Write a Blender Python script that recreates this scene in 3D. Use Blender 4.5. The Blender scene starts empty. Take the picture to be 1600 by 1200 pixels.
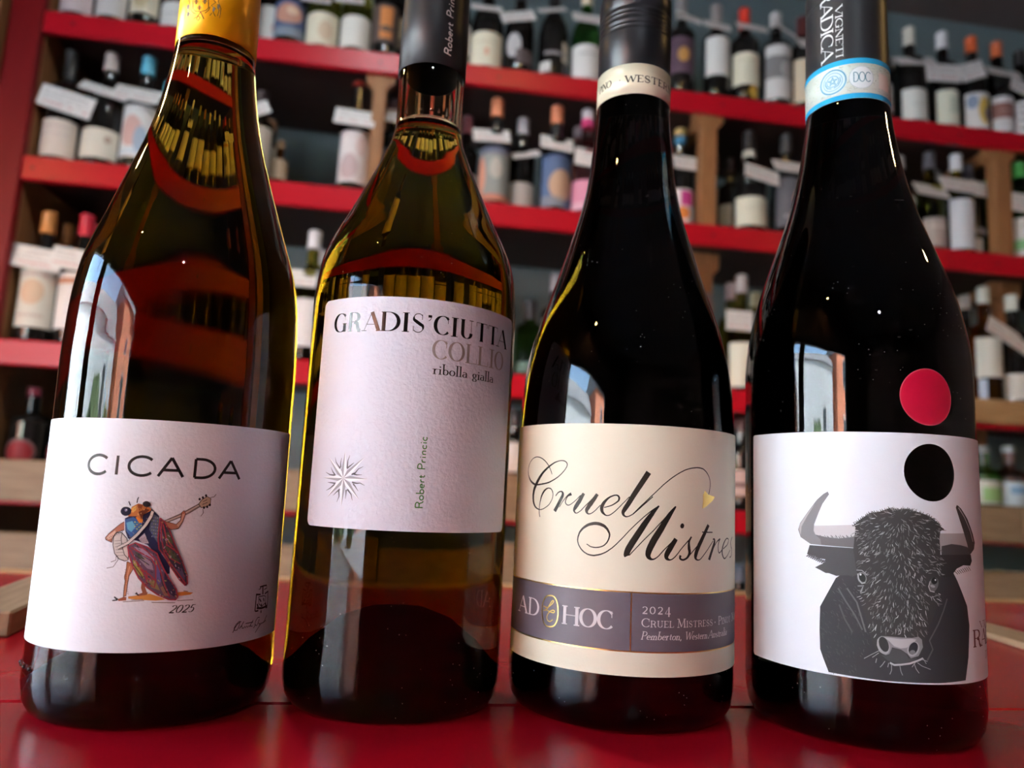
import bpy, math, random
from mathutils import Vector, Matrix
from mathutils.geometry import tessellate_polygon
# ------------------------------------------------------------------ camera
scn = bpy.context.scene
COL = scn.collection
EYE = 0.08124
cam_d = bpy.data.cameras.new('camera')
cam = bpy.data.objects.new('camera', cam_d); COL.objects.link(cam)
cam_d.sensor_width = 36; cam_d.lens = 1166.65/1600*36
cam_d.clip_start = 0.01; cam_d.clip_end = 300
_r, _u, _f = Vector((0.9882,-0.1457,0.0474)), Vector((-0.0671,-0.1334,0.9888)), Vector((0.1378,0.9803,0.1416))
cam.matrix_world = Matrix(((_r.x,_u.x,-_f.x,0),(_r.y,_u.y,-_f.y,0),(_r.z,_u.z,-_f.z,EYE),(0,0,0,1)))
cam_d.dof.use_dof = True; cam_d.dof.focus_distance = 0.262; cam_d.dof.aperture_fstop = 9.5
scn.camera = cam
# ------------------------------------------------------------------ sky, sun, exposure
wd = bpy.data.worlds.new('sky'); scn.world = wd; wd.use_nodes = True
nt = wd.node_tree; bgn = nt.nodes['Background']
sky = nt.nodes.new('ShaderNodeTexSky'); sky.sky_type = 'NISHITA'; sky.sun_disc = False
sky.sun_elevation = math.radians(48); sky.sun_rotation = math.radians(70); sky.altitude = 50
nt.links.new(sky.outputs[0], bgn.inputs[0]); bgn.inputs[1].default_value = 2.1
sun_d = bpy.data.lights.new('sun', 'SUN'); sun_d.energy = 105; sun_d.angle = math.radians(0.6); sun_d.color = (1, .99, .98)
sun = bpy.data.objects.new('sun', sun_d); COL.objects.link(sun)
sun.rotation_euler = Vector((0.62, -0.22, 0.75)).to_track_quat('Z', 'Y').to_euler()
sun.location = (6, -2, 8)
vs = scn.view_settings; vs.view_transform = 'Standard'; vs.look = 'None'; vs.gamma = 1; vs.use_curve_mapping = False
vs.exposure = 1.2
scn.cycles.use_denoising = True
scn.cycles.max_bounces = 14; scn.cycles.transmission_bounces = 12; scn.cycles.diffuse_bounces = 5; scn.cycles.glossy_bounces = 6
scn.cycles.transparent_max_bounces = 12; scn.cycles.sample_clamp_indirect = 6; scn.cycles.blur_glossy = 0.5
for nm, y0, y1 in (('window_daylight', -1.85, 0.08), ('window_daylight', 0.18, 0.85)):   # sampling portals in the two window openings
    ld = bpy.data.lights.new(nm, 'AREA'); ld.shape = 'RECTANGLE'; ld.size = 1.4; ld.size_y = y1-y0; ld.cycles.is_portal = True
    lo = bpy.data.objects.new(nm, ld); COL.objects.link(lo); lo.location = (-1.52, (y0+y1)/2, .22); lo.rotation_euler = (0, -math.pi/2, 0)
ART = {}
ART['cicada']=([(147,64,14),(40,33,29),(71,24,12),(5,4,5),(94,35,16),(147,71,40),(94,33,20),(147,94,71),(142,134,123),(22,18,18),(71,59,52),(142,128,110),(131,104,71),(102,40,24),(142,89,64),(5,5,16),(8,24,64),(31,89,128),(147,49,6),(115,128,40),(18,64,76),(128,102,29),(29,40,89),(22,29,40),(76,89,94),(64,76,40),(40,45,102),(136,123,136),(107,35,8),(33,8,3),(155,89,22),(52,12,3),(3,3,8),(64,64,94),(169,169,183),(10,7,12),(18,22,10),(16,18,8),(24,18,33),(45,29,49),(74,8,12),(29,16,27),(79,74,14),(89,66,89),(8,5,12),(71,57,71),(29,22,59),(59,45,18),(14,16,10),(64,35,22),(14,22,18),(89,79,22),(64,10,14),(94,79,99),(22,5,1),(183,115,40),(35,10,5),(158,147,134),(64,57,52)],[
(0,0,[153,836,227,847,277,854,341,833,374,816,318,810,218,817,155,823]),
(0,0,[427,858,484,863,538,853,519,842,467,837,432,838]),
(1,1,[125,804,21,249,812,21]),
(1,1,[294,800,21,433,794,21]),
(1,1,[444,807,21,542,808,21]),
(1,1,[174,816,21,243,819,21]),
(1,1,[477,867,21,504,863,21]),
(1,2,[237,940,125,235,893,125,248,860,125]),
(0,2,[199,845,238,863,266,864,262,847,216,840]),
(1,3,[215,847,33,192,856,33]),
(1,3,[212,843,33,198,863,33]),
(0,4,[124,1054,164,1038,164,1005,146,965,143,931,141,892,140,839,125,835,123,891,125,931,118,957,124,997]),
(1,3,[124,1054,17,164,1038,17,164,1005,17,146,965,17,143,931,17,141,892,17,140,839,17,125,835,17,123,891,17,125,931,17,118,957,17,124,997,17,124,1054,17]),
(1,5,[143,1025,38,136,971,38,135,911,38,133,845,38]),
(0,2,[91,818,128,835,144,832,143,812,99,808]),
(1,3,[94,818,38,69,833,38]),
(1,3,[92,814,38,61,810,38]),
(1,3,[88,818,38,74,829,38]),
(0,6,[81,1304,60,1290,30,1262,-7,1226,-28,1198,-20,1185,19,1170,17,1194,39,1235,87,1251]),
(1,3,[81,1304,17,60,1290,17,30,1262,17,-7,1226,17,-28,1198,17,-20,1185,17,19,1170,17,17,1194,17,39,1235,17,87,1251,17]),
(0,7,[31,1248,-6,1218,-21,1197,-10,1186,16,1197,36,1235]),
(0,8,[25,1207,40,1232,72,1236,109,1198,129,1131,130,1064,111,1056,74,1069,44,1101,27,1154]),
(1,3,[25,1207,25,40,1232,25,72,1236,25,109,1198,25,129,1131,25,130,1064,25,111,1056,25,74,1069,25,44,1101,25,27,1154,25,25,1207,25]),
(1,3,[76,1230,21,73,1196,21,86,1143,21,104,1097,21,129,1071,21]),
(1,9,[32,1181,12,74,1186,12]),
(1,9,[37,1162,12,80,1167,12]),
(1,9,[41,1144,12,86,1149,12]),
(1,9,[46,1125,12,92,1130,12]),
(1,9,[51,1107,12,98,1112,12]),
(1,9,[55,1088,12,104,1093,12]),
(1,3,[55,1095,17,55,1061,17,26,1048,17]),
(1,3,[62,1088,17,68,1062,17,43,1018,17,4,1009,17]),
(0,10,[320,1316,406,1360,518,1429,536,1416,470,1372,420,1343,334,1303]),
(1,3,[320,1316,17,406,1360,17,518,1429,17,536,1416,17,470,1372,17,420,1343,17,334,1303,17,320,1316,17]),
(1,11,[327,1311,33,419,1353,33,522,1422,33]),
(0,12,[518,1429,536,1458,568,1480,594,1467,594,1431,574,1413,537,1405]),
(1,3,[518,1429,21,536,1458,21,568,1480,21,594,1467,21,594,1431,21,574,1413,21,537,1405,21,518,1429,21]),
(0,3,[529,1461,528,1455,523,1452,517,1454,514,1461,516,1467,521,1470,526,1468]),
(0,3,[549,1472,547,1466,542,1463,537,1465,534,1472,535,1478,540,1481,546,1479]),
(0,3,[568,1486,567,1479,562,1476,556,1479,553,1485,555,1492,560,1495,566,1492]),
(0,3,[562,1406,560,1399,555,1396,550,1399,547,1405,548,1412,553,1415,559,1412]),
(0,3,[582,1412,581,1405,575,1402,570,1405,567,1411,569,1418,574,1421,579,1418]),
(0,3,[599,1424,597,1418,592,1415,586,1417,583,1424,585,1430,590,1433,596,1431]),
(1,3,[590,1474,17,614,1478,17,627,1497,17]),
(1,3,[548,1398,17,553,1370,17,539,1349,17]),
(1,3,[544,1444,17,570,1459,17]),
(1,3,[542,1426,17,575,1441,17]),
(0,13,[320,1313,360,1304,392,1294,416,1322,418,1371,432,1385,444,1364,430,1309,408,1267,364,1259,329,1286]),
(1,3,[320,1313,17,360,1304,17,392,1294,17,416,1322,17,418,1371,17,432,1385,17,444,1364,17,430,1309,17,408,1267,17,364,1259,17,329,1286,17,320,1313,17]),
(0,14,[396,1291,419,1319,424,1360,439,1366,426,1312,407,1277]),
(0,15,[83,1325,120,1347,237,1392,286,1346,304,1217,313,1122,379,1028,383,980,359,974,289,1108,234,1161,168,1186,116,1198,94,1244]),
(0,16,[83,1318,134,1334,181,1308,198,1268,171,1220,134,1205,101,1244]),
(0,17,[95,1298,130,1310,153,1273,131,1239,106,1258]),
(0,18,[147,1334,178,1346,193,1316,189,1292,165,1308]),
(0,19,[151,1304,149,1300,145,1299,142,1303,144,1308,148,1308]),
(0,20,[152,1290,151,1286,146,1286,144,1290,145,1294,150,1294]),
(0,21,[154,1277,152,1273,148,1272,145,1276,147,1281,151,1281]),
(0,22,[155,1263,153,1259,149,1259,146,1263,148,1267,153,1267]),
(0,20,[164,1302,162,1297,157,1297,155,1301,156,1305,161,1306]),
(0,21,[165,1288,163,1284,159,1284,156,1288,158,1292,162,1292]),
(0,22,[166,1275,164,1270,160,1270,157,1274,159,1278,164,1279]),
(0,19,[168,1261,166,1257,161,1257,159,1261,161,1265,165,1265]),
(0,21,[176,1299,174,1295,170,1295,167,1299,169,1303,173,1303]),
(0,22,[177,1286,175,1282,171,1281,168,1285,170,1290,175,1290]),
(0,19,[179,1272,177,1268,172,1268,170,1272,172,1276,176,1276]),
(0,20,[180,1259,178,1255,174,1254,171,1258,173,1263,177,1263]),
(0,22,[188,1297,186,1293,182,1293,179,1297,181,1301,186,1301]),
(0,19,[190,1284,188,1279,183,1279,181,1283,183,1287,187,1288]),
(0,20,[191,1270,189,1266,185,1266,182,1270,184,1274,188,1274]),
(0,21,[192,1257,190,1252,186,1252,183,1256,185,1260,190,1261]),
(0,23,[239,1365,286,1339,303,1231,292,1176,237,1256]),
(0,24,[248,1338,247,1333,244,1333,242,1338,243,1343,246,1343]),
(0,25,[250,1318,249,1313,246,1313,244,1317,245,1322,248,1322]),
(0,26,[252,1297,251,1292,248,1292,246,1297,247,1302,250,1302]),
(0,24,[254,1277,253,1272,250,1272,248,1277,249,1281,252,1281]),
(0,25,[256,1257,255,1252,252,1252,250,1256,251,1261,254,1261]),
(0,26,[258,1236,257,1231,254,1231,252,1236,253,1241,256,1241]),
(0,24,[260,1216,259,1211,256,1211,254,1216,255,1220,258,1221]),
(0,26,[259,1336,258,1332,255,1331,253,1336,254,1341,257,1341]),
(0,24,[261,1316,260,1311,257,1311,255,1316,256,1320,259,1321]),
(0,25,[263,1295,262,1291,259,1291,257,1295,258,1300,261,1300]),
(0,26,[265,1275,264,1270,261,1270,259,1275,260,1280,263,1280]),
(0,24,[267,1255,266,1250,263,1250,261,1255,262,1259,265,1259]),
(0,25,[269,1234,268,1230,265,1230,263,1234,264,1239,267,1239]),
(0,26,[271,1214,270,1209,267,1209,265,1214,266,1219,269,1219]),
(0,25,[270,1335,269,1330,266,1330,264,1334,265,1339,268,1339]),
(0,26,[272,1314,271,1309,268,1309,266,1314,267,1319,270,1319]),
(0,24,[274,1294,273,1289,270,1289,268,1294,269,1298,272,1298]),
(0,25,[276,1273,275,1269,272,1269,270,1273,271,1278,274,1278]),
(0,26,[278,1253,277,1248,274,1248,272,1253,273,1258,276,1258]),
(0,24,[280,1233,279,1228,276,1228,274,1233,275,1237,278,1237]),
(0,25,[282,1212,281,1208,278,1208,276,1212,277,1217,280,1217]),
(0,24,[281,1333,280,1328,277,1328,275,1333,276,1337,279,1338]),
(0,25,[283,1312,282,1308,279,1308,277,1312,278,1317,281,1317]),
(0,26,[285,1292,284,1287,281,1287,279,1292,280,1297,283,1297]),
(0,24,[287,1272,286,1267,283,1267,281,1271,282,1276,285,1276]),
(0,25,[289,1251,288,1247,285,1246,283,1251,284,1256,287,1256]),
(0,26,[291,1231,290,1226,287,1226,285,1231,286,1235,289,1236]),
(0,24,[293,1211,292,1206,289,1206,287,1210,288,1215,291,1215]),
(0,27,[211,1235,242,1171,202,1170,180,1200]),
(1,3,[189,1200,12,201,1174,12]),
(1,3,[197,1205,12,209,1174,12]),
(1,3,[206,1209,12,216,1174,12]),
(1,3,[214,1213,12,224,1174,12]),
(1,3,[223,1218,12,231,1175,12]),
(0,28,[101,1339,120,1401,157,1423,203,1411,237,1392,232,1378,190,1349,187,1315,152,1341]),
(0,29,[162,1369,205,1391,228,1384,190,1346,183,1322]),
(0,30,[118,1391,139,1405,148,1382,128,1361]),
(0,31,[151,1416,184,1414,179,1393,157,1392]),
(0,3,[230,1416,228,1410,224,1405,218,1402,211,1401,204,1401,196,1403,190,1407,185,1412,182,1418,181,1424,183,1429,187,1434,193,1437,200,1439,207,1439,214,1436,221,1433,226,1427,229,1422]),
(0,32,[119,1372,118,1363,114,1354,108,1348,99,1343,89,1341,79,1342,69,1346,61,1352,56,1360,53,1369,54,1378,58,1386,64,1393,73,1398,83,1399,94,1398,103,1395,111,1389,116,1381]),
(0,33,[94,1378,94,1375,93,1373,91,1371,89,1370,86,1369,84,1369,81,1370,79,1372,78,1375,77,1377,77,1380,78,1383,80,1385,82,1386,85,1387,87,1386,90,1385,92,1383,93,1381]),
(0,34,[92,1381,92,1380,91,1379,91,1378,90,1377,89,1377,88,1377,87,1378,86,1379,86,1379,85,1380,85,1382,86,1383,86,1383,87,1384,88,1384,89,1384,90,1383,91,1383,92,1382]),
(1,3,[110,1407,33,97,1434,33]),
(1,3,[147,1426,33,149,1450,33,154,1463,33]),
(0,35,[293,1333,320,1313,358,1252,398,1164,446,1068,487,972,496,911,484,901,445,939,386,1021,334,1102,306,1136,293,1203]),
(0,36,[334,1238,352,1245,384,1177,374,1150,348,1191]),
(0,37,[335,1163,362,1143,403,1109,435,1048,402,1055,352,1109]),
(0,38,[413,1007,451,1014,475,959,478,932]),
(0,39,[298,1285,323,1217,325,1163,307,1190]),
(1,40,[293,1333,38,320,1313,38,358,1252,38,398,1164,38,446,1068,38,487,972,38,496,911,38,484,901,38,445,939,38,386,1021,38,334,1102,38,306,1136,38,293,1203,38,293,1333,38]),
(1,40,[302,1312,38,313,1204,38,340,1109,38,384,1041,38,449,959,38,486,911,38]),
(1,40,[335,1224,38,350,1163,38,388,1136,38,422,1109,38,446,1068,38]),
(1,40,[337,1136,38,381,1075,38,442,1041,38]),
(1,40,[307,1319,38,343,1204,38,373,1164,38,416,1109,38]),
(0,41,[120,1151,163,1173,235,1148,296,1108,320,1055,350,1001,394,933,431,879,445,831,434,814,393,816,327,847,260,893,204,953,166,1018,132,1098]),
(0,42,[158,1065,181,1059,218,1000,239,947,202,973,172,1019]),
(0,43,[156,1149,218,1134,271,1101,285,1061,215,1093]),
(0,44,[350,1001,394,933,429,865,423,832,382,866,356,933]),
(0,45,[189,1106,270,1054,287,1001,248,1013,199,1066]),
(0,46,[293,1068,324,1014,341,934,321,907,303,967]),
(0,47,[247,960,306,934,337,873,285,894]),
(0,48,[162,1119,202,1100,231,1067,192,1079]),
(0,49,[335,893,359,907,397,839,365,840]),
(1,40,[120,1151,42,163,1173,42,235,1148,42,296,1108,42,320,1055,42,350,1001,42,394,933,42,431,879,42,445,831,42,434,814,42,393,816,42,327,847,42,260,893,42,204,953,42,166,1018,42,132,1098,42,120,1151,42]),
(1,40,[140,1145,42,208,1107,42,268,1074,42,297,1027,42,306,940,42,267,947,42]),
(1,40,[135,1131,42,174,1065,42,218,1006,42,265,974,42,306,934,42,301,894,42,278,907,42]),
(1,40,[170,1169,42,238,1121,42,293,1068,42,325,1001,42,358,913,42,397,832,42]),
(1,40,[151,1105,42,197,1026,42,247,960,42,258,913,42]),
(1,40,[244,1000,42,254,953,42,275,934,42]),
(1,3,[164,1099,25,212,1066,25,259,1034,25]),
(1,3,[164,1038,25,200,993,25,229,953,25]),
(1,3,[326,987,25,345,920,25,376,859,25]),
(1,50,[270,921,19,276,910,19]),
(1,51,[255,940,16,261,926,16]),
(1,51,[356,937,28,368,933,28]),
(1,51,[228,1080,22,235,1070,22]),
(1,51,[217,1017,20,216,1006,20]),
(1,52,[219,996,17,232,990,17]),
(1,50,[262,943,28,261,928,28]),
(1,32,[228,965,15,234,958,15]),
(1,53,[273,945,20,274,932,20]),
(1,53,[170,1054,26,174,1044,26]),
(1,50,[202,1090,26,211,1087,26]),
(1,3,[258,962,21,273,957,21]),
(1,53,[181,1038,15,190,1027,15]),
(1,53,[166,1099,13,166,1085,13]),
(1,53,[333,1006,17,339,994,17]),
(1,32,[266,919,15,281,914,15]),
(1,51,[239,921,13,251,922,13]),
(1,3,[158,1168,14,169,1160,14]),
(1,32,[288,1101,20,297,1095,20]),
(1,3,[371,870,28,378,858,28]),
(1,52,[290,1016,19,299,1011,19]),
(1,50,[246,1116,23,250,1103,23]),
(1,51,[293,933,16,292,922,16]),
(1,51,[415,881,15,418,873,15]),
(1,3,[420,885,25,426,873,25]),
(1,52,[221,936,13,234,930,13]),
(1,50,[157,1163,29,169,1156,29]),
(1,52,[374,951,26,387,942,26]),
(1,52,[146,1129,20,155,1122,20]),
(1,52,[382,953,25,379,945,25]),
(1,32,[292,1066,17,299,1066,17]),
(1,52,[407,878,17,412,871,17]),
(1,32,[191,1075,13,188,1063,13]),
(1,32,[356,982,24,363,965,24]),
(1,51,[182,1053,23,182,1039,23]),
(1,32,[220,1157,23,216,1148,23]),
(1,32,[190,1106,28,193,1095,28]),
(1,32,[246,918,17,254,907,17]),
(1,3,[176,1157,25,183,1140,25]),
(1,53,[400,868,15,408,854,15]),
(1,32,[264,1055,19,274,1051,19]),
(1,50,[280,946,17,289,933,17]),
(1,3,[405,901,23,418,909,23]),
(1,51,[296,1063,26,298,1046,26]),
(1,50,[200,1094,20,206,1084,20]),
(1,51,[262,1078,19,272,1073,19]),
(1,51,[429,843,20,438,829,20]),
(1,51,[202,1025,17,209,1009,17]),
(1,50,[340,863,22,346,846,22]),
(1,53,[338,853,28,342,836,28]),
(1,50,[182,1136,20,197,1127,20]),
(1,51,[236,1049,15,235,1031,15]),
(1,53,[203,1044,28,207,1036,28]),
(1,3,[188,1027,17,201,1023,17]),
(1,53,[225,1106,28,230,1095,28]),
(1,53,[178,1064,29,180,1056,29]),
(1,53,[374,883,23,380,873,23]),
(1,32,[234,1124,22,244,1119,22]),
(1,51,[356,842,29,357,833,29]),
(1,51,[297,1049,27,300,1037,27]),
(1,3,[376,872,21,382,854,21]),
(1,50,[315,1063,14,316,1045,14]),
(1,50,[317,955,18,316,947,18]),
(1,32,[424,845,25,438,844,25]),
(1,52,[251,1071,21,256,1061,21]),
(1,51,[317,941,22,330,929,22]),
(1,52,[246,986,17,253,978,17]),
(1,32,[392,929,20,400,916,20]),
(1,32,[393,904,13,395,894,13]),
(1,51,[159,1137,17,166,1129,17]),
(1,3,[234,1136,14,236,1120,14]),
(1,3,[326,1039,14,326,1030,14]),
(1,3,[250,928,24,263,916,24]),
(1,52,[360,859,26,368,858,26]),
(1,52,[245,923,20,247,913,20]),
(1,32,[274,1109,22,282,1102,22]),
(1,51,[168,1027,16,171,1016,16]),
(1,3,[270,994,18,284,986,18]),
(1,3,[392,838,26,398,830,26]),
(1,52,[342,969,14,337,952,14]),
(1,53,[430,1020,23,435,1013,23]),
(1,32,[337,1135,13,337,1127,13]),
(1,51,[471,991,15,484,979,15]),
(1,52,[319,1183,22,325,1180,22]),
(1,51,[304,1309,15,315,1303,15]),
(1,3,[388,1119,23,393,1105,23]),
(1,50,[399,1021,23,403,1014,23]),
(1,50,[345,1191,28,343,1183,28]),
(1,53,[334,1198,18,346,1189,18]),
(1,32,[315,1203,16,320,1185,16]),
(1,53,[419,1104,29,416,1098,29]),
(1,3,[332,1140,25,337,1128,25]),
(1,52,[369,1126,26,371,1110,26]),
(1,3,[444,1063,19,453,1057,19]),
(1,51,[408,1061,21,406,1045,21]),
(1,3,[340,1174,25,343,1165,25]),
(1,3,[380,1149,20,393,1143,20]),
(1,50,[428,1074,22,433,1067,22]),
(1,52,[323,1314,21,325,1296,21]),
(1,53,[339,1203,23,356,1195,23]),
(1,51,[354,1192,20,364,1177,20]),
(1,3,[350,1135,16,349,1124,16]),
(1,50,[400,1012,23,402,999,23]),
(1,52,[404,1059,17,412,1051,17]),
(1,51,[369,1097,27,375,1079,27]),
(1,32,[424,1012,14,431,1007,14]),
(1,3,[331,1274,19,332,1266,19]),
(1,53,[438,950,26,448,943,26]),
(1,53,[349,1225,22,363,1213,22]),
(1,51,[321,1216,27,328,1203,27]),
(1,3,[484,912,16,493,898,16]),
(1,3,[351,1115,23,360,1111,23]),
(1,32,[472,981,16,474,972,16]),
(1,51,[370,1056,27,377,1044,27]),
(1,50,[394,1129,19,399,1124,19]),
(1,53,[481,970,24,495,963,24]),
(1,3,[390,1024,21,394,1016,21]),
(1,51,[339,1190,13,348,1173,13]),
(1,52,[342,1169,16,351,1152,16]),
(1,3,[294,1245,14,307,1236,14]),
(1,32,[342,1117,24,349,1105,24]),
(1,50,[350,1078,15,356,1069,15]),
(1,3,[308,1262,17,313,1255,17]),
(1,50,[309,1321,15,313,1311,15]),
(1,50,[369,1176,21,376,1172,21]),
(1,3,[314,1151,19,318,1140,19]),
(1,53,[378,1094,28,381,1079,28]),
(1,53,[340,1153,21,333,1138,21]),
(1,52,[376,1102,15,377,1093,15]),
(1,53,[411,1037,28,416,1023,28]),
(1,3,[314,1299,16,320,1293,16]),
(1,3,[406,1087,22,415,1077,22]),
(1,51,[336,1284,15,336,1275,15]),
(1,52,[467,970,14,479,958,14]),
(1,32,[443,1008,21,446,995,21]),
(1,54,[190,1359,17,198,1353,17]),
(1,55,[159,1358,17,164,1348,17]),
(1,54,[205,1391,17,206,1379,17]),
(1,55,[196,1386,17,192,1381,17]),
(1,54,[164,1391,17,167,1379,17]),
(1,55,[124,1372,17,119,1366,17]),
(1,54,[210,1401,17,203,1391,17]),
(1,54,[188,1361,17,192,1352,17]),
(1,55,[179,1364,17,178,1357,17]),
(1,54,[138,1389,17,137,1385,17]),
(1,55,[146,1405,17,139,1398,17]),
(1,54,[173,1392,17,180,1386,17]),
(1,55,[150,1396,17,149,1391,17]),
(1,3,[-24,1192,12,-16,1184,12]),
(1,3,[-13,1198,12,-5,1190,12]),
(1,3,[-2,1205,12,6,1196,12]),
(1,3,[9,1211,12,17,1202,12]),
(1,3,[20,1218,12,27,1208,12]),
(1,3,[30,1225,12,38,1213,12]),
(1,3,[41,1231,12,49,1219,12]),
(1,3,[52,1238,12,60,1225,12]),
(1,3,[62,1244,12,70,1231,12]),
(1,3,[73,1251,12,81,1237,12]),
(1,56,[117,1004,12,127,997,12]),
(1,56,[119,990,12,130,984,12]),
(1,56,[122,977,12,132,971,12]),
(1,56,[125,964,12,135,958,12]),
(1,56,[127,951,12,137,945,12]),
(1,56,[130,938,12,140,931,12]),
(1,56,[133,925,12,143,918,12]),
(1,56,[135,911,12,145,905,12]),
(1,56,[138,898,12,148,892,12]),
(1,56,[140,885,12,151,879,12]),
(1,56,[143,872,12,153,865,12]),
(1,56,[146,859,12,156,852,12]),
(0,57,[238,1382,255,1372,248,1338,222,1283,177,1220,126,1164,64,1129,56,1145,111,1177,163,1233,202,1289,229,1344]),
(1,3,[238,1382,17,255,1372,17,248,1338,17,222,1283,17,177,1220,17,126,1164,17,64,1129,17,56,1145,17,111,1177,17,163,1233,17,202,1289,17,229,1344,17,238,1382,17]),
(1,58,[231,1354,12,243,1345,12]),
(1,58,[213,1331,12,225,1321,12]),
(1,58,[195,1308,12,206,1298,12]),
(1,58,[176,1284,12,188,1275,12]),
(1,58,[158,1261,12,170,1251,12]),
(1,58,[140,1238,12,152,1228,12]),
(1,58,[121,1215,12,133,1205,12]),
(1,58,[103,1192,12,115,1182,12]),
(1,58,[84,1169,12,96,1159,12]),
])
ART['crest']=([(8,6,6),(13,9,8)],[
(1,0,[908,630,27,888,634,27,863,616,27,850,593,27,858,578,27,876,579,27,888,595,27,895,619,27,898,629,27,876,618,27,856,596,27,842,566,27]),
(1,0,[932,629,27,915,606,27,894,584,27]),
(1,0,[900,592,27,918,600,27,920,584,27,937,585,27,943,595,27,952,583,27,961,594,27,973,583,27,980,593,27,989,585,27,1025,626,27]),
(1,0,[949,612,27,1024,612,27]),
(1,0,[1005,604,27,999,587,27,1022,585,27]),
(1,0,[1098,634,27,1075,636,27,1053,615,27,1048,590,27,1071,580,27,1086,603,27,1097,620,27]),
(1,0,[1057,589,27,1035,570,27]),
(1,0,[1088,595,27,1102,589,27,1096,579,27,1115,591,27,1123,586,27,1092,565,27,1058,534,27]),
(1,0,[1123,588,27,1144,588,27,1159,591,27,1200,635,27]),
(1,0,[1160,588,27,1185,602,27,1192,588,27]),
(1,1,[1070,846,54,1110,850,54,1158,850,54]),
(1,1,[1060,831,33,1085,836,33,1083,847,33]),
(1,1,[1158,848,33,1165,830,33,1128,823,33]),
(1,1,[1107,848,71,1115,791,71]),
(1,1,[1036,804,50,1037,734,50,1035,683,50]),
(1,1,[1187,809,42,1193,744,42,1191,684,42]),
(1,1,[1034,799,62,1085,793,62]),
(1,1,[1141,792,50,1190,804,50]),
(1,1,[1064,779,29,1128,780,29,1159,771,29,1159,726,29,1111,706,29,1074,730,29,1064,779,29]),
(1,1,[1075,766,54,1099,741,54]),
(1,1,[1127,764,50,1138,740,50]),
(1,1,[1101,726,50,1115,706,50]),
(1,1,[1038,683,54,1075,683,54]),
(1,1,[1053,703,71,1113,695,71,1188,699,71]),
(1,1,[1108,681,62,1111,662,62]),
(1,1,[1055,732,62,1072,700,62]),
(1,1,[1159,726,71,1182,685,71]),
])
ART['emblem']=([(18,11,8),(26,18,15),(64,51,38)],[
(1,0,[-107,5407,28,-89,5265,28,-62,5242,28,-18,5237,28,22,5248,28,39,5273,28,28,5402,28]),
(1,0,[-18,5233,24,-40,5198,24,-74,5176,24]),
(1,0,[-18,5233,28,13,5175,28]),
(1,0,[-36,5202,24,-19,5184,24,-31,5158,24,-48,5174,24,-36,5202,24]),
(1,0,[-157,5411,24,-126,5317,24,-161,5313,24,-133,5282,24,-167,5270,24,-169,5203,24]),
(1,0,[-152,5297,24,-119,5266,24,-128,5205,24]),
(1,0,[-160,5267,20,-105,5219,20]),
(1,0,[-106,5286,28,-108,5259,28,-79,5228,28,-55,5221,28]),
(1,0,[42,5377,28,89,5328,28,57,5294,28,94,5275,28,73,5248,28,96,5209,28]),
(1,0,[109,5410,24,107,5337,24,131,5286,24,127,5204,24]),
(1,0,[101,5318,24,118,5264,24,110,5217,24]),
(1,0,[50,5284,28,41,5251,28,16,5224,28]),
(1,0,[55,5209,24,70,5234,24]),
(1,1,[-74,5339,22,-58,5339,22]),
(1,1,[-80,5332,22,-51,5331,22]),
(1,1,[-86,5325,22,-44,5323,22]),
(1,1,[-79,5316,22,-49,5316,22]),
(1,1,[-71,5308,22,-54,5309,22]),
(1,1,[-64,5345,28,-64,5300,28]),
(1,1,[-2,5338,22,12,5342,22]),
(1,1,[-7,5331,22,19,5335,22]),
(1,1,[-12,5323,22,25,5328,22]),
(1,1,[-6,5315,22,20,5319,22]),
(1,1,[1,5308,22,15,5311,22]),
(1,1,[7,5346,28,7,5301,28]),
(1,1,[-41,5285,22,-26,5286,22]),
(1,1,[-47,5277,22,-19,5279,22]),
(1,1,[-52,5270,22,-13,5271,22]),
(1,1,[-45,5262,22,-18,5264,22]),
(1,1,[-38,5254,22,-23,5256,22]),
(1,1,[-32,5291,28,-32,5247,28]),
(0,2,[-126,5288,-131,5275,-140,5271,-150,5278,-155,5292,-153,5306,-145,5315,-135,5313,-127,5303]),
(0,2,[120,5299,117,5284,111,5276,105,5278,102,5290,103,5305,108,5317,114,5320,119,5313]),
(0,2,[-117,5223,-122,5211,-131,5206,-140,5213,-145,5226,-143,5241,-135,5249,-126,5248,-119,5238]),
(0,2,[88,5267,85,5253,79,5245,73,5248,70,5260,71,5275,76,5287,82,5289,87,5282]),
])
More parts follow.
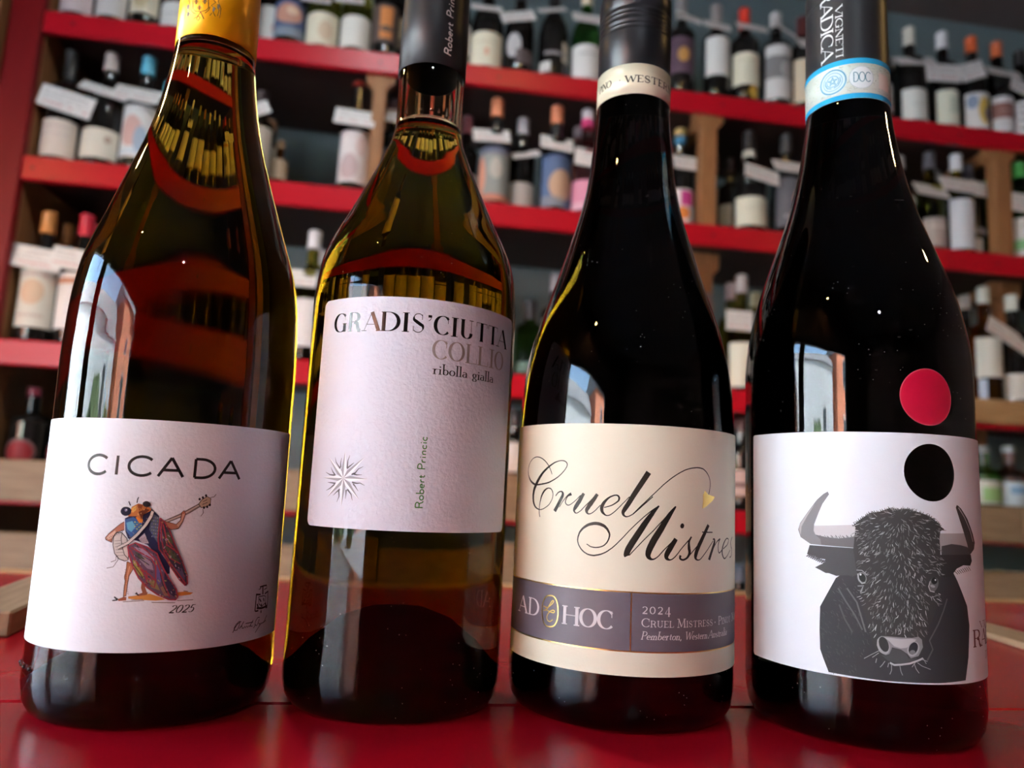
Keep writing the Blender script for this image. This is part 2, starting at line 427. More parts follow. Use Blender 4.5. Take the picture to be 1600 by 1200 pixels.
ART['star']=([(33,33,36),(235,237,245),(87,89,97)],[
(1,0,[-430,1797,12,-419,1763,29,-392,1734,46,-376,1719,62]),
(1,0,[-372,1795,12,-377,1757,38,-374,1727,62]),
(1,0,[-303,1814,12,-317,1774,38,-317,1725,62]),
(1,0,[-264,1764,12,-288,1745,38,-319,1721,62]),
(1,0,[-191,1739,12,-227,1721,29,-249,1693,46,-278,1679,62]),
(1,0,[-195,1681,12,-236,1679,38,-266,1685,62]),
(1,0,[-171,1608,12,-206,1623,29,-231,1620,46,-269,1625,62]),
(1,0,[-216,1566,12,-241,1597,38,-259,1615,62]),
(1,0,[-256,1500,12,-270,1543,38,-303,1575,62]),
(1,0,[-312,1508,12,-311,1545,38,-312,1571,62]),
(1,0,[-383,1482,12,-368,1524,38,-375,1565,62]),
(1,0,[-422,1527,12,-393,1553,38,-366,1573,62]),
(1,0,[-493,1559,12,-455,1577,38,-413,1608,62]),
(1,0,[-484,1617,12,-449,1616,38,-408,1612,62]),
(1,0,[-511,1689,12,-471,1673,38,-414,1669,62]),
(1,0,[-464,1724,12,-442,1694,38,-420,1672,62]),
(0,1,[-344,1651,-320,1702,-344,1845]),
(0,2,[-344,1651,-344,1845,-368,1704]),
(0,1,[-344,1651,-282,1679,-185,1805]),
(0,2,[-344,1651,-185,1805,-316,1706]),
(0,1,[-344,1651,-287,1631,-147,1651]),
(0,2,[-344,1651,-147,1651,-288,1670]),
(0,1,[-344,1651,-321,1599,-203,1506]),
(0,2,[-344,1651,-203,1506,-287,1623]),
(0,1,[-344,1651,-368,1597,-343,1451]),
(0,2,[-344,1651,-343,1451,-320,1596]),
(0,1,[-344,1651,-398,1625,-479,1511]),
(0,2,[-344,1651,-479,1511,-359,1601]),
(0,1,[-344,1651,-393,1670,-538,1650]),
(0,2,[-344,1651,-538,1650,-391,1631]),
(0,1,[-344,1651,-362,1701,-491,1796]),
(0,2,[-344,1651,-491,1796,-400,1678]),
])
ART['script']=([(6,5,4)],[
(1,0,[-701,1755,28,-706,1766,30,-711,1777,32,-717,1788,34,-724,1799,35,-732,1811,36,-742,1823,37,-753,1834,38,-765,1844,39,-776,1853,39,-789,1861,39,-803,1868,39,-816,1874,39,-831,1879,38,-846,1883,37,-861,1885,36,-877,1886,35,-892,1885,34,-908,1882,33,-923,1878,32,-937,1872,32,-950,1864,32,-963,1855,31,-974,1844,32,-983,1833,32,-991,1821,32,-996,1808,33,-1000,1795,34,-1001,1783,35,-1001,1772,38,-998,1761,41,-994,1750,44,-988,1740,49,-981,1730,55,-972,1720,63,-963,1711,71,-953,1703,77,-943,1696,80,-932,1691,83,-921,1686,84,-910,1682,83,-900,1679,80,-890,1677,74,-879,1676,68,-867,1675,63,-854,1675,60,-840,1676,58,-825,1678,57,-808,1680,56,-790,1683,55,-770,1686,54,-750,1690,54,-730,1695,52,-712,1702,50,-694,1710,48,-676,1718,45,-661,1727,42,-646,1735,40,-634,1744,38,-622,1753,36,-610,1763,35,-600,1773,35,-589,1784,35,-580,1795,35,-573,1805,35,-568,1813,36,-565,1821,37,-564,1828,38,-564,1834,39,-567,1840,39,-572,1846,39,-578,1851,39,-586,1855,39,-595,1857,38,-606,1858,36,-617,1858,35,-629,1857,35,-642,1855,37,-655,1851,41,-668,1847,45,-682,1842,49,-695,1835,54,-709,1828,59,-723,1820,64,-737,1811,70,-752,1802,76,-767,1791,83,-782,1780,90,-796,1769,97,-808,1758,104,-819,1746,112,-830,1735,119,-840,1723,125,-850,1711,130,-860,1699,134,-869,1686,137,-877,1674,138,-885,1662,138,-892,1650,137,-899,1637,135,-903,1625,132,-906,1611,127,-908,1597,122,-908,1583,116,-907,1570,111,-905,1559,106,-902,1548,101,-898,1538,96,-893,1529,90,-886,1520,82,-878,1512,73,-869,1505,64,-859,1500,56,-849,1496,49,-838,1493,44,-826,1491,39,-815,1490,35,-804,1491,33,-793,1493,32,-782,1497,32,-770,1501,32,-758,1507,32,-745,1514,32,-732,1522,32,-721,1530,32,-712,1540,32,-704,1551,32,-697,1562,32,-691,1573,32,-687,1583,32,-685,1594,33,-684,1604,34,-684,1614,35,-687,1623,36,-691,1632,37,-697,1640,38,-703,1646,39,-710,1650,39,-719,1652,39,-727,1653,39,-736,1652,42,-746,1650,50,-755,1645,60,-765,1639,70,-774,1632,77,-782,1623,78,-790,1613,77,-797,1603,74,-803,1592,70,-808,1580,64,-812,1568,56,-815,1556,48,-818,1544,42,-821,1531,39,-823,1518,37,-824,1506,36,-825,1496,35,-825,1487,35,-825,1480,35,-824,1473,35,-823,1466,35,-821,1458,36,-819,1451,37,-816,1443,38,-814,1436,39]),
(1,0,[-658,1597,35,-652,1605,37,-646,1612,38,-640,1619,40,-633,1625,42,-626,1628,44,-618,1631,46,-610,1632,50,-604,1632,56,-600,1629,66,-596,1625,80,-593,1619,93,-593,1612,104,-595,1603,111,-600,1592,117,-606,1581,121,-612,1570,125,-618,1560,127,-624,1549,129,-630,1539,130,-636,1528,132,-642,1518,133,-649,1507,135,-655,1497,137,-662,1486,138]),
(1,0,[-621,1517,28,-612,1530,28,-604,1542,28,-596,1554,27,-587,1566,28,-577,1577,30,-567,1589,31,-557,1600,35,-548,1608,42,-540,1613,54,-534,1615,70,-528,1617,87,-521,1619,104]),
(1,0,[-518,1615,77,-525,1612,69,-533,1609,62,-541,1606,55,-547,1602,49,-553,1596,45,-558,1588,42,-562,1580,40,-565,1572,39,-567,1566,38,-568,1560,38,-567,1554,39,-566,1549,39,-562,1545,38,-557,1540,37,-551,1537,36,-545,1536,35,-539,1536,34,-532,1538,34,-526,1541,33,-518,1546,32,-510,1552,31,-500,1559,30,-490,1568,29,-480,1576,28,-471,1585,29,-462,1594,31,-453,1603,33,-444,1612,35]),
(1,0,[-421,1626,104,-428,1614,115,-435,1602,127,-442,1590,138,-449,1578,145,-456,1565,150,-465,1553,152,-472,1541,151,-479,1531,145,-484,1522,134,-489,1514,117,-492,1507,99,-494,1501,83,-492,1495,70,-488,1489,58,-483,1484,47,-477,1482,39,-470,1483,34,-462,1487,33,-454,1492,32,-446,1498,32,-437,1505,31,-429,1514,32,-420,1524,32,-410,1534,32,-399,1546,31,-386,1558,30,-374,1571,29,-363,1582,28,-355,1591,29,-348,1598,31,-341,1605,33,-335,1612,35]),
(1,0,[-319,1625,111,-327,1613,120,-335,1600,130,-343,1588,139,-351,1577,145,-359,1566,150,-366,1555,153,-374,1545,154,-380,1536,152,-385,1527,149,-390,1520,143,-394,1513,135,-396,1506,125,-395,1500,111,-394,1494,94,-391,1489,77,-387,1485,63,-383,1483,53,-378,1482,45,-372,1483,40,-366,1484,35,-360,1487,33,-353,1491,32,-345,1497,32,-337,1504,32,-327,1513,31,-317,1525,30,-305,1537,29,-295,1549,28]),
(1,0,[-268,1533,32,-255,1537,33,-242,1541,35,-229,1545,37,-217,1550,39,-205,1556,42,-193,1564,45,-181,1573,49,-173,1580,52,-167,1586,57,-164,1592,63,-163,1598,67,-162,1603,70,-163,1609,68,-166,1614,64,-169,1619,60,-174,1622,56,-180,1624,53,-186,1624,50,-194,1623,49,-202,1621,49,-211,1617,52,-222,1612,56,-232,1606,62,-241,1599,70,-250,1591,79,-258,1582,91,-266,1573,102,-272,1564,111,-277,1555,117,-281,1546,122,-284,1537,125,-285,1529,125,-285,1522,121,-284,1515,115,-282,1508,106,-279,1501,97,-274,1495,86,-268,1489,72,-262,1484,59,-255,1480,49,-249,1478,43,-242,1478,39,-235,1479,37,-227,1482,35,-218,1487,34,-209,1494,33,-199,1502,32,-188,1512,32,-176,1524,31,-164,1537,30,-151,1551,29,-139,1565,28,-126,1578,28,-114,1591,28,-102,1605,28,-90,1618,28]),
(1,0,[42,1796,200,27,1772,197,12,1748,193,-3,1724,190,-18,1700,187,-34,1675,183,-50,1649,180,-65,1624,176,-78,1601,173,-89,1582,170,-99,1565,167,-108,1551,164,-116,1538,159,-122,1528,152,-126,1521,144,-130,1515,135,-132,1509,125,-133,1503,113,-132,1497,101,-131,1492,88,-128,1487,77,-124,1483,66,-119,1480,57,-113,1477,49,-106,1477,42,-98,1479,38,-89,1482,37,-80,1487,36,-70,1493,35,-59,1500,35,-49,1510,35,-38,1520,35,-26,1531,35,-12,1544,35,2,1558,35,16,1571,35,30,1584,35,42,1595,35,53,1606,35,64,1615,35,75,1626,35]),
(1,0,[-63,1499,34,-51,1511,34,-39,1524,34,-27,1537,34,-15,1550,34,-2,1563,34,12,1576,34,26,1590,34,41,1605,34,57,1622,33,75,1639,33,94,1657,33,112,1675,34,130,1692,34,148,1710,36,167,1726,37,186,1742,38,205,1757,38,224,1771,38,244,1784,38,263,1796,38,282,1807,38,300,1816,38,318,1825,38,337,1832,38,357,1838,39,378,1843,40,398,1846,41,418,1849,42,436,1850,43,454,1849,43,470,1847,43,486,1844,42,500,1837,41,512,1829,40,524,1820,39,534,1810,38,542,1800,37,550,1790,35,555,1779,34,560,1767,34,563,1755,33,564,1743,33,564,1730,33,563,1717,34,560,1702,34,557,1686,34,552,1671,34,547,1658,34,541,1647,32,534,1638,30,527,1630,27,520,1621,25]),
(1,0,[-388,1270,29,-379,1266,32,-371,1261,34,-363,1256,36,-354,1253,38,-343,1251,39,-332,1250,41,-321,1250,42,-310,1251,42,-299,1253,42,-288,1256,42,-277,1260,42,-267,1265,42,-258,1271,43,-250,1279,44,-242,1288,45,-236,1298,46,-231,1309,49,-227,1320,52,-224,1333,55,-223,1344,59,-225,1355,65,-230,1365,71,-236,1376,78,-242,1385,85,-250,1392,92,-258,1400,100,-268,1406,106,-279,1410,111,-290,1414,113,-303,1417,114,-316,1418,113,-330,1418,111,-344,1416,108,-360,1412,104,-375,1407,99,-389,1400,94,-401,1392,88,-413,1383,81,-424,1373,74,-433,1362,68,-441,1351,63,-447,1339,58,-451,1326,54,-455,1315,51,-456,1304,48,-457,1293,45,-456,1283,44,-453,1273,42,-449,1262,41,-443,1252,41,-436,1242,42,-428,1232,42,-418,1223,43,-407,1214,44,-394,1207,45,-382,1201,46,-369,1197,49,-357,1195,52,-344,1194,54,-330,1194,55,-315,1197,54,-298,1201,52,-282,1206,49,-266,1213,46,-250,1221,44,-234,1231,42,-219,1243,40,-203,1255,38,-188,1269,36,-173,1284,35,-158,1300,34,-142,1317,34,-124,1337,33,-106,1358,33,-87,1380,33,-67,1401,34,-47,1422,33,-25,1444,33,-4,1464,33,15,1482,34,31,1496,34,45,1508,35,58,1519,36,71,1529,38,85,1539,40,97,1547,42,110,1555,44,123,1563,46]),
(1,0,[120,1562,59,108,1548,84,96,1535,109,84,1521,133,72,1505,154,58,1487,171,44,1467,185,30,1447,196,16,1426,205,3,1405,213,-11,1383,217,-25,1361,220,-38,1340,223,-51,1319,224,-64,1299,225,-75,1279,225,-85,1262,223,-92,1248,218,-97,1235,212,-100,1225,205,-102,1216,197,-103,1211,187,-102,1208,176,-100,1205,165,-99,1203,154]),
(1,0,[-87,1210,42,-85,1212,40,-83,1212,37,-80,1214,35,-73,1221,34,-62,1234,33,-46,1252,33,-28,1272,33,-9,1293,34,13,1317,33,38,1343,33,64,1369,33,89,1394,34,111,1419,34,133,1443,35,155,1466,36,175,1488,38,195,1509,41,214,1528,44,232,1546,47,251,1565,51]),
(1,0,[247,1561,68,235,1546,95,223,1531,123,211,1515,149,198,1496,171,184,1475,188,169,1452,202,154,1427,213,140,1403,223,125,1380,230,110,1356,236,95,1333,239,83,1311,240,73,1291,237,64,1273,232,57,1256,224,52,1241,214,50,1230,202,49,1221,188,51,1213,172,53,1207,154,58,1201,133,64,1196,109,71,1192,86,78,1191,68,86,1191,56,95,1194,48,104,1199,42,114,1206,38,126,1216,36,138,1230,36,152,1245,37,165,1259,38,178,1272,37,191,1284,36,204,1297,35,217,1309,34]),
(1,0,[255,1338,154,246,1323,166,236,1309,179,226,1295,190,217,1281,197,209,1268,199,200,1255,198,193,1243,195,188,1232,188,184,1223,179,183,1216,167,183,1210,153,185,1204,137,189,1199,116,195,1195,91,203,1192,68,211,1191,51,220,1193,42,229,1197,39,239,1204,39,250,1213,38,262,1226,36,276,1242,34,290,1260,34,305,1276,34,320,1292,34,336,1307,36,351,1322,39,363,1333,42,371,1341,47,376,1346,54,380,1350,61,385,1355,68]),
(1,0,[380,1351,59,376,1343,66,371,1336,72,366,1328,78,363,1319,85,362,1309,94,362,1298,104,363,1288,114,364,1277,120,365,1268,121,368,1259,120,369,1251,116,369,1242,111,366,1233,104,361,1224,94,355,1215,84,348,1208,77,340,1202,72,331,1198,70,323,1195,68,315,1193,68,307,1194,69,300,1196,71,294,1199,73,290,1203,77,289,1208,80,290,1213,85,292,1219,89,294,1224,94]),
(1,0,[348,1204,34,363,1219,34,378,1234,34,393,1249,34,409,1264,34,424,1278,34,439,1292,34,454,1306,34,469,1320,34]),
(1,0,[550,1442,128,535,1420,135,521,1398,142,507,1377,149,493,1356,154,480,1335,158,467,1315,161,455,1296,163,446,1278,162,437,1262,161,431,1247,159,426,1233,154,423,1222,145,423,1213,129,424,1206,107,428,1201,85,433,1197,68,439,1194,57,446,1193,48,455,1193,42,466,1197,38,479,1206,35,493,1219,34,509,1234,34,526,1250,34,544,1267,33,563,1287,33,583,1307,33,604,1328,34]),
(1,0,[483,1390,42,495,1390,42,508,1389,42,521,1389,42,535,1389,42,549,1389,41,565,1389,40,581,1389,39,597,1389,38]),
(1,0,[601,1338,51,606,1339,54,611,1341,58,615,1342,62,618,1340,68,621,1337,78,622,1331,90,622,1323,102,620,1313,111,614,1300,116,605,1283,118,596,1266,119,587,1249,120,580,1235,120,573,1221,120,566,1207,120,560,1193,120]),
(1,0,[576,1228,34,592,1251,33,609,1274,32,626,1296,32,642,1313,34,657,1325,39,673,1333,47,687,1339,55,696,1341,59,697,1341,60,693,1339,57,687,1334,54,682,1327,51,678,1318,48,673,1307,46,670,1295,44,669,1284,42,670,1272,42,672,1258,42,677,1247,43,683,1240,42,692,1241,41,703,1247,38,715,1254,36,727,1261,34]),
(1,0,[743,1268,34,760,1274,36,779,1281,38,798,1288,41,814,1295,42,827,1304,43,837,1314,43,843,1324,42,845,1331,42,840,1337,42,829,1342,41,816,1344,40,803,1343,42,790,1337,47,775,1328,55,762,1316,62,751,1304,68,742,1291,72,734,1276,75,729,1261,77,727,1246,77,731,1232,72,739,1218,65,750,1206,57,761,1198,51,772,1197,46,786,1201,41,800,1207,37,815,1214,34,831,1223,32,847,1234,31,864,1245,30,882,1256,29]),
(1,0,[937,1351,42,923,1340,44,909,1330,46,899,1319,49,894,1307,51,897,1295,54,906,1281,57,917,1267,59,923,1254,59,924,1242,56,921,1229,51,916,1219,46,909,1210,42,901,1206,41,891,1204,41,880,1203,42,870,1201,42]),
(0,0,[320,1428,316,1419,309,1413,300,1412,292,1416,288,1423,288,1432,292,1441,299,1447,308,1448,315,1444,320,1437]),
])
ART['gold']=([(191,133,41)],[
(0,0,[509,1689,541,1661,621,1646,593,1616,553,1593,521,1571,482,1557,489,1606,489,1656]),
(1,0,[-597,781,47,-596,756,47,-599,734,47,-603,715,47,-610,699,47,-618,685,47,-629,674,47,-643,667,47,-663,662,47,-683,661,47,-698,664,47,-711,671,47,-723,682,47,-732,696,47,-739,714,47,-744,734,47,-747,759,47,-747,785,47,-745,807,47,-740,826,47,-732,843,47,-722,857,47,-710,868,47,-695,876,47,-674,880,47,-654,881,47,-639,877,47,-627,869,47,-617,858,47,-609,843,47,-603,826,47,-599,805,47,-597,781,47]),
(1,0,[-733,798,41,-721,795,41,-709,792,41,-697,792,41,-684,798,41,-671,808,41,-660,817,41,-650,826,41,-643,835,41,-639,842,41,-640,847,41,-644,849,41,-650,847,41,-656,841,41,-663,832,41,-671,821,41,-679,809,41,-687,795,41,-696,784,41,-709,776,41,-724,770,41,-731,767,41,-727,769,41,-715,772,41,-703,774,41,-693,773,41,-683,770,41,-672,767,41,-659,765,41,-645,764,41,-635,764,41,-630,768,41,-628,774,41,-630,779,41,-635,781,41,-644,781,41,-654,778,41,-664,772,41,-674,764,41,-683,755,41,-690,746,41,-694,736,41,-697,727,41,-696,718,41,-693,710,41,-688,703,41,-681,700,41,-673,698,41,-665,698,41,-657,703,41,-649,709,41,-641,716,41]),
])
ART['bull']=([(8,8,9),(14,14,15),(133,133,139),(31,31,32),(33,33,35),(51,51,54),(107,107,112),(97,97,102),(15,15,16),(13,13,13),(102,102,107),(7,7,7),(9,9,9),(26,26,27),(41,41,43),(61,61,64),(128,128,134),(17,17,17),(23,23,24),(56,56,59),(4,4,4),(178,178,187),(71,71,75),(3,3,3),(82,82,86),(20,20,21),(84,84,88),(8,8,8),(6,6,7),(76,76,80)],[
(0,0,[-508,1123,-616,917,-622,762,-620,628,-601,574,-565,483,-220,475,156,478,381,489,423,640,449,845,431,978,335,1151,297,1208,201,1263,-379,1231]),
(0,1,[-685,1337,-384,1339,-351,1302,-354,1157,-463,1147,-504,1139,-532,1147,-553,1153,-575,1152,-611,1169,-648,1184,-611,1206,-566,1229,-588,1234,-573,1246,-625,1251,-647,1262,-705,1271]),
(0,2,[-652,1476,-378,1499,-364,1344,-677,1345,-656,1426]),
(0,3,[-657,1417,-571,1402,-486,1398,-417,1410,-369,1421,-364,1341,-677,1345]),
(1,4,[-634,1383,17,-641,1411,17]),
(1,4,[-625,1383,17,-637,1407,17]),
(1,4,[-616,1384,17,-632,1404,17]),
(1,4,[-607,1385,17,-614,1401,17]),
(1,4,[-598,1386,17,-610,1413,17]),
(1,4,[-590,1386,17,-605,1410,17]),
(1,4,[-581,1387,17,-588,1407,17]),
(1,4,[-572,1388,17,-583,1404,17]),
(1,4,[-563,1388,17,-579,1415,17]),
(1,4,[-555,1389,17,-562,1413,17]),
(1,4,[-546,1390,17,-557,1409,17]),
(1,4,[-537,1390,17,-553,1406,17]),
(1,4,[-529,1391,17,-536,1419,17]),
(1,4,[-520,1391,17,-531,1415,17]),
(1,4,[-512,1392,17,-527,1412,17]),
(1,4,[-504,1393,17,-510,1409,17]),
(1,4,[-495,1393,17,-506,1421,17]),
(1,4,[-487,1394,17,-502,1417,17]),
(1,4,[-478,1395,17,-485,1415,17]),
(1,4,[-470,1395,17,-481,1411,17]),
(1,4,[-462,1396,17,-476,1423,17]),
(1,4,[-453,1396,17,-460,1420,17]),
(1,4,[-445,1397,17,-456,1417,17]),
(1,4,[-437,1398,17,-452,1413,17]),
(1,4,[-429,1398,17,-435,1426,17]),
(1,4,[-420,1399,17,-431,1422,17]),
(1,4,[-412,1399,17,-427,1419,17]),
(1,4,[-404,1400,17,-411,1416,17]),
(1,4,[-396,1401,17,-406,1428,17]),
(1,4,[-388,1401,17,-402,1424,17]),
(0,5,[-552,1723,-581,1706,-627,1663,-698,1568,-755,1488,-770,1441,-752,1389,-677,1345,-601,1346,-608,1385,-641,1412,-654,1441,-650,1487,-620,1564,-590,1634,-543,1704]),
(0,6,[-642,1635,-706,1552,-756,1480,-763,1441,-751,1404,-743,1466,-698,1545]),
(0,7,[173,1467,446,1474,476,1327,201,1324,179,1410]),
(0,8,[206,1382,293,1398,378,1392,466,1378,498,1325,201,1322]),
(0,9,[359,1667,349,1649,384,1568,432,1466,461,1400,478,1349,498,1327,559,1363,579,1408,552,1467,481,1571,407,1643,373,1664]),
(1,10,[377,1650,42,441,1585,42,512,1489,42,547,1415,42]),
(0,11,[162,1323,506,1327,517,1282,491,1250,405,1254,336,1232,303,1203,282,1175,208,1174,142,1229]),
(1,9,[314,1214,25,344,1193,25]),
(1,9,[333,1219,25,363,1196,25]),
(1,9,[352,1223,25,382,1200,25]),
(1,9,[373,1227,25,403,1203,25]),
(1,9,[394,1232,25,424,1207,25]),
(1,9,[416,1236,25,446,1210,25]),
(1,9,[439,1240,25,470,1214,25]),
(1,9,[464,1244,25,494,1217,25]),
(0,12,[-375,1482,-387,1497,-338,1543,-283,1585,-220,1598,-156,1625,-110,1619,-44,1626,-6,1619,115,1585,179,1540,201,1516,234,1497,200,1483,190,1435,199,1206,155,980,64,792,41,681,-38,605,-148,566,-235,607,-276,695,-301,766,-341,949,-372,1174,-392,1326]),
(1,13,[10,1441,13,23,1429,29,42,1426,9]),
(1,14,[200,1493,13,225,1491,30,251,1489,9]),
(1,14,[46,893,13,58,882,24,69,868,9]),
(1,14,[-324,1472,13,-339,1473,26,-347,1486,9]),
(1,14,[-173,1084,13,-175,1071,26,-179,1058,9]),
(1,15,[-251,1137,13,-261,1128,19,-272,1121,9]),
(1,14,[-107,1464,13,-108,1445,30,-115,1427,9]),
(1,15,[-163,1333,13,-174,1317,18,-186,1301,9]),
(1,15,[-51,1413,13,-49,1398,17,-49,1383,9]),
(1,13,[-81,1511,13,-70,1498,18,-66,1480,9]),
(1,7,[-6,1186,13,-5,1172,24,-5,1157,9]),
(1,14,[142,1063,13,161,1054,19,183,1052,9]),
(1,14,[-126,1283,13,-129,1271,23,-138,1263,9]),
(1,14,[-31,1553,13,-15,1544,17,-5,1529,9]),
(1,16,[-39,1518,13,-32,1506,19,-27,1494,9]),
(1,16,[160,1234,13,177,1220,17,190,1203,9]),
(1,15,[-97,1053,13,-87,1037,17,-75,1022,9]),
(1,14,[-337,1064,13,-346,1047,30,-347,1029,9]),
(1,16,[15,1155,13,24,1141,18,40,1133,9]),
(1,14,[-320,974,13,-332,962,23,-347,953,9]),
(1,7,[-195,900,13,-194,881,30,-185,864,9]),
(1,7,[83,1555,13,103,1553,26,125,1556,9]),
(1,14,[180,1503,13,194,1502,18,208,1506,9]),
(1,15,[-173,1592,13,-184,1598,25,-196,1605,9]),
(1,13,[144,1006,13,163,996,22,175,980,9]),
(1,7,[31,1341,13,37,1334,21,44,1329,9]),
(1,15,[-168,1385,13,-172,1374,19,-172,1362,9]),
(1,14,[-117,816,13,-118,807,25,-120,798,9]),
(1,14,[-113,974,13,-119,965,29,-125,956,9]),
(1,13,[-63,1383,13,-61,1373,22,-57,1364,9]),
(1,13,[-168,1132,13,-169,1122,31,-171,1113,9]),
(1,7,[-331,1243,13,-338,1240,22,-347,1240,9]),
(1,15,[-294,1319,13,-303,1305,20,-312,1290,9]),
(1,7,[-148,1452,13,-154,1439,19,-159,1425,9]),
(1,13,[-150,1049,13,-154,1032,22,-155,1015,9]),
(1,15,[-66,1272,13,-63,1262,23,-64,1251,9]),
(1,14,[-113,1065,13,-109,1049,25,-111,1031,9]),
(1,15,[-63,1493,13,-57,1486,21,-48,1484,9]),
(1,15,[-136,815,13,-136,802,18,-138,789,9]),
(1,13,[68,1351,13,76,1339,25,86,1328,9]),
(1,16,[-15,1410,13,-5,1399,21,5,1389,9]),
(1,7,[162,1212,13,171,1205,23,178,1196,9]),
(1,14,[-233,1132,13,-238,1123,21,-245,1117,9]),
(1,13,[-11,817,13,1,805,17,10,792,9]),
(1,15,[-23,1303,13,-10,1297,31,3,1293,9]),
(1,14,[-123,1086,13,-125,1071,28,-133,1057,9]),
(1,7,[140,1355,13,148,1344,27,148,1331,9]),
(1,14,[-119,1131,13,-122,1115,28,-128,1099,9]),
(1,13,[118,1365,13,123,1354,21,133,1347,9]),
(1,16,[2,1196,13,1,1181,28,-6,1167,9]),
(1,14,[166,1041,13,182,1027,21,192,1010,9]),
(1,15,[173,1226,13,181,1209,21,188,1192,9]),
(1,14,[13,1465,13,28,1457,23,44,1451,9]),
(1,15,[-269,891,13,-277,882,27,-284,872,9]),
(1,13,[-290,1453,13,-302,1445,30,-314,1437,9]),
(1,14,[96,1431,13,103,1424,26,109,1415,9]),
(1,14,[12,1332,13,30,1329,19,49,1332,9]),
(1,15,[-227,967,13,-235,960,28,-243,953,9]),
(1,13,[128,1375,13,138,1367,26,144,1356,9]),
(1,14,[-221,1331,13,-229,1319,24,-236,1307,9]),
(1,15,[-263,1361,13,-275,1344,23,-272,1325,9]),
(1,15,[-127,1453,13,-132,1446,28,-138,1439,9]),
(1,15,[-225,1480,13,-236,1474,20,-248,1468,9]),
(1,7,[-211,1028,13,-221,1015,19,-233,1002,9]),
(1,14,[2,796,13,6,778,21,9,760,9]),
(1,14,[-35,1125,13,-31,1117,18,-28,1108,9]),
(1,14,[-165,1041,13,-169,1022,17,-174,1002,9]),
(1,13,[-153,895,13,-159,877,19,-167,860,9]),
(1,15,[-72,1495,13,-69,1478,27,-69,1461,9]),
(1,7,[186,1260,13,197,1259,30,209,1256,9]),
(1,14,[-322,1418,13,-336,1405,31,-353,1407,9]),
(1,13,[41,1085,13,48,1078,29,56,1072,9]),
(1,13,[-72,1142,13,-76,1122,17,-83,1102,9]),
(1,14,[-90,1299,13,-88,1287,26,-87,1274,9]),
(1,14,[-360,1518,13,-376,1519,21,-391,1514,9]),
(1,13,[43,1558,13,57,1557,18,70,1557,9]),
(1,15,[-123,810,13,-120,798,18,-120,786,9]),
(1,13,[-273,1552,13,-287,1564,19,-304,1566,9]),
(1,14,[-235,1258,13,-254,1250,19,-272,1241,9]),
(1,14,[-315,1440,13,-322,1435,25,-330,1431,9]),
(1,14,[-3,1521,13,1,1513,22,5,1505,9]),
(1,7,[-350,1018,13,-363,1012,22,-376,1007,9]),
(1,15,[-128,1105,13,-126,1096,27,-128,1087,9]),
(1,14,[74,1473,13,87,1470,26,100,1475,9]),
(1,7,[19,1122,13,21,1112,19,17,1102,9]),
(1,13,[-239,1155,13,-246,1147,25,-254,1140,9]),
(1,13,[-76,1002,13,-77,992,19,-75,983,9]),
(1,13,[-40,797,13,-34,787,27,-28,778,9]),
(1,14,[-46,1102,13,-36,1088,28,-36,1071,9]),
(1,13,[-241,1021,13,-252,1010,27,-260,997,9]),
(1,15,[-329,995,13,-340,985,25,-354,982,9]),
(1,15,[168,1210,13,183,1208,21,195,1200,9]),
(1,14,[-331,1322,13,-338,1316,29,-346,1313,9]),
(1,14,[-43,1287,13,-37,1283,26,-29,1279,9]),
(1,7,[-277,1108,13,-283,1094,25,-288,1079,9]),
(1,14,[-161,1598,13,-174,1607,19,-190,1608,9]),
(1,13,[59,1551,13,70,1541,20,86,1538,9]),
(1,14,[-294,1170,13,-302,1165,29,-309,1158,9]),
(1,14,[171,1365,13,192,1355,30,212,1343,9]),
(1,14,[20,1274,13,31,1257,26,49,1247,9]),
(1,16,[-140,1586,13,-156,1592,22,-173,1595,9]),
(1,15,[38,875,13,42,856,27,54,841,9]),
(1,15,[-323,1257,13,-332,1257,24,-342,1255,9]),
(1,14,[-43,835,13,-42,823,20,-47,812,9]),
(1,15,[-250,1057,13,-258,1049,20,-266,1041,9]),
(1,15,[-39,1210,13,-32,1192,25,-33,1172,9]),
(1,15,[-240,1330,13,-250,1316,23,-258,1301,9]),
(1,15,[180,1495,13,191,1494,21,201,1499,9]),
(1,14,[-264,1078,13,-261,1058,18,-265,1038,9]),
(1,15,[182,1239,13,185,1227,27,196,1220,9]),
(1,14,[-54,1122,13,-57,1113,17,-58,1103,9]),
(1,7,[-81,824,13,-81,809,20,-83,794,9]),
(1,14,[-227,1320,13,-240,1306,24,-252,1292,9]),
(1,15,[-289,1292,13,-304,1291,28,-319,1292,9]),
(1,7,[-26,918,13,-25,899,27,-28,880,9]),
(1,16,[-120,1609,13,-125,1627,26,-133,1643,9]),
(1,14,[26,1542,13,43,1542,19,60,1544,9]),
(1,7,[-4,920,13,-1,909,26,3,898,9]),
(1,16,[-102,1244,13,-106,1226,19,-116,1210,9]),
(1,7,[-253,1066,13,-266,1050,29,-278,1033,9]),
(1,13,[-250,1162,13,-255,1154,22,-260,1146,9]),
(1,15,[-287,1573,13,-294,1577,22,-302,1580,9]),
(1,15,[-20,1570,13,0,1574,19,21,1579,9]),
(1,14,[-244,1318,13,-248,1298,29,-257,1279,9]),
(1,14,[-77,1521,13,-63,1507,26,-45,1499,9]),
(1,13,[-205,897,13,-222,890,23,-234,874,9]),
(1,14,[-10,1098,13,-7,1087,29,-5,1076,9]),
(1,14,[-117,1615,13,-133,1627,18,-153,1627,9]),
(1,16,[-5,1401,13,-2,1393,20,4,1385,9]),
(1,14,[-198,821,13,-200,811,25,-203,801,9]),
(1,14,[40,1164,13,41,1145,18,44,1125,9]),
(1,15,[147,1009,13,158,994,24,166,978,9]),
(1,13,[22,1322,13,37,1316,22,50,1309,9]),
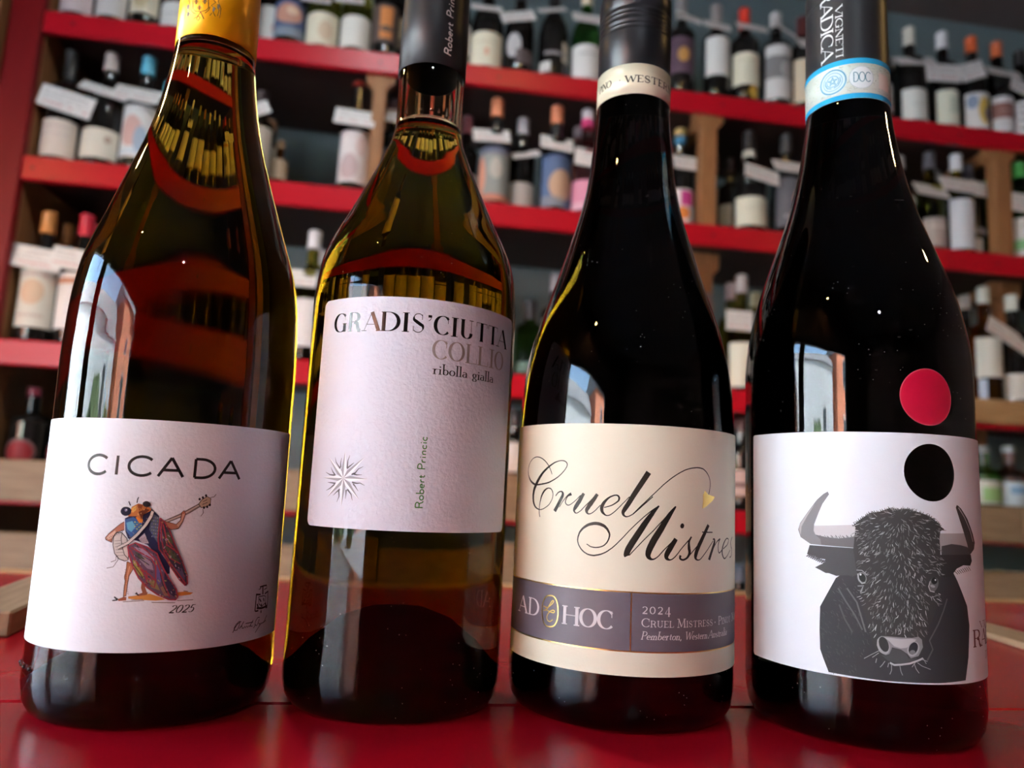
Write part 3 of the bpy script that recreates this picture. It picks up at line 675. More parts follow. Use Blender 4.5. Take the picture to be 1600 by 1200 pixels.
(1,13,[-122,1469,13,-124,1457,24,-126,1445,9]),
(1,15,[-309,1452,13,-314,1445,22,-320,1438,9]),
(1,15,[-118,1608,13,-125,1623,30,-139,1631,9]),
(1,7,[-198,882,13,-207,865,27,-221,852,9]),
(1,15,[-350,1443,13,-369,1444,28,-381,1459,9]),
(1,14,[-26,1547,13,-16,1545,25,-7,1550,9]),
(1,14,[59,1068,13,61,1056,24,68,1047,9]),
(1,7,[162,1261,13,177,1258,22,188,1249,9]),
(1,14,[-223,1042,13,-238,1027,30,-256,1019,9]),
(1,16,[-94,1117,13,-98,1098,22,-99,1078,9]),
(1,13,[-253,1004,13,-262,987,31,-267,968,9]),
(1,7,[28,929,13,31,914,21,35,899,9]),
(1,13,[-159,1478,13,-171,1462,20,-178,1444,9]),
(1,14,[49,1029,13,56,1020,27,57,1008,9]),
(1,16,[-258,1335,13,-266,1326,21,-272,1316,9]),
(1,16,[-288,1262,13,-301,1256,27,-315,1249,9]),
(1,13,[-174,1298,13,-181,1289,28,-186,1280,9]),
(1,15,[193,1195,13,202,1188,21,215,1186,9]),
(1,15,[29,805,13,39,788,19,53,775,9]),
(1,13,[-255,896,13,-259,883,26,-267,871,9]),
(1,13,[-281,1215,13,-285,1205,24,-291,1196,9]),
(1,16,[91,1549,13,101,1548,18,111,1550,9]),
(1,14,[-97,1189,13,-90,1176,18,-89,1161,9]),
(1,14,[-169,1032,13,-174,1020,23,-176,1008,9]),
(1,7,[-209,973,13,-213,959,30,-218,946,9]),
(1,14,[-181,902,13,-181,885,17,-178,868,9]),
(1,13,[-119,1405,13,-113,1389,24,-103,1377,9]),
(1,15,[-181,1227,13,-191,1214,22,-206,1212,9]),
(1,14,[17,1043,13,20,1030,26,30,1020,9]),
(1,14,[-289,1468,13,-300,1465,30,-310,1461,9]),
(1,7,[5,1443,13,1,1428,25,-6,1414,9]),
(1,13,[-122,1322,13,-129,1315,27,-137,1312,9]),
(1,7,[-252,1157,13,-257,1144,19,-257,1131,9]),
(1,13,[-96,1395,13,-95,1381,23,-94,1368,9]),
(1,13,[14,1379,13,27,1364,28,42,1350,9]),
(1,14,[-11,1476,13,-3,1468,21,7,1462,9]),
(1,15,[-302,1046,13,-316,1035,19,-332,1027,9]),
(1,7,[104,1581,13,124,1577,20,145,1584,9]),
(1,14,[-102,834,13,-99,815,22,-106,797,9]),
(1,13,[-279,857,13,-280,841,22,-288,827,9]),
(1,15,[-311,1357,13,-325,1342,27,-343,1333,9]),
(1,13,[-283,826,13,-292,811,25,-298,794,9]),
(1,13,[-63,906,13,-65,888,26,-69,871,9]),
(1,7,[-91,1188,13,-90,1173,21,-95,1158,9]),
(1,13,[-279,946,13,-291,932,23,-307,936,9]),
(1,14,[-237,897,13,-238,886,22,-241,875,9]),
(1,14,[-61,963,13,-59,951,23,-59,939,9]),
(1,15,[1,994,13,11,978,19,21,962,9]),
(1,14,[-131,1576,13,-142,1574,18,-150,1564,9]),
(1,14,[-49,930,13,-55,922,26,-62,915,9]),
(1,15,[119,1274,13,141,1273,30,162,1277,9]),
(1,14,[-148,1123,13,-151,1106,27,-147,1091,9]),
(1,14,[64,969,13,67,961,25,73,954,9]),
(1,13,[-27,1044,13,-17,1033,26,-9,1021,9]),
(1,13,[30,1164,13,40,1154,20,56,1155,9]),
(1,7,[-84,1100,13,-87,1088,22,-90,1076,9]),
(1,13,[64,825,13,68,811,17,80,803,9]),
(1,14,[-356,1448,13,-372,1434,23,-385,1417,9]),
(1,15,[-262,1151,13,-271,1146,26,-280,1141,9]),
(1,15,[-295,1353,13,-308,1342,22,-320,1329,9]),
(1,15,[-139,1209,13,-144,1199,31,-144,1189,9]),
(1,14,[-349,1256,13,-364,1253,24,-375,1241,9]),
(1,13,[71,883,13,75,869,18,83,857,9]),
(1,14,[-184,1560,13,-198,1553,20,-213,1549,9]),
(1,13,[-37,1416,13,-33,1408,22,-31,1399,9]),
(1,14,[-167,1284,13,-173,1269,29,-180,1254,9]),
(1,7,[-58,1010,13,-56,991,22,-52,973,9]),
(1,7,[114,1044,13,124,1041,26,135,1041,9]),
(1,14,[-270,1571,13,-280,1573,24,-290,1574,9]),
(1,7,[124,1314,13,143,1308,27,153,1293,9]),
(1,14,[-156,1379,13,-157,1370,23,-154,1362,9]),
(1,16,[-27,1238,13,-15,1223,23,-5,1207,9]),
(1,14,[-75,974,13,-79,961,26,-87,950,9]),
(1,15,[-106,1178,13,-107,1167,19,-106,1157,9]),
(1,7,[-164,852,13,-169,836,21,-173,820,9]),
(1,13,[-115,954,13,-111,939,21,-111,925,9]),
(1,7,[-112,1304,13,-118,1297,26,-121,1289,9]),
(1,15,[-39,1193,13,-38,1182,22,-32,1174,9]),
(1,15,[-272,960,13,-279,953,17,-287,949,9]),
(1,14,[-216,1024,13,-230,1011,29,-245,1002,9]),
(1,15,[11,1211,13,19,1204,21,22,1194,9]),
(1,14,[-303,1434,13,-310,1427,29,-318,1424,9]),
(1,13,[105,1554,13,116,1551,31,126,1547,9]),
(1,13,[23,1346,13,31,1335,19,35,1323,9]),
(1,16,[-236,911,13,-245,899,28,-258,892,9]),
(1,13,[-256,1188,13,-271,1178,26,-280,1162,9]),
(1,14,[59,988,13,64,974,28,70,960,9]),
(1,15,[53,1442,13,60,1435,21,67,1429,9]),
(1,13,[-280,1564,13,-296,1568,26,-310,1576,9]),
(1,15,[-180,1349,13,-180,1337,21,-184,1325,9]),
(1,14,[-316,1333,13,-326,1329,19,-335,1324,9]),
(1,14,[-321,1260,13,-337,1255,26,-352,1247,9]),
(1,14,[-324,1509,13,-336,1506,28,-345,1496,9]),
(1,7,[124,1360,13,131,1349,27,133,1337,9]),
(1,14,[86,1412,13,101,1402,30,120,1398,9]),
(1,14,[-68,1379,13,-64,1370,31,-65,1360,9]),
(1,14,[-365,1432,13,-382,1424,30,-396,1410,9]),
(1,14,[-290,951,13,-301,944,22,-310,933,9]),
(1,15,[-310,1267,13,-323,1255,28,-338,1247,9]),
(1,13,[-138,1010,13,-143,997,18,-151,987,9]),
(1,13,[-339,1430,13,-349,1421,29,-356,1410,9]),
(1,15,[-167,837,13,-166,828,17,-165,818,9]),
(1,14,[35,1294,13,47,1286,17,57,1275,9]),
(1,13,[-291,1131,13,-303,1114,22,-318,1101,9]),
(1,14,[21,1444,13,31,1435,24,40,1425,9]),
(1,14,[-45,833,13,-45,821,30,-42,808,9]),
(1,13,[-63,1530,13,-48,1518,30,-33,1505,9]),
(1,13,[-51,1162,13,-45,1143,27,-32,1128,9]),
(1,14,[-138,1366,13,-138,1347,19,-132,1329,9]),
(1,15,[-3,1198,13,0,1178,24,-10,1159,9]),
(1,16,[-245,972,13,-252,966,29,-259,959,9]),
(1,7,[-203,919,13,-208,906,23,-209,892,9]),
(1,15,[-134,1502,13,-145,1486,23,-159,1473,9]),
(1,16,[24,1273,13,33,1269,26,42,1265,9]),
(1,13,[-139,1107,13,-145,1088,24,-156,1070,9]),
(1,14,[51,1125,13,60,1116,26,73,1112,9]),
(1,16,[-191,1030,13,-196,1017,30,-198,1004,9]),
(1,16,[-82,786,13,-75,771,28,-70,754,9]),
(1,16,[10,1047,13,17,1033,27,19,1018,9]),
(1,13,[-327,1343,13,-337,1325,31,-352,1310,9]),
(1,14,[-3,1020,13,7,1007,26,22,999,9]),
(1,7,[-119,825,13,-113,812,26,-107,800,9]),
(1,16,[-231,1376,13,-236,1362,20,-244,1348,9]),
(1,7,[-43,1396,13,-42,1383,21,-48,1370,9]),
(1,14,[39,1585,13,48,1586,17,58,1589,9]),
(1,15,[55,817,13,65,804,26,70,790,9]),
(1,15,[-24,1394,13,-14,1383,29,-7,1371,9]),
(1,13,[-141,1567,13,-154,1565,23,-166,1565,9]),
(1,13,[-69,1447,13,-68,1430,19,-69,1413,9]),
(1,13,[-315,1348,13,-323,1338,19,-334,1331,9]),
(1,15,[-342,1348,13,-351,1342,20,-359,1335,9]),
(1,13,[-36,987,13,-43,971,23,-44,953,9]),
(1,14,[-183,1135,13,-194,1126,28,-207,1123,9]),
(1,7,[-297,837,13,-302,822,27,-310,809,9]),
(1,14,[114,1426,13,122,1420,21,129,1414,9]),
(1,14,[-260,1043,13,-267,1033,22,-275,1024,9]),
(1,16,[-325,1047,13,-340,1042,19,-354,1035,9]),
(1,15,[-222,1359,13,-225,1341,17,-223,1323,9]),
(1,7,[-341,1009,13,-351,1000,26,-363,996,9]),
(1,15,[136,1439,13,146,1434,26,157,1430,9]),
(1,7,[170,1397,13,179,1391,25,186,1383,9]),
(1,15,[-218,1503,13,-228,1501,20,-239,1499,9]),
(1,13,[-196,1064,13,-202,1051,17,-207,1038,9]),
(1,16,[-266,814,13,-275,801,20,-286,788,9]),
(1,15,[-40,1262,13,-32,1243,19,-16,1232,9]),
(1,14,[-224,804,13,-227,793,31,-233,784,9]),
(1,14,[-241,911,13,-249,891,18,-250,871,9]),
(1,13,[-284,1006,13,-293,995,24,-302,985,9]),
(1,13,[-208,852,13,-212,841,28,-215,829,9]),
(1,7,[-104,804,13,-111,788,27,-126,782,9]),
(1,13,[-236,1268,13,-249,1257,18,-262,1247,9]),
(1,13,[-37,1384,13,-35,1373,29,-36,1362,9]),
(1,13,[-50,971,13,-48,956,19,-49,941,9]),
(1,13,[-276,1386,13,-285,1368,24,-284,1349,9]),
(1,13,[44,1120,13,46,1109,26,51,1100,9]),
(1,14,[-315,1394,13,-323,1390,28,-331,1383,9]),
(1,16,[-247,1552,13,-264,1549,26,-282,1546,9]),
(1,13,[-238,895,13,-246,883,26,-254,872,9]),
(1,15,[-295,949,13,-301,938,17,-308,927,9]),
(1,15,[13,1527,13,27,1517,18,46,1516,9]),
(1,14,[-123,843,13,-125,824,20,-124,806,9]),
(1,13,[-292,1310,13,-306,1301,22,-320,1294,9]),
(1,15,[-64,1067,13,-60,1054,25,-56,1042,9]),
(1,7,[44,1178,13,50,1161,26,48,1142,9]),
(1,14,[-183,1591,13,-201,1585,19,-219,1583,9]),
(1,14,[-184,893,13,-188,885,20,-195,879,9]),
(1,15,[-287,1269,13,-300,1272,30,-314,1274,9]),
(1,7,[59,1449,13,75,1439,19,81,1422,9]),
(1,16,[78,1216,13,94,1213,31,111,1216,9]),
(1,14,[65,927,13,72,908,18,77,889,9]),
(1,14,[49,1345,13,56,1327,21,61,1308,9]),
(1,13,[21,1445,13,31,1437,19,38,1425,9]),
(1,15,[76,979,13,80,968,26,86,957,9]),
(1,16,[-40,1274,13,-32,1263,28,-28,1250,9]),
(1,14,[-64,1407,13,-61,1396,21,-64,1384,9]),
(1,13,[-33,946,13,-28,936,20,-20,928,9]),
(1,14,[-299,1081,13,-311,1065,21,-321,1048,9]),
(1,14,[-343,1326,13,-354,1319,22,-359,1307,9]),
(1,13,[-12,969,13,-5,957,24,-4,943,9]),
(1,14,[-107,1280,13,-112,1267,24,-119,1255,9]),
(1,15,[-239,1095,13,-245,1083,20,-250,1070,9]),
(1,15,[-289,917,13,-291,907,27,-289,898,9]),
(1,13,[-262,977,13,-274,972,26,-287,972,9]),
(1,13,[-32,794,13,-23,782,27,-13,771,9]),
(1,13,[54,1519,13,68,1504,30,78,1487,9]),
(1,16,[47,1323,13,63,1321,28,72,1309,9]),
(1,16,[-223,1138,13,-230,1132,17,-238,1129,9]),
(1,7,[-160,958,13,-165,941,20,-166,924,9]),
(1,13,[-267,1400,13,-275,1394,27,-282,1388,9]),
(1,14,[-40,879,13,-41,865,25,-40,851,9]),
(1,13,[-204,1439,13,-212,1426,17,-216,1411,9]),
(1,13,[-170,811,13,-161,798,21,-149,788,9]),
(1,14,[-104,1387,13,-103,1370,30,-104,1353,9]),
(1,13,[-213,1330,13,-224,1315,23,-237,1301,9]),
(1,14,[65,1075,13,78,1062,18,92,1050,9]),
(1,7,[-56,1413,13,-54,1403,21,-51,1394,9]),
(1,7,[-162,1139,13,-169,1124,20,-179,1110,9]),
(1,15,[-68,1546,13,-65,1536,19,-63,1526,9]),
(1,15,[151,1480,13,161,1469,26,165,1456,9]),
(1,15,[-303,1377,13,-316,1364,28,-332,1358,9]),
(1,7,[-44,840,13,-37,830,20,-26,825,9]),
(1,14,[122,1355,13,134,1339,31,139,1321,9]),
(1,16,[-255,837,13,-260,824,17,-269,815,9]),
(1,13,[112,1556,13,134,1555,30,156,1548,9]),
(1,13,[-137,1414,13,-139,1399,27,-146,1386,9]),
(1,7,[-73,916,13,-70,904,17,-63,895,9]),
(1,16,[-147,991,13,-148,974,26,-145,957,9]),
(1,14,[98,1313,13,107,1309,26,116,1305,9]),
(1,15,[-278,844,13,-280,833,26,-277,823,9]),
(1,15,[163,1529,13,184,1525,22,202,1514,9]),
(1,15,[-127,1195,13,-133,1182,18,-138,1168,9]),
(1,15,[-4,1371,13,4,1363,26,7,1352,9]),
(1,16,[-82,850,13,-85,841,24,-87,832,9]),
(1,13,[-11,1119,13,-17,1106,18,-18,1093,9]),
(1,7,[16,874,13,22,859,30,25,843,9]),
(1,14,[-291,1512,13,-302,1501,18,-314,1492,9]),
(1,15,[-321,1392,13,-330,1390,27,-340,1388,9]),
(1,14,[-119,1595,13,-136,1603,21,-142,1621,9]),
(1,15,[36,1507,13,52,1499,27,66,1490,9]),
(1,14,[-71,1092,13,-68,1080,24,-68,1067,9]),
(1,14,[15,1422,13,19,1414,26,25,1407,9]),
(1,13,[-73,912,13,-73,903,18,-76,895,9]),
(1,13,[-23,932,13,-20,919,28,-19,907,9]),
(1,14,[63,1454,13,67,1447,31,69,1438,9]),
(1,14,[-62,1211,13,-63,1190,18,-64,1170,9]),
(1,14,[-80,1517,13,-82,1504,21,-85,1490,9]),
(1,13,[-177,1394,13,-183,1386,28,-190,1380,9]),
(1,13,[-87,1335,13,-85,1319,17,-90,1304,9]),
(1,15,[-68,1521,13,-64,1513,20,-63,1504,9]),
(1,14,[57,1220,13,72,1214,25,83,1203,9]),
(1,14,[97,1045,13,105,1041,30,114,1038,9]),
(1,16,[-125,1617,13,-134,1622,28,-144,1625,9]),
(1,7,[-348,1507,13,-367,1501,30,-384,1490,9]),
(1,14,[-301,1171,13,-310,1166,20,-319,1160,9]),
(1,15,[137,1051,13,158,1051,23,179,1046,9]),
(1,13,[-228,1092,13,-235,1076,17,-243,1061,9]),
(1,13,[88,1323,13,104,1322,31,121,1321,9]),
(1,13,[-246,1082,13,-251,1065,30,-249,1047,9]),
(1,14,[-62,1008,13,-59,998,30,-64,989,9]),
(1,14,[64,976,13,74,961,17,88,950,9]),
(1,14,[-28,955,13,-28,945,26,-23,936,9]),
(1,14,[-194,1262,13,-210,1254,21,-221,1241,9]),
(1,7,[-144,1350,13,-149,1333,22,-151,1317,9]),
(1,13,[-272,1132,13,-285,1118,24,-299,1103,9]),
(1,14,[29,1010,13,41,1004,22,52,995,9]),
(1,14,[166,1493,13,182,1483,29,190,1467,9]),
(1,14,[-214,1466,13,-225,1458,19,-237,1451,9]),
(1,7,[-250,1397,13,-262,1387,20,-271,1373,9]),
(1,15,[-194,827,13,-199,809,19,-201,789,9]),
(1,14,[39,1247,13,50,1234,28,66,1224,9]),
(1,13,[168,1299,13,193,1297,28,214,1287,9]),
(1,13,[-35,1342,13,-28,1331,24,-32,1318,9]),
(1,14,[26,824,13,30,808,22,37,794,9]),
(1,16,[18,908,13,28,892,30,44,881,9]),
(1,7,[-79,846,13,-77,830,21,-76,814,9]),
(1,14,[-37,903,13,-33,892,23,-33,881,9]),
(1,13,[-156,862,13,-167,846,17,-179,830,9]),
(1,7,[4,1450,13,19,1442,23,37,1437,9]),
(1,13,[-287,1414,13,-295,1407,18,-301,1398,9]),
(1,15,[99,1292,13,114,1279,31,129,1267,9]),
(1,13,[-157,1456,13,-164,1446,24,-169,1436,9]),
(1,13,[34,857,13,40,847,23,49,840,9]),
(1,13,[-95,972,13,-91,956,19,-82,942,9]),
(1,7,[-124,1392,13,-118,1379,22,-105,1372,9]),
(1,13,[-36,919,13,-34,901,23,-24,887,9]),
(1,16,[-235,1130,13,-246,1119,25,-258,1108,9]),
(1,7,[-44,1292,13,-31,1283,29,-21,1271,9]),
(1,16,[119,1039,13,132,1023,18,144,1007,9]),
(1,15,[109,1446,13,120,1434,20,126,1419,9]),
(1,14,[90,1409,13,108,1401,26,123,1388,9]),
(1,7,[180,1485,13,191,1484,29,199,1477,9]),
(1,16,[-258,825,13,-264,810,31,-264,794,9]),
(1,7,[-287,1041,13,-302,1027,26,-313,1010,9]),
(1,13,[-118,844,13,-110,834,29,-103,823,9]),
(1,13,[-157,1494,13,-161,1486,30,-164,1477,9]),
(1,14,[-58,1258,13,-49,1245,24,-37,1236,9]),
(1,15,[-317,1067,13,-321,1057,18,-324,1047,9]),
(1,14,[50,1011,13,56,1002,24,65,996,9]),
(1,16,[-144,1381,13,-143,1372,26,-139,1365,9]),
(1,13,[-130,1565,13,-140,1562,19,-149,1558,9]),
(1,13,[-279,1465,13,-289,1446,18,-298,1427,9]),
(1,7,[-230,1321,13,-246,1311,22,-263,1302,9]),
(1,15,[-96,1612,13,-98,1621,22,-99,1629,9]),
(1,14,[-339,1422,13,-353,1414,25,-365,1401,9]),
(1,13,[-344,1242,13,-359,1231,25,-374,1219,9]),
(1,13,[-239,1420,13,-248,1405,26,-253,1389,9]),
(1,13,[-346,1251,13,-360,1239,28,-377,1236,9]),
(1,14,[-78,1172,13,-78,1155,23,-81,1138,9]),
(1,15,[-176,1153,13,-183,1137,21,-188,1120,9]),
(1,14,[-154,1211,13,-157,1203,18,-157,1194,9]),
(1,15,[-330,1380,13,-347,1368,19,-365,1358,9]),
(1,15,[90,1591,13,101,1596,29,112,1602,9]),
(1,14,[23,1468,13,35,1454,23,42,1435,9]),
(1,13,[-287,1219,13,-299,1205,22,-313,1196,9]),
(1,14,[-35,1460,13,-35,1449,24,-30,1439,9]),
(1,16,[-56,948,13,-55,930,25,-57,912,9]),
(1,13,[-191,1235,13,-206,1225,25,-222,1218,9]),
(1,16,[-3,1611,13,15,1620,29,33,1629,9]),
(1,14,[-228,1184,13,-236,1169,28,-243,1154,9]),
(1,13,[81,1329,13,100,1324,18,109,1308,9]),
(1,14,[-47,1432,13,-41,1423,23,-37,1413,9]),
(1,15,[-81,813,13,-82,802,29,-82,790,9]),
(1,14,[-348,1059,13,-361,1053,30,-373,1057,9]),
(1,7,[-67,1097,13,-59,1081,30,-51,1065,9]),
(1,14,[129,1569,13,151,1567,30,174,1563,9]),
(1,15,[-268,1561,13,-278,1557,19,-289,1553,9]),
(1,15,[-355,1425,13,-369,1421,29,-383,1417,9]),
(1,13,[52,898,13,50,888,26,44,879,9]),
(1,14,[-99,1043,13,-95,1026,24,-86,1010,9]),
(1,15,[-214,1070,13,-222,1056,22,-229,1042,9]),
(1,14,[33,1014,13,39,996,18,47,979,9]),
(1,14,[-7,1241,13,0,1234,24,7,1227,9]),
(1,15,[-244,991,13,-260,979,24,-275,966,9]),
(1,7,[-95,950,13,-97,937,19,-103,925,9]),
(1,15,[28,1247,13,35,1240,20,39,1233,9]),
(1,13,[-186,1347,13,-187,1330,25,-189,1312,9]),
(1,7,[-66,833,13,-61,818,29,-53,806,9]),
(1,16,[66,1063,13,80,1052,22,94,1042,9]),
(1,15,[-311,1190,13,-320,1180,31,-326,1168,9]),
(1,15,[-161,1346,13,-168,1330,29,-179,1317,9]),
(1,13,[-157,853,13,-155,840,23,-156,827,9]),
(1,7,[-191,1462,13,-204,1448,28,-220,1440,9]),
(1,14,[69,1262,13,86,1253,24,98,1239,9]),
(1,16,[-356,1460,13,-374,1462,30,-390,1455,9]),
(1,13,[-97,1238,13,-104,1226,26,-112,1215,9]),
(1,7,[-73,861,13,-77,845,21,-89,832,9]),
(1,14,[-271,924,13,-278,908,22,-277,892,9]),
(1,14,[154,1297,13,167,1292,29,174,1282,9]),
(1,13,[3,1244,13,13,1237,19,25,1230,9]),
(1,15,[93,1198,13,107,1197,21,122,1199,9]),
(1,7,[-223,1320,13,-237,1307,24,-255,1302,9]),
(1,13,[-282,797,13,-291,783,19,-305,777,9]),
(1,7,[-183,953,13,-189,942,30,-193,931,9]),
(1,7,[-310,1316,13,-318,1304,31,-324,1291,9]),
(1,13,[156,1311,13,169,1307,31,183,1304,9]),
(1,14,[-85,871,13,-89,858,18,-91,844,9]),
(1,13,[-254,1588,13,-263,1595,22,-273,1599,9]),
(1,14,[190,1306,13,205,1300,27,215,1289,9]),
(1,14,[-151,1593,13,-169,1598,19,-187,1602,9]),
(1,7,[15,1589,13,34,1592,30,54,1590,9]),
(1,14,[-60,1540,13,-52,1533,24,-45,1527,9]),
(1,14,[-308,1312,13,-326,1306,22,-344,1297,9]),
(1,14,[-276,1331,13,-287,1324,23,-300,1321,9]),
(1,14,[19,1415,13,20,1405,17,23,1395,9]),
(1,16,[-127,1483,13,-134,1473,17,-139,1463,9]),
(1,15,[-163,1312,13,-174,1309,30,-183,1299,9]),
(1,14,[-103,1517,13,-109,1503,19,-119,1491,9]),
(1,13,[-131,1478,13,-136,1467,18,-138,1456,9]),
(1,13,[-174,1016,13,-171,1005,23,-163,997,9]),
(1,7,[-115,1065,13,-120,1055,26,-130,1049,9]),
(1,7,[-12,1343,13,-11,1326,25,-20,1310,9]),
(1,14,[-81,1071,13,-74,1060,27,-65,1052,9]),
(1,15,[25,1053,13,41,1044,28,55,1033,9]),
(1,14,[-273,835,13,-279,818,18,-278,801,9]),
(1,15,[112,1254,13,125,1256,22,137,1251,9]),
(1,14,[-230,1515,13,-240,1515,25,-249,1511,9]),
(1,16,[-92,1323,13,-92,1313,28,-96,1303,9]),
(1,14,[-55,1372,13,-41,1358,26,-25,1347,9]),
(1,15,[16,1358,13,20,1339,17,13,1320,9]),
(1,15,[-173,1334,13,-174,1317,23,-177,1299,9]),
(1,14,[-17,902,13,-14,892,31,-18,881,9]),
(1,15,[-14,1069,13,-6,1065,25,2,1059,9]),
(1,7,[194,1196,13,209,1192,17,224,1190,9]),
(1,13,[-127,1080,13,-134,1065,24,-143,1052,9]),
(1,13,[-257,1391,13,-262,1378,27,-269,1364,9]),
(1,7,[-244,974,13,-247,958,25,-250,943,9]),
(1,14,[33,1362,13,45,1352,19,50,1337,9]),
(1,15,[-237,1562,13,-250,1574,25,-263,1588,9]),
(1,13,[-155,1242,13,-164,1225,18,-171,1208,9]),
(1,7,[-194,1077,13,-198,1067,27,-205,1059,9]),
(1,7,[-205,1201,13,-214,1193,17,-222,1184,9]),
(1,14,[-362,1411,13,-366,1398,18,-371,1385,9]),
(1,14,[-56,984,13,-56,973,27,-56,962,9]),
(1,14,[-298,1181,13,-313,1167,22,-332,1161,9]),
(1,7,[1,865,13,3,856,19,0,846,9]),
(1,14,[-13,882,13,-9,868,27,0,857,9]),
(1,15,[-44,1188,13,-48,1172,28,-47,1155,9]),
(1,15,[-2,1503,13,7,1493,23,17,1483,9]),
(1,7,[-44,1053,13,-44,1038,29,-48,1023,9]),
(1,14,[40,1090,13,44,1081,17,46,1071,9]),
(1,7,[-82,1509,13,-84,1490,23,-78,1471,9]),
(1,14,[-101,1524,13,-102,1515,23,-107,1507,9]),
(1,13,[-322,1518,13,-340,1510,26,-359,1514,9]),
(1,14,[77,1440,13,92,1429,30,110,1422,9]),
(1,14,[51,1418,13,60,1412,27,67,1404,9]),
(1,16,[-294,1361,13,-307,1351,26,-319,1340,9]),
(1,15,[-134,991,13,-133,981,20,-131,971,9]),
(1,14,[-187,918,13,-189,908,18,-193,899,9]),
(1,15,[-63,986,13,-56,973,30,-47,961,9]),
(1,15,[-2,1336,13,3,1324,21,8,1312,9]),
(1,15,[32,1542,13,49,1543,24,65,1545,9]),
(1,15,[38,909,13,44,894,23,54,882,9]),
(1,14,[-255,1155,13,-267,1141,25,-276,1125,9]),
(1,16,[-183,1508,13,-189,1500,22,-191,1491,9]),
(1,16,[-330,1316,13,-342,1308,29,-351,1296,9]),
(1,16,[-227,1495,13,-240,1494,26,-253,1493,9]),
(1,7,[189,1294,13,205,1291,17,222,1288,9]),
(1,13,[-177,1535,13,-195,1526,24,-209,1511,9]),
(1,15,[130,1234,13,142,1232,20,154,1231,9]),
(1,14,[6,1514,13,21,1513,31,37,1512,9]),
(1,14,[-124,1080,13,-129,1069,26,-132,1058,9]),
(1,14,[9,1591,13,20,1597,31,30,1603,9]),
(1,13,[-7,1324,13,0,1318,30,8,1312,9]),
(1,14,[-245,940,13,-249,920,23,-263,905,9]),
(1,14,[-12,906,13,-11,886,19,-7,866,9]),
(1,13,[-262,1181,13,-266,1169,23,-269,1156,9]),
(1,15,[-21,1608,13,-4,1620,21,13,1633,9]),
(1,15,[54,1183,13,64,1172,22,76,1163,9]),
(1,14,[17,814,13,25,808,21,28,799,9]),
(1,14,[40,1346,13,47,1333,22,50,1318,9]),
(1,15,[183,1266,13,201,1259,22,216,1249,9]),
(1,14,[-121,1154,13,-123,1143,17,-122,1133,9]),
(1,16,[-128,1610,13,-140,1616,22,-151,1622,9]),
(1,14,[-57,1401,13,-52,1387,25,-48,1372,9]),
(1,14,[109,1270,13,123,1266,22,140,1267,9]),
(1,13,[-244,977,13,-251,963,25,-261,954,9]),
(1,14,[126,1042,13,139,1043,25,152,1049,9]),
(1,14,[39,1046,13,41,1033,29,38,1019,9]),
(1,13,[85,1543,13,101,1539,21,118,1544,9]),
(1,14,[-130,1306,13,-139,1293,30,-144,1277,9]),
(1,14,[-272,1419,13,-282,1415,27,-291,1412,9]),
(1,15,[-82,1554,13,-66,1543,26,-47,1537,9]),
(1,15,[-171,1299,13,-182,1298,26,-191,1301,9]),
(1,14,[15,1232,13,23,1214,29,28,1194,9]),
(1,15,[-109,857,13,-106,847,28,-108,836,9]),
(1,7,[-103,1495,13,-100,1479,22,-97,1463,9]),
(1,14,[-304,1433,13,-316,1432,25,-327,1429,9]),
(1,7,[50,1537,13,70,1533,20,90,1533,9]),
(1,16,[65,948,13,67,932,22,71,916,9]),
(1,13,[-274,1449,13,-288,1435,28,-299,1418,9]),
(1,13,[111,1388,13,113,1370,21,119,1353,9]),
(1,16,[-169,1524,13,-174,1513,22,-180,1503,9]),
(1,13,[-287,1293,13,-305,1291,22,-323,1288,9]),
(1,13,[-87,1436,13,-87,1423,27,-89,1410,9]),
(1,14,[-202,1197,13,-208,1179,30,-208,1160,9]),
(1,14,[-191,1195,13,-201,1179,17,-209,1162,9]),
(1,16,[165,1064,13,174,1059,30,184,1056,9]),
(1,14,[156,1397,13,172,1386,23,184,1371,9]),
(1,13,[-289,1390,13,-298,1380,31,-310,1376,9]),
(1,13,[-164,1172,13,-172,1157,18,-178,1142,9]),
(1,15,[-372,1447,13,-390,1440,28,-406,1427,9]),
(1,14,[-42,854,13,-49,838,30,-58,823,9]),
(1,13,[-232,1361,13,-240,1351,24,-248,1340,9]),
(1,15,[-39,1501,13,-26,1487,24,-16,1472,9]),
(1,14,[-228,832,13,-230,815,17,-233,797,9]),
(1,15,[21,1254,13,37,1249,22,54,1252,9]),
(1,14,[-145,1520,13,-158,1507,31,-174,1501,9]),
(1,7,[-132,932,13,-132,919,26,-128,906,9]),
(1,15,[14,1237,13,26,1228,18,41,1231,9]),
(1,14,[-29,1125,13,-26,1110,22,-15,1100,9]),
(1,15,[-137,891,13,-143,874,20,-148,857,9]),
(1,13,[-38,1051,13,-35,1038,30,-43,1026,9]),
(1,14,[-172,895,13,-172,876,27,-175,856,9]),
(1,7,[-311,1523,13,-325,1519,23,-340,1515,9]),
(1,16,[90,1393,13,95,1386,26,105,1384,9]),
(1,15,[-32,1491,13,-34,1473,18,-33,1456,9]),
(1,15,[-160,1087,13,-160,1072,19,-156,1059,9]),
(1,14,[111,1565,13,125,1569,22,135,1579,9]),
(1,13,[-69,921,13,-66,907,28,-59,895,9]),
(1,15,[-298,1040,13,-308,1035,26,-317,1029,9]),
(1,14,[153,1003,13,172,994,25,194,993,9]),
(1,14,[-227,1429,13,-241,1417,20,-256,1407,9]),
(1,14,[67,1010,13,82,998,21,97,986,9]),
(1,13,[-289,1294,13,-298,1292,18,-306,1286,9]),
(1,16,[173,1438,13,181,1432,19,189,1426,9]),
(1,16,[2,1492,13,16,1481,28,25,1467,9]),
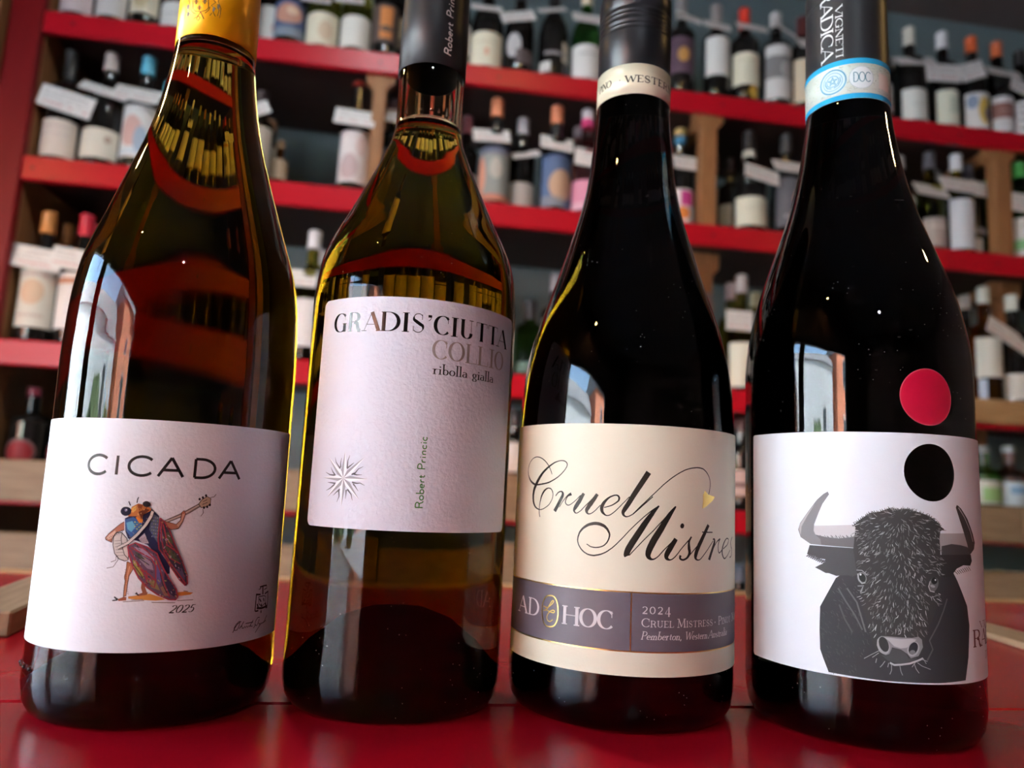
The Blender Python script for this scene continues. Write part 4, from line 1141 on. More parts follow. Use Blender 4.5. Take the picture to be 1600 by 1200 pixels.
(1,14,[-197,1325,13,-197,1316,20,-199,1307,9]),
(1,13,[20,1415,13,24,1403,22,25,1391,9]),
(1,15,[-31,855,13,-30,842,22,-29,830,9]),
(1,13,[-120,1582,13,-129,1587,23,-139,1591,9]),
(1,16,[-227,997,13,-235,989,22,-246,985,9]),
(1,13,[-86,879,13,-96,861,17,-106,843,9]),
(1,14,[-33,1162,13,-28,1148,24,-23,1134,9]),
(1,15,[-57,1178,13,-58,1168,29,-63,1160,9]),
(1,13,[-124,1074,13,-123,1054,21,-122,1035,9]),
(1,15,[-223,1431,13,-235,1422,17,-248,1421,9]),
(1,15,[-148,1347,13,-142,1329,23,-141,1309,9]),
(1,14,[-295,1537,13,-311,1529,28,-329,1528,9]),
(1,14,[127,1022,13,141,1012,22,158,1006,9]),
(1,15,[-173,1459,13,-179,1450,21,-187,1442,9]),
(1,14,[-142,799,13,-140,790,20,-140,781,9]),
(1,15,[-103,830,13,-103,811,24,-106,792,9]),
(1,13,[-328,1444,13,-339,1438,20,-351,1434,9]),
(1,13,[-279,1427,13,-296,1418,25,-308,1403,9]),
(1,7,[-51,1013,13,-52,994,22,-56,976,9]),
(1,15,[-200,1463,13,-212,1449,29,-229,1439,9]),
(1,14,[9,949,13,14,931,22,23,914,9]),
(1,14,[-218,885,13,-217,870,23,-210,858,9]),
(1,14,[142,1223,13,158,1216,19,174,1208,9]),
(1,14,[-108,1464,13,-111,1445,21,-119,1427,9]),
(1,14,[-38,1209,13,-38,1190,23,-38,1171,9]),
(1,13,[-162,914,13,-161,898,20,-154,886,9]),
(1,7,[-259,776,13,-268,761,28,-277,746,9]),
(1,7,[-130,1363,13,-131,1342,18,-135,1321,9]),
(1,13,[-295,822,13,-300,813,17,-305,804,9]),
(1,14,[-9,1108,13,-4,1089,20,1,1070,9]),
(1,14,[-152,796,13,-157,785,25,-166,779,9]),
(1,13,[-149,946,13,-154,934,23,-157,921,9]),
(1,14,[0,1047,13,5,1037,24,17,1036,9]),
(1,15,[-247,1447,13,-255,1436,18,-266,1430,9]),
(1,7,[-67,1223,13,-59,1208,24,-56,1192,9]),
(1,13,[62,1152,13,73,1143,19,74,1129,9]),
(1,13,[30,1064,13,36,1051,28,47,1040,9]),
(1,15,[-19,1252,13,-4,1243,30,13,1238,9]),
(1,16,[-117,909,13,-124,895,29,-137,886,9]),
(1,7,[-265,1514,13,-274,1514,19,-283,1517,9]),
(1,7,[-235,1175,13,-242,1165,20,-250,1158,9]),
(1,13,[152,1060,13,166,1050,26,175,1036,9]),
(1,13,[-200,798,13,-201,784,25,-201,770,9]),
(1,14,[-228,1484,13,-236,1477,25,-245,1474,9]),
(1,14,[-167,999,13,-169,986,26,-177,974,9]),
(1,7,[-135,820,13,-137,808,30,-136,795,9]),
(1,16,[-19,1174,13,-15,1165,21,-8,1160,9]),
(1,14,[195,1268,13,218,1265,17,242,1269,9]),
(1,16,[88,1496,13,104,1496,27,119,1492,9]),
(1,7,[96,1458,13,107,1457,22,118,1461,9]),
(1,13,[40,1596,13,51,1603,28,62,1609,9]),
(1,7,[17,1355,13,26,1346,25,37,1339,9]),
(1,14,[-106,1339,13,-100,1328,26,-98,1316,9]),
(1,15,[4,862,13,12,855,26,21,848,9]),
(1,15,[-38,931,13,-34,920,17,-26,912,9]),
(1,15,[-24,1139,13,-24,1126,18,-30,1114,9]),
(1,14,[-77,1477,13,-78,1467,18,-84,1459,9]),
(1,13,[121,1561,13,136,1555,24,151,1548,9]),
(1,7,[97,1047,13,111,1034,28,114,1015,9]),
(1,13,[-153,1421,13,-161,1405,26,-175,1398,9]),
(1,14,[-7,1121,13,-3,1106,21,8,1093,9]),
(1,14,[-48,1295,13,-41,1285,21,-37,1272,9]),
(1,13,[-274,1313,13,-283,1312,19,-292,1315,9]),
(1,14,[-275,1531,13,-295,1531,18,-314,1530,9]),
(1,14,[62,1452,13,74,1441,19,85,1429,9]),
(1,16,[150,1029,13,169,1023,29,185,1011,9]),
(1,13,[-186,1551,13,-204,1543,23,-224,1541,9]),
(1,14,[-342,1241,13,-350,1235,25,-359,1233,9]),
(1,13,[-20,1327,13,-14,1317,23,-14,1305,9]),
(1,15,[-189,944,13,-194,927,28,-198,910,9]),
(1,15,[154,1258,13,165,1252,24,167,1241,9]),
(1,15,[-105,1611,13,-108,1621,30,-110,1631,9]),
(1,14,[-257,1187,13,-262,1178,31,-266,1167,9]),
(1,16,[53,872,13,59,856,29,67,842,9]),
(1,15,[-61,1588,13,-49,1597,23,-40,1610,9]),
(1,14,[-324,1346,13,-329,1331,30,-334,1317,9]),
(1,14,[-186,901,13,-186,890,19,-188,880,9]),
(1,15,[-162,1430,13,-169,1423,31,-179,1421,9]),
(1,14,[-82,1604,13,-78,1616,21,-75,1629,9]),
(1,15,[62,1563,13,74,1555,26,86,1550,9]),
(1,16,[16,1325,13,30,1326,25,43,1322,9]),
(1,7,[-184,811,13,-187,801,20,-190,792,9]),
(1,15,[-66,1239,13,-70,1223,30,-65,1208,9]),
(1,15,[-120,1311,13,-127,1304,20,-134,1297,9]),
(1,15,[-81,1319,13,-73,1305,19,-66,1289,9]),
(1,13,[145,1438,13,164,1432,28,184,1427,9]),
(1,14,[-157,1135,13,-160,1124,28,-165,1113,9]),
(1,15,[-51,1524,13,-44,1518,21,-36,1515,9]),
(1,13,[-72,1024,13,-70,1012,18,-74,1000,9]),
(1,13,[-273,1166,13,-285,1161,21,-296,1153,9]),
(1,13,[194,1257,13,205,1255,28,217,1252,9]),
(1,13,[-183,966,13,-185,953,26,-189,941,9]),
(1,7,[-266,1126,13,-275,1115,26,-273,1101,9]),
(1,14,[-76,1613,13,-69,1628,19,-66,1645,9]),
(1,7,[-251,1472,13,-263,1464,28,-272,1453,9]),
(1,13,[-345,1223,13,-359,1212,24,-371,1199,9]),
(1,15,[-25,973,13,-21,958,31,-17,944,9]),
(1,14,[-116,847,13,-119,836,22,-126,828,9]),
(1,14,[-22,1041,13,-14,1028,24,1,1023,9]),
(1,16,[14,974,13,21,957,18,40,954,9]),
(1,7,[153,1456,13,158,1449,17,162,1440,9]),
(1,9,[-387,1489,44,-397,1501,8]),
(1,9,[-377,1499,44,-387,1516,8]),
(1,9,[-367,1508,44,-371,1522,8]),
(1,9,[-357,1517,44,-368,1532,8]),
(1,9,[-348,1526,44,-357,1546,8]),
(1,9,[-338,1535,44,-343,1553,8]),
(1,9,[-327,1544,44,-335,1563,8]),
(1,9,[-316,1552,44,-327,1563,8]),
(1,9,[-305,1560,44,-311,1574,8]),
(1,9,[-294,1569,44,-303,1587,8]),
(1,9,[-283,1577,44,-291,1597,8]),
(1,9,[-271,1580,44,-274,1598,8]),
(1,9,[-258,1583,44,-269,1600,8]),
(1,9,[-245,1585,44,-257,1605,8]),
(1,9,[-233,1588,44,-239,1607,8]),
(1,9,[-220,1590,44,-230,1604,8]),
(1,9,[-207,1596,44,-218,1615,8]),
(1,9,[-195,1601,44,-207,1619,8]),
(1,9,[-182,1606,44,-186,1626,8]),
(1,9,[-169,1612,44,-174,1626,8]),
(1,9,[-156,1617,44,-165,1637,8]),
(1,9,[-147,1616,44,-156,1628,8]),
(1,9,[-138,1615,44,-144,1632,8]),
(1,9,[-129,1614,44,-137,1634,8]),
(1,9,[-120,1613,44,-131,1628,8]),
(1,9,[-110,1612,44,-121,1629,8]),
(1,9,[-97,1613,44,-105,1629,8]),
(1,9,[-84,1614,44,-76,1634,8]),
(1,9,[-71,1616,44,-58,1634,8]),
(1,9,[-58,1617,44,-52,1631,8]),
(1,9,[-45,1619,44,-33,1638,8]),
(1,9,[-37,1617,44,-24,1633,8]),
(1,9,[-29,1616,44,-23,1630,8]),
(1,9,[-22,1614,44,-16,1627,8]),
(1,9,[-14,1612,44,-3,1631,8]),
(1,9,[-6,1611,44,3,1626,8]),
(1,9,[17,1604,44,26,1626,8]),
(1,9,[41,1598,44,54,1618,8]),
(1,9,[65,1591,44,75,1611,8]),
(1,9,[89,1584,44,99,1599,8]),
(1,9,[114,1578,44,120,1597,8]),
(1,9,[127,1569,44,134,1586,8]),
(1,9,[140,1560,44,154,1574,8]),
(1,9,[152,1550,44,158,1571,8]),
(1,9,[165,1541,44,180,1555,8]),
(1,9,[179,1532,44,190,1551,8]),
(1,9,[183,1527,44,194,1542,8]),
(1,9,[187,1522,44,200,1538,8]),
(1,9,[192,1518,44,199,1532,8]),
(1,9,[196,1513,44,209,1526,8]),
(1,17,[-579,578,18,-574,564,9]),
(1,9,[-539,572,18,-527,552,9]),
(1,18,[-478,635,18,-470,617,9]),
(1,9,[-356,788,18,-344,772,9]),
(1,9,[-549,742,18,-543,732,9]),
(1,18,[-489,936,18,-478,923,9]),
(1,17,[-457,654,18,-457,632,9]),
(1,9,[-335,683,18,-323,680,9]),
(1,18,[-526,974,18,-507,968,9]),
(1,18,[-525,757,18,-506,751,9]),
(1,17,[-443,1060,18,-442,1048,9]),
(1,18,[-429,822,18,-425,806,9]),
(1,18,[-481,561,18,-468,545,9]),
(1,9,[-573,759,18,-556,746,9]),
(1,9,[-402,997,18,-394,984,9]),
(1,18,[-379,1045,18,-366,1035,9]),
(1,17,[-559,508,18,-551,490,9]),
(1,17,[-473,512,18,-468,502,9]),
(1,18,[-442,930,18,-422,918,9]),
(1,18,[-574,658,18,-564,639,9]),
(1,18,[-495,849,18,-488,837,9]),
(1,18,[-396,873,18,-387,864,9]),
(1,17,[-423,1017,18,-422,1001,9]),
(1,17,[-537,901,18,-525,889,9]),
(1,17,[-417,776,18,-403,762,9]),
(1,18,[-340,666,18,-340,648,9]),
(1,17,[-416,898,18,-409,874,9]),
(1,18,[-598,880,18,-585,864,9]),
(1,9,[-505,700,18,-493,692,9]),
(1,17,[-529,885,18,-515,869,9]),
(1,18,[-362,623,18,-355,613,9]),
(1,17,[-318,732,18,-314,713,9]),
(1,17,[-371,873,18,-361,859,9]),
(1,17,[-538,864,18,-530,854,9]),
(1,9,[-405,791,18,-397,777,9]),
(1,18,[-505,882,18,-495,862,9]),
(1,18,[-457,877,18,-443,869,9]),
(1,18,[-387,1079,18,-377,1065,9]),
(1,18,[-391,917,18,-381,908,9]),
(1,18,[-603,739,18,-590,728,9]),
(1,17,[-474,865,18,-470,850,9]),
(1,17,[-564,789,18,-559,774,9]),
(1,9,[-419,978,18,-413,953,9]),
(1,9,[-465,574,18,-451,565,9]),
(1,9,[-570,601,18,-560,582,9]),
(1,18,[-567,588,18,-555,581,9]),
(1,9,[-588,585,18,-581,574,9]),
(1,9,[-514,952,18,-505,942,9]),
(1,18,[-404,892,18,-396,874,9]),
(1,17,[-479,673,18,-471,653,9]),
(1,9,[-553,605,18,-540,593,9]),
(1,17,[-343,767,18,-338,757,9]),
(1,17,[-570,620,18,-555,608,9]),
(1,17,[-379,1025,18,-370,1014,9]),
(1,9,[-351,909,18,-342,889,9]),
(1,17,[-557,823,18,-539,809,9]),
(1,17,[-500,804,18,-492,785,9]),
(1,9,[-599,861,18,-586,848,9]),
(1,9,[-416,727,18,-409,716,9]),
(1,9,[-406,692,18,-399,673,9]),
(1,17,[-605,710,18,-592,696,9]),
(1,17,[-494,823,18,-496,797,9]),
(1,9,[-430,737,18,-431,714,9]),
(1,9,[-425,711,18,-412,696,9]),
(1,9,[-446,618,18,-439,601,9]),
(1,17,[-584,599,18,-574,593,9]),
(1,17,[-521,490,18,-506,479,9]),
(1,18,[-431,513,18,-421,493,9]),
(1,18,[-453,559,18,-447,549,9]),
(1,17,[-452,607,18,-444,601,9]),
(1,17,[-579,567,18,-565,549,9]),
(1,18,[-421,549,18,-409,540,9]),
(1,17,[-487,786,18,-481,777,9]),
(1,18,[-488,1070,18,-470,1055,9]),
(1,18,[-405,643,18,-404,625,9]),
(1,17,[-430,614,18,-424,599,9]),
(1,18,[-355,641,18,-349,630,9]),
(1,9,[-447,1066,18,-441,1056,9]),
(1,18,[-366,900,18,-363,880,9]),
(1,9,[-516,585,18,-505,563,9]),
(1,18,[-529,1032,18,-515,1016,9]),
(1,18,[-397,1042,18,-389,1023,9]),
(1,9,[-444,902,18,-436,886,9]),
(1,9,[-532,627,18,-519,614,9]),
(1,17,[-558,755,18,-541,740,9]),
(1,9,[-505,581,18,-497,571,9]),
(1,17,[-505,675,18,-497,661,9]),
(1,9,[-569,554,18,-564,538,9]),
(1,9,[-405,609,18,-394,598,9]),
(1,17,[-487,1062,18,-481,1044,9]),
(1,17,[-413,886,18,-406,876,9]),
(1,17,[-501,848,18,-491,834,9]),
(1,9,[-571,802,18,-563,791,9]),
(1,9,[-508,1042,18,-499,1032,9]),
(1,18,[-504,1035,18,-485,1025,9]),
(1,18,[-582,756,18,-570,741,9]),
(1,18,[-451,1090,18,-441,1074,9]),
(1,17,[-565,706,18,-557,694,9]),
(1,9,[-580,890,18,-562,876,9]),
(1,17,[-454,740,18,-451,717,9]),
(1,17,[-453,913,18,-440,905,9]),
(1,18,[-416,518,18,-402,507,9]),
(1,17,[-322,783,18,-308,765,9]),
(1,9,[-346,873,18,-338,861,9]),
(1,18,[-415,769,18,-413,751,9]),
(1,17,[-493,975,18,-475,963,9]),
(1,18,[-561,621,18,-549,614,9]),
(1,9,[-493,1028,18,-478,1015,9]),
(1,18,[-466,1125,18,-459,1108,9]),
(1,17,[-400,879,18,-389,867,9]),
(1,9,[-378,966,18,-364,952,9]),
(1,18,[-498,621,18,-490,604,9]),
(1,17,[-507,800,18,-498,785,9]),
(1,17,[-445,778,18,-429,765,9]),
(1,17,[-484,640,18,-468,623,9]),
(1,9,[-333,736,18,-322,731,9]),
(1,9,[-486,504,18,-472,488,9]),
(1,18,[-471,968,18,-460,950,9]),
(1,18,[-342,720,18,-334,698,9]),
(1,18,[-572,511,18,-568,500,9]),
(1,9,[-399,556,18,-391,540,9]),
(1,9,[-481,781,18,-472,763,9]),
(1,17,[-344,727,18,-343,715,9]),
(1,17,[-596,770,18,-583,751,9]),
(1,18,[-617,777,18,-599,763,9]),
(1,9,[-404,836,18,-403,824,9]),
(1,18,[-406,896,18,-392,883,9]),
(1,9,[-501,682,18,-493,669,9]),
(1,9,[-406,904,18,-398,891,9]),
(1,9,[-439,508,18,-433,493,9]),
(1,9,[-492,553,18,-488,542,9]),
(1,9,[-399,642,18,-397,629,9]),
(1,9,[-379,1102,18,-376,1090,9]),
(1,17,[-459,688,18,-450,675,9]),
(1,9,[-319,713,18,-311,703,9]),
(1,9,[-609,831,18,-599,815,9]),
(1,18,[-352,636,18,-344,629,9]),
(1,9,[-369,677,18,-360,660,9]),
(1,18,[-544,891,18,-535,879,9]),
(1,9,[-440,680,18,-426,662,9]),
(1,9,[-474,498,18,-463,492,9]),
(1,9,[-369,850,18,-361,834,9]),
(1,18,[-396,1062,18,-386,1053,9]),
(1,18,[-509,631,18,-502,609,9]),
(1,17,[-550,655,18,-544,645,9]),
(1,9,[-478,972,18,-470,963,9]),
(1,17,[-525,704,18,-520,692,9]),
(1,18,[-396,536,18,-389,520,9]),
(1,9,[-493,901,18,-486,890,9]),
(1,17,[-510,644,18,-500,639,9]),
(1,17,[-378,833,18,-371,811,9]),
(1,17,[-312,710,18,-304,699,9]),
(1,18,[-341,840,18,-326,824,9]),
(1,9,[-411,975,18,-405,963,9]),
(1,17,[-509,887,18,-497,877,9]),
(1,9,[-507,700,18,-500,689,9]),
(1,17,[-447,788,18,-440,780,9]),
(1,17,[-518,647,18,-507,636,9]),
(1,9,[-439,756,18,-437,744,9]),
(1,9,[-583,586,18,-573,581,9]),
(1,18,[-461,1096,18,-449,1084,9]),
(1,9,[-533,502,18,-527,483,9]),
(1,17,[-584,811,18,-572,793,9]),
(1,9,[-453,1055,18,-437,1051,9]),
(1,9,[-532,491,18,-532,473,9]),
(1,18,[-608,732,18,-597,710,9]),
(1,9,[-485,705,18,-470,690,9]),
(1,9,[-432,635,18,-427,613,9]),
(1,17,[-474,985,18,-461,971,9]),
(1,17,[-593,576,18,-586,560,9]),
(1,1,[-674,1271,38,-697,1263,38,-709,1255,38]),
(1,1,[-661,1266,38,-684,1259,38,-695,1250,38]),
(1,1,[-648,1262,38,-671,1254,38,-682,1246,38]),
(1,1,[-635,1258,38,-658,1250,38,-669,1241,38]),
(1,1,[-622,1253,38,-645,1245,38,-656,1237,38]),
(1,1,[-610,1249,38,-632,1241,38,-643,1232,38]),
(1,1,[-597,1245,38,-620,1236,38,-630,1228,38]),
(1,1,[-585,1240,38,-607,1232,38,-618,1224,38]),
(1,1,[-573,1236,38,-595,1228,38,-605,1219,38]),
(1,1,[-561,1232,38,-582,1223,38,-593,1215,38]),
(1,1,[-549,1227,38,-570,1219,38,-580,1210,38]),
(1,1,[-537,1223,38,-558,1214,38,-568,1206,38]),
(1,1,[-525,1219,38,-546,1210,38,-556,1201,38]),
(1,1,[-513,1214,38,-534,1205,38,-544,1197,38]),
(1,1,[-501,1210,38,-522,1201,38,-532,1193,38]),
(1,1,[-489,1206,38,-510,1196,38,-520,1188,38]),
(1,1,[-477,1201,38,-498,1192,38,-508,1184,38]),
(1,1,[-466,1197,38,-487,1188,38,-497,1179,38]),
(1,1,[-454,1193,38,-475,1183,38,-485,1175,38]),
(1,1,[-443,1188,38,-463,1179,38,-473,1170,38]),
(1,1,[-431,1184,38,-452,1174,38,-462,1166,38]),
(1,1,[-420,1180,38,-440,1170,38,-450,1162,38]),
(1,1,[-408,1176,38,-429,1165,38,-438,1157,38]),
(1,1,[-397,1171,38,-417,1161,38,-427,1153,38]),
(1,1,[-385,1167,38,-406,1156,38,-416,1148,38]),
(1,1,[-374,1163,38,-395,1152,38,-404,1144,38]),
(0,19,[-315,1154,-312,1142,-312,1130,-315,1119,-320,1111,-327,1104,-336,1102,-345,1103,-354,1108,-362,1116,-367,1126,-370,1138,-370,1150,-368,1161,-362,1170,-355,1176,-346,1179,-337,1178,-328,1173,-321,1165]),
(0,20,[-320,1153,-317,1143,-317,1134,-319,1126,-322,1119,-328,1114,-334,1113,-341,1114,-347,1118,-353,1124,-357,1133,-359,1142,-360,1151,-358,1160,-354,1166,-349,1171,-343,1173,-336,1171,-330,1167,-324,1161]),
(0,21,[-343,1163,-343,1161,-344,1159,-345,1157,-347,1156,-349,1155,-351,1156,-352,1156,-354,1158,-354,1160,-355,1162,-354,1164,-353,1166,-352,1168,-350,1169,-349,1170,-347,1170,-345,1169,-344,1167,-343,1165]),
(1,6,[-367,1167,33,-360,1128,33,-342,1102,33,-320,1110,33]),
(1,22,[-374,1191,33,-340,1191,33,-307,1161,33]),
(1,22,[-369,1084,33,-329,1088,33]),
(1,22,[-336,1080,33,-353,1042,33]),
(0,3,[165,1114,157,1099,147,1087,135,1078,123,1074,111,1074,102,1079,95,1088,92,1101,92,1115,96,1131,103,1145,113,1157,124,1166,137,1170,148,1170,158,1165,166,1156,169,1143,169,1129]),
(0,23,[160,1148,159,1141,155,1134,150,1129,143,1126,136,1124,129,1125,123,1128,118,1133,115,1140,114,1147,116,1154,119,1160,124,1165,131,1169,138,1170,145,1169,151,1166,156,1161,159,1155]),
(0,21,[151,1154,151,1152,150,1151,149,1149,147,1148,145,1148,144,1148,142,1149,141,1150,140,1152,140,1154,140,1155,141,1157,142,1158,144,1159,146,1159,148,1159,149,1158,150,1157,151,1156]),
(1,7,[106,1143,38,93,1107,38,104,1079,38,136,1073,38]),
(0,24,[141,1107,139,1104,136,1103,131,1102,125,1102,120,1103,114,1105,110,1107,106,1110,105,1113,105,1116,106,1118,110,1120,115,1121,120,1121,126,1120,131,1118,136,1115,139,1112,141,1110]),
(1,5,[77,1199,29,109,1221,29,158,1215,29,182,1180,29]),
(1,5,[46,1176,29,37,1147,29,59,1113,29]),
(1,13,[-494,1057,52,-446,973,52,-392,890,52,-345,793,52]),
(1,3,[-437,1063,52,-376,973,52,-351,880,52,-325,781,52]),
(1,25,[-488,946,52,-455,854,52,-408,771,52]),
(1,18,[235,1030,52,204,957,52,156,862,52,86,753,52,108,696,52,66,624,52]),
(0,5,[-255,738,-230,765,-189,766,-106,765,-34,766,10,776,32,758,38,708,6,650,-46,633,-67,660,-108,686,-164,696,-178,652,-206,642,-243,660,-259,701]),
(0,7,[-217,760,-106,754,-35,761,-5,756,-36,726,-72,699,-108,693,-150,704,-183,737]),
(0,8,[-164,692,-108,683,-74,660,-60,632,-2,635,-39,612,-125,592,-193,608,-233,640,-186,644]),
(0,26,[-183,721,-179,703,-179,685,-183,669,-190,657,-200,649,-212,647,-224,650,-236,658,-246,671,-253,687,-257,705,-257,723,-254,739,-246,751,-237,759,-225,762,-212,758,-201,750,-190,737]),
(0,27,[-187,724,-184,709,-183,694,-186,681,-191,671,-199,665,-208,663,-218,666,-227,674,-236,685,-242,699,-245,714,-246,729,-243,742,-238,752,-230,759,-221,760,-211,757,-202,750,-193,738]),
(0,26,[9,683,1,668,-9,657,-22,649,-35,645,-47,646,-57,652,-64,662,-68,675,-68,690,-64,705,-57,719,-46,731,-34,739,-21,743,-9,742,2,736,9,726,13,713,13,698]),
(0,28,[0,690,-7,678,-15,668,-25,661,-34,658,-43,659,-51,663,-56,671,-59,682,-58,694,-55,706,-49,718,-40,728,-31,735,-21,739,-12,738,-4,733,1,725,4,715,3,702]),
(0,14,[-15,674,-16,669,-19,665,-23,662,-28,660,-34,659,-40,659,-45,661,-49,664,-52,668,-53,672,-51,676,-49,680,-44,684,-39,686,-33,687,-27,687,-22,685,-18,682,-15,678]),
(1,6,[-180,595,60,-153,583,60,-111,588,60,-54,599,60,5,622,60,36,637,60]),
(1,29,[-246,667,21,-301,632,21,-339,606,21]),
(1,29,[-247,653,21,-288,619,21]),
(1,29,[-210,603,21,-228,576,21,-242,560,21]),
(1,29,[-170,589,21,-171,546,21,-182,520,21]),
(1,29,[-118,579,21,-112,544,21,-102,520,21]),
(1,29,[-25,599,21,-12,564,21,6,540,21]),
(1,29,[-3,607,21,26,587,21,87,566,21]),
(1,29,[28,630,21,66,617,21]),
(1,29,[36,637,21,57,602,21]),
(1,29,[-187,594,21,-194,565,21]),
(1,29,[-261,615,21,-268,586,21]),
(1,29,[-18,606,21,-40,577,21]),
])
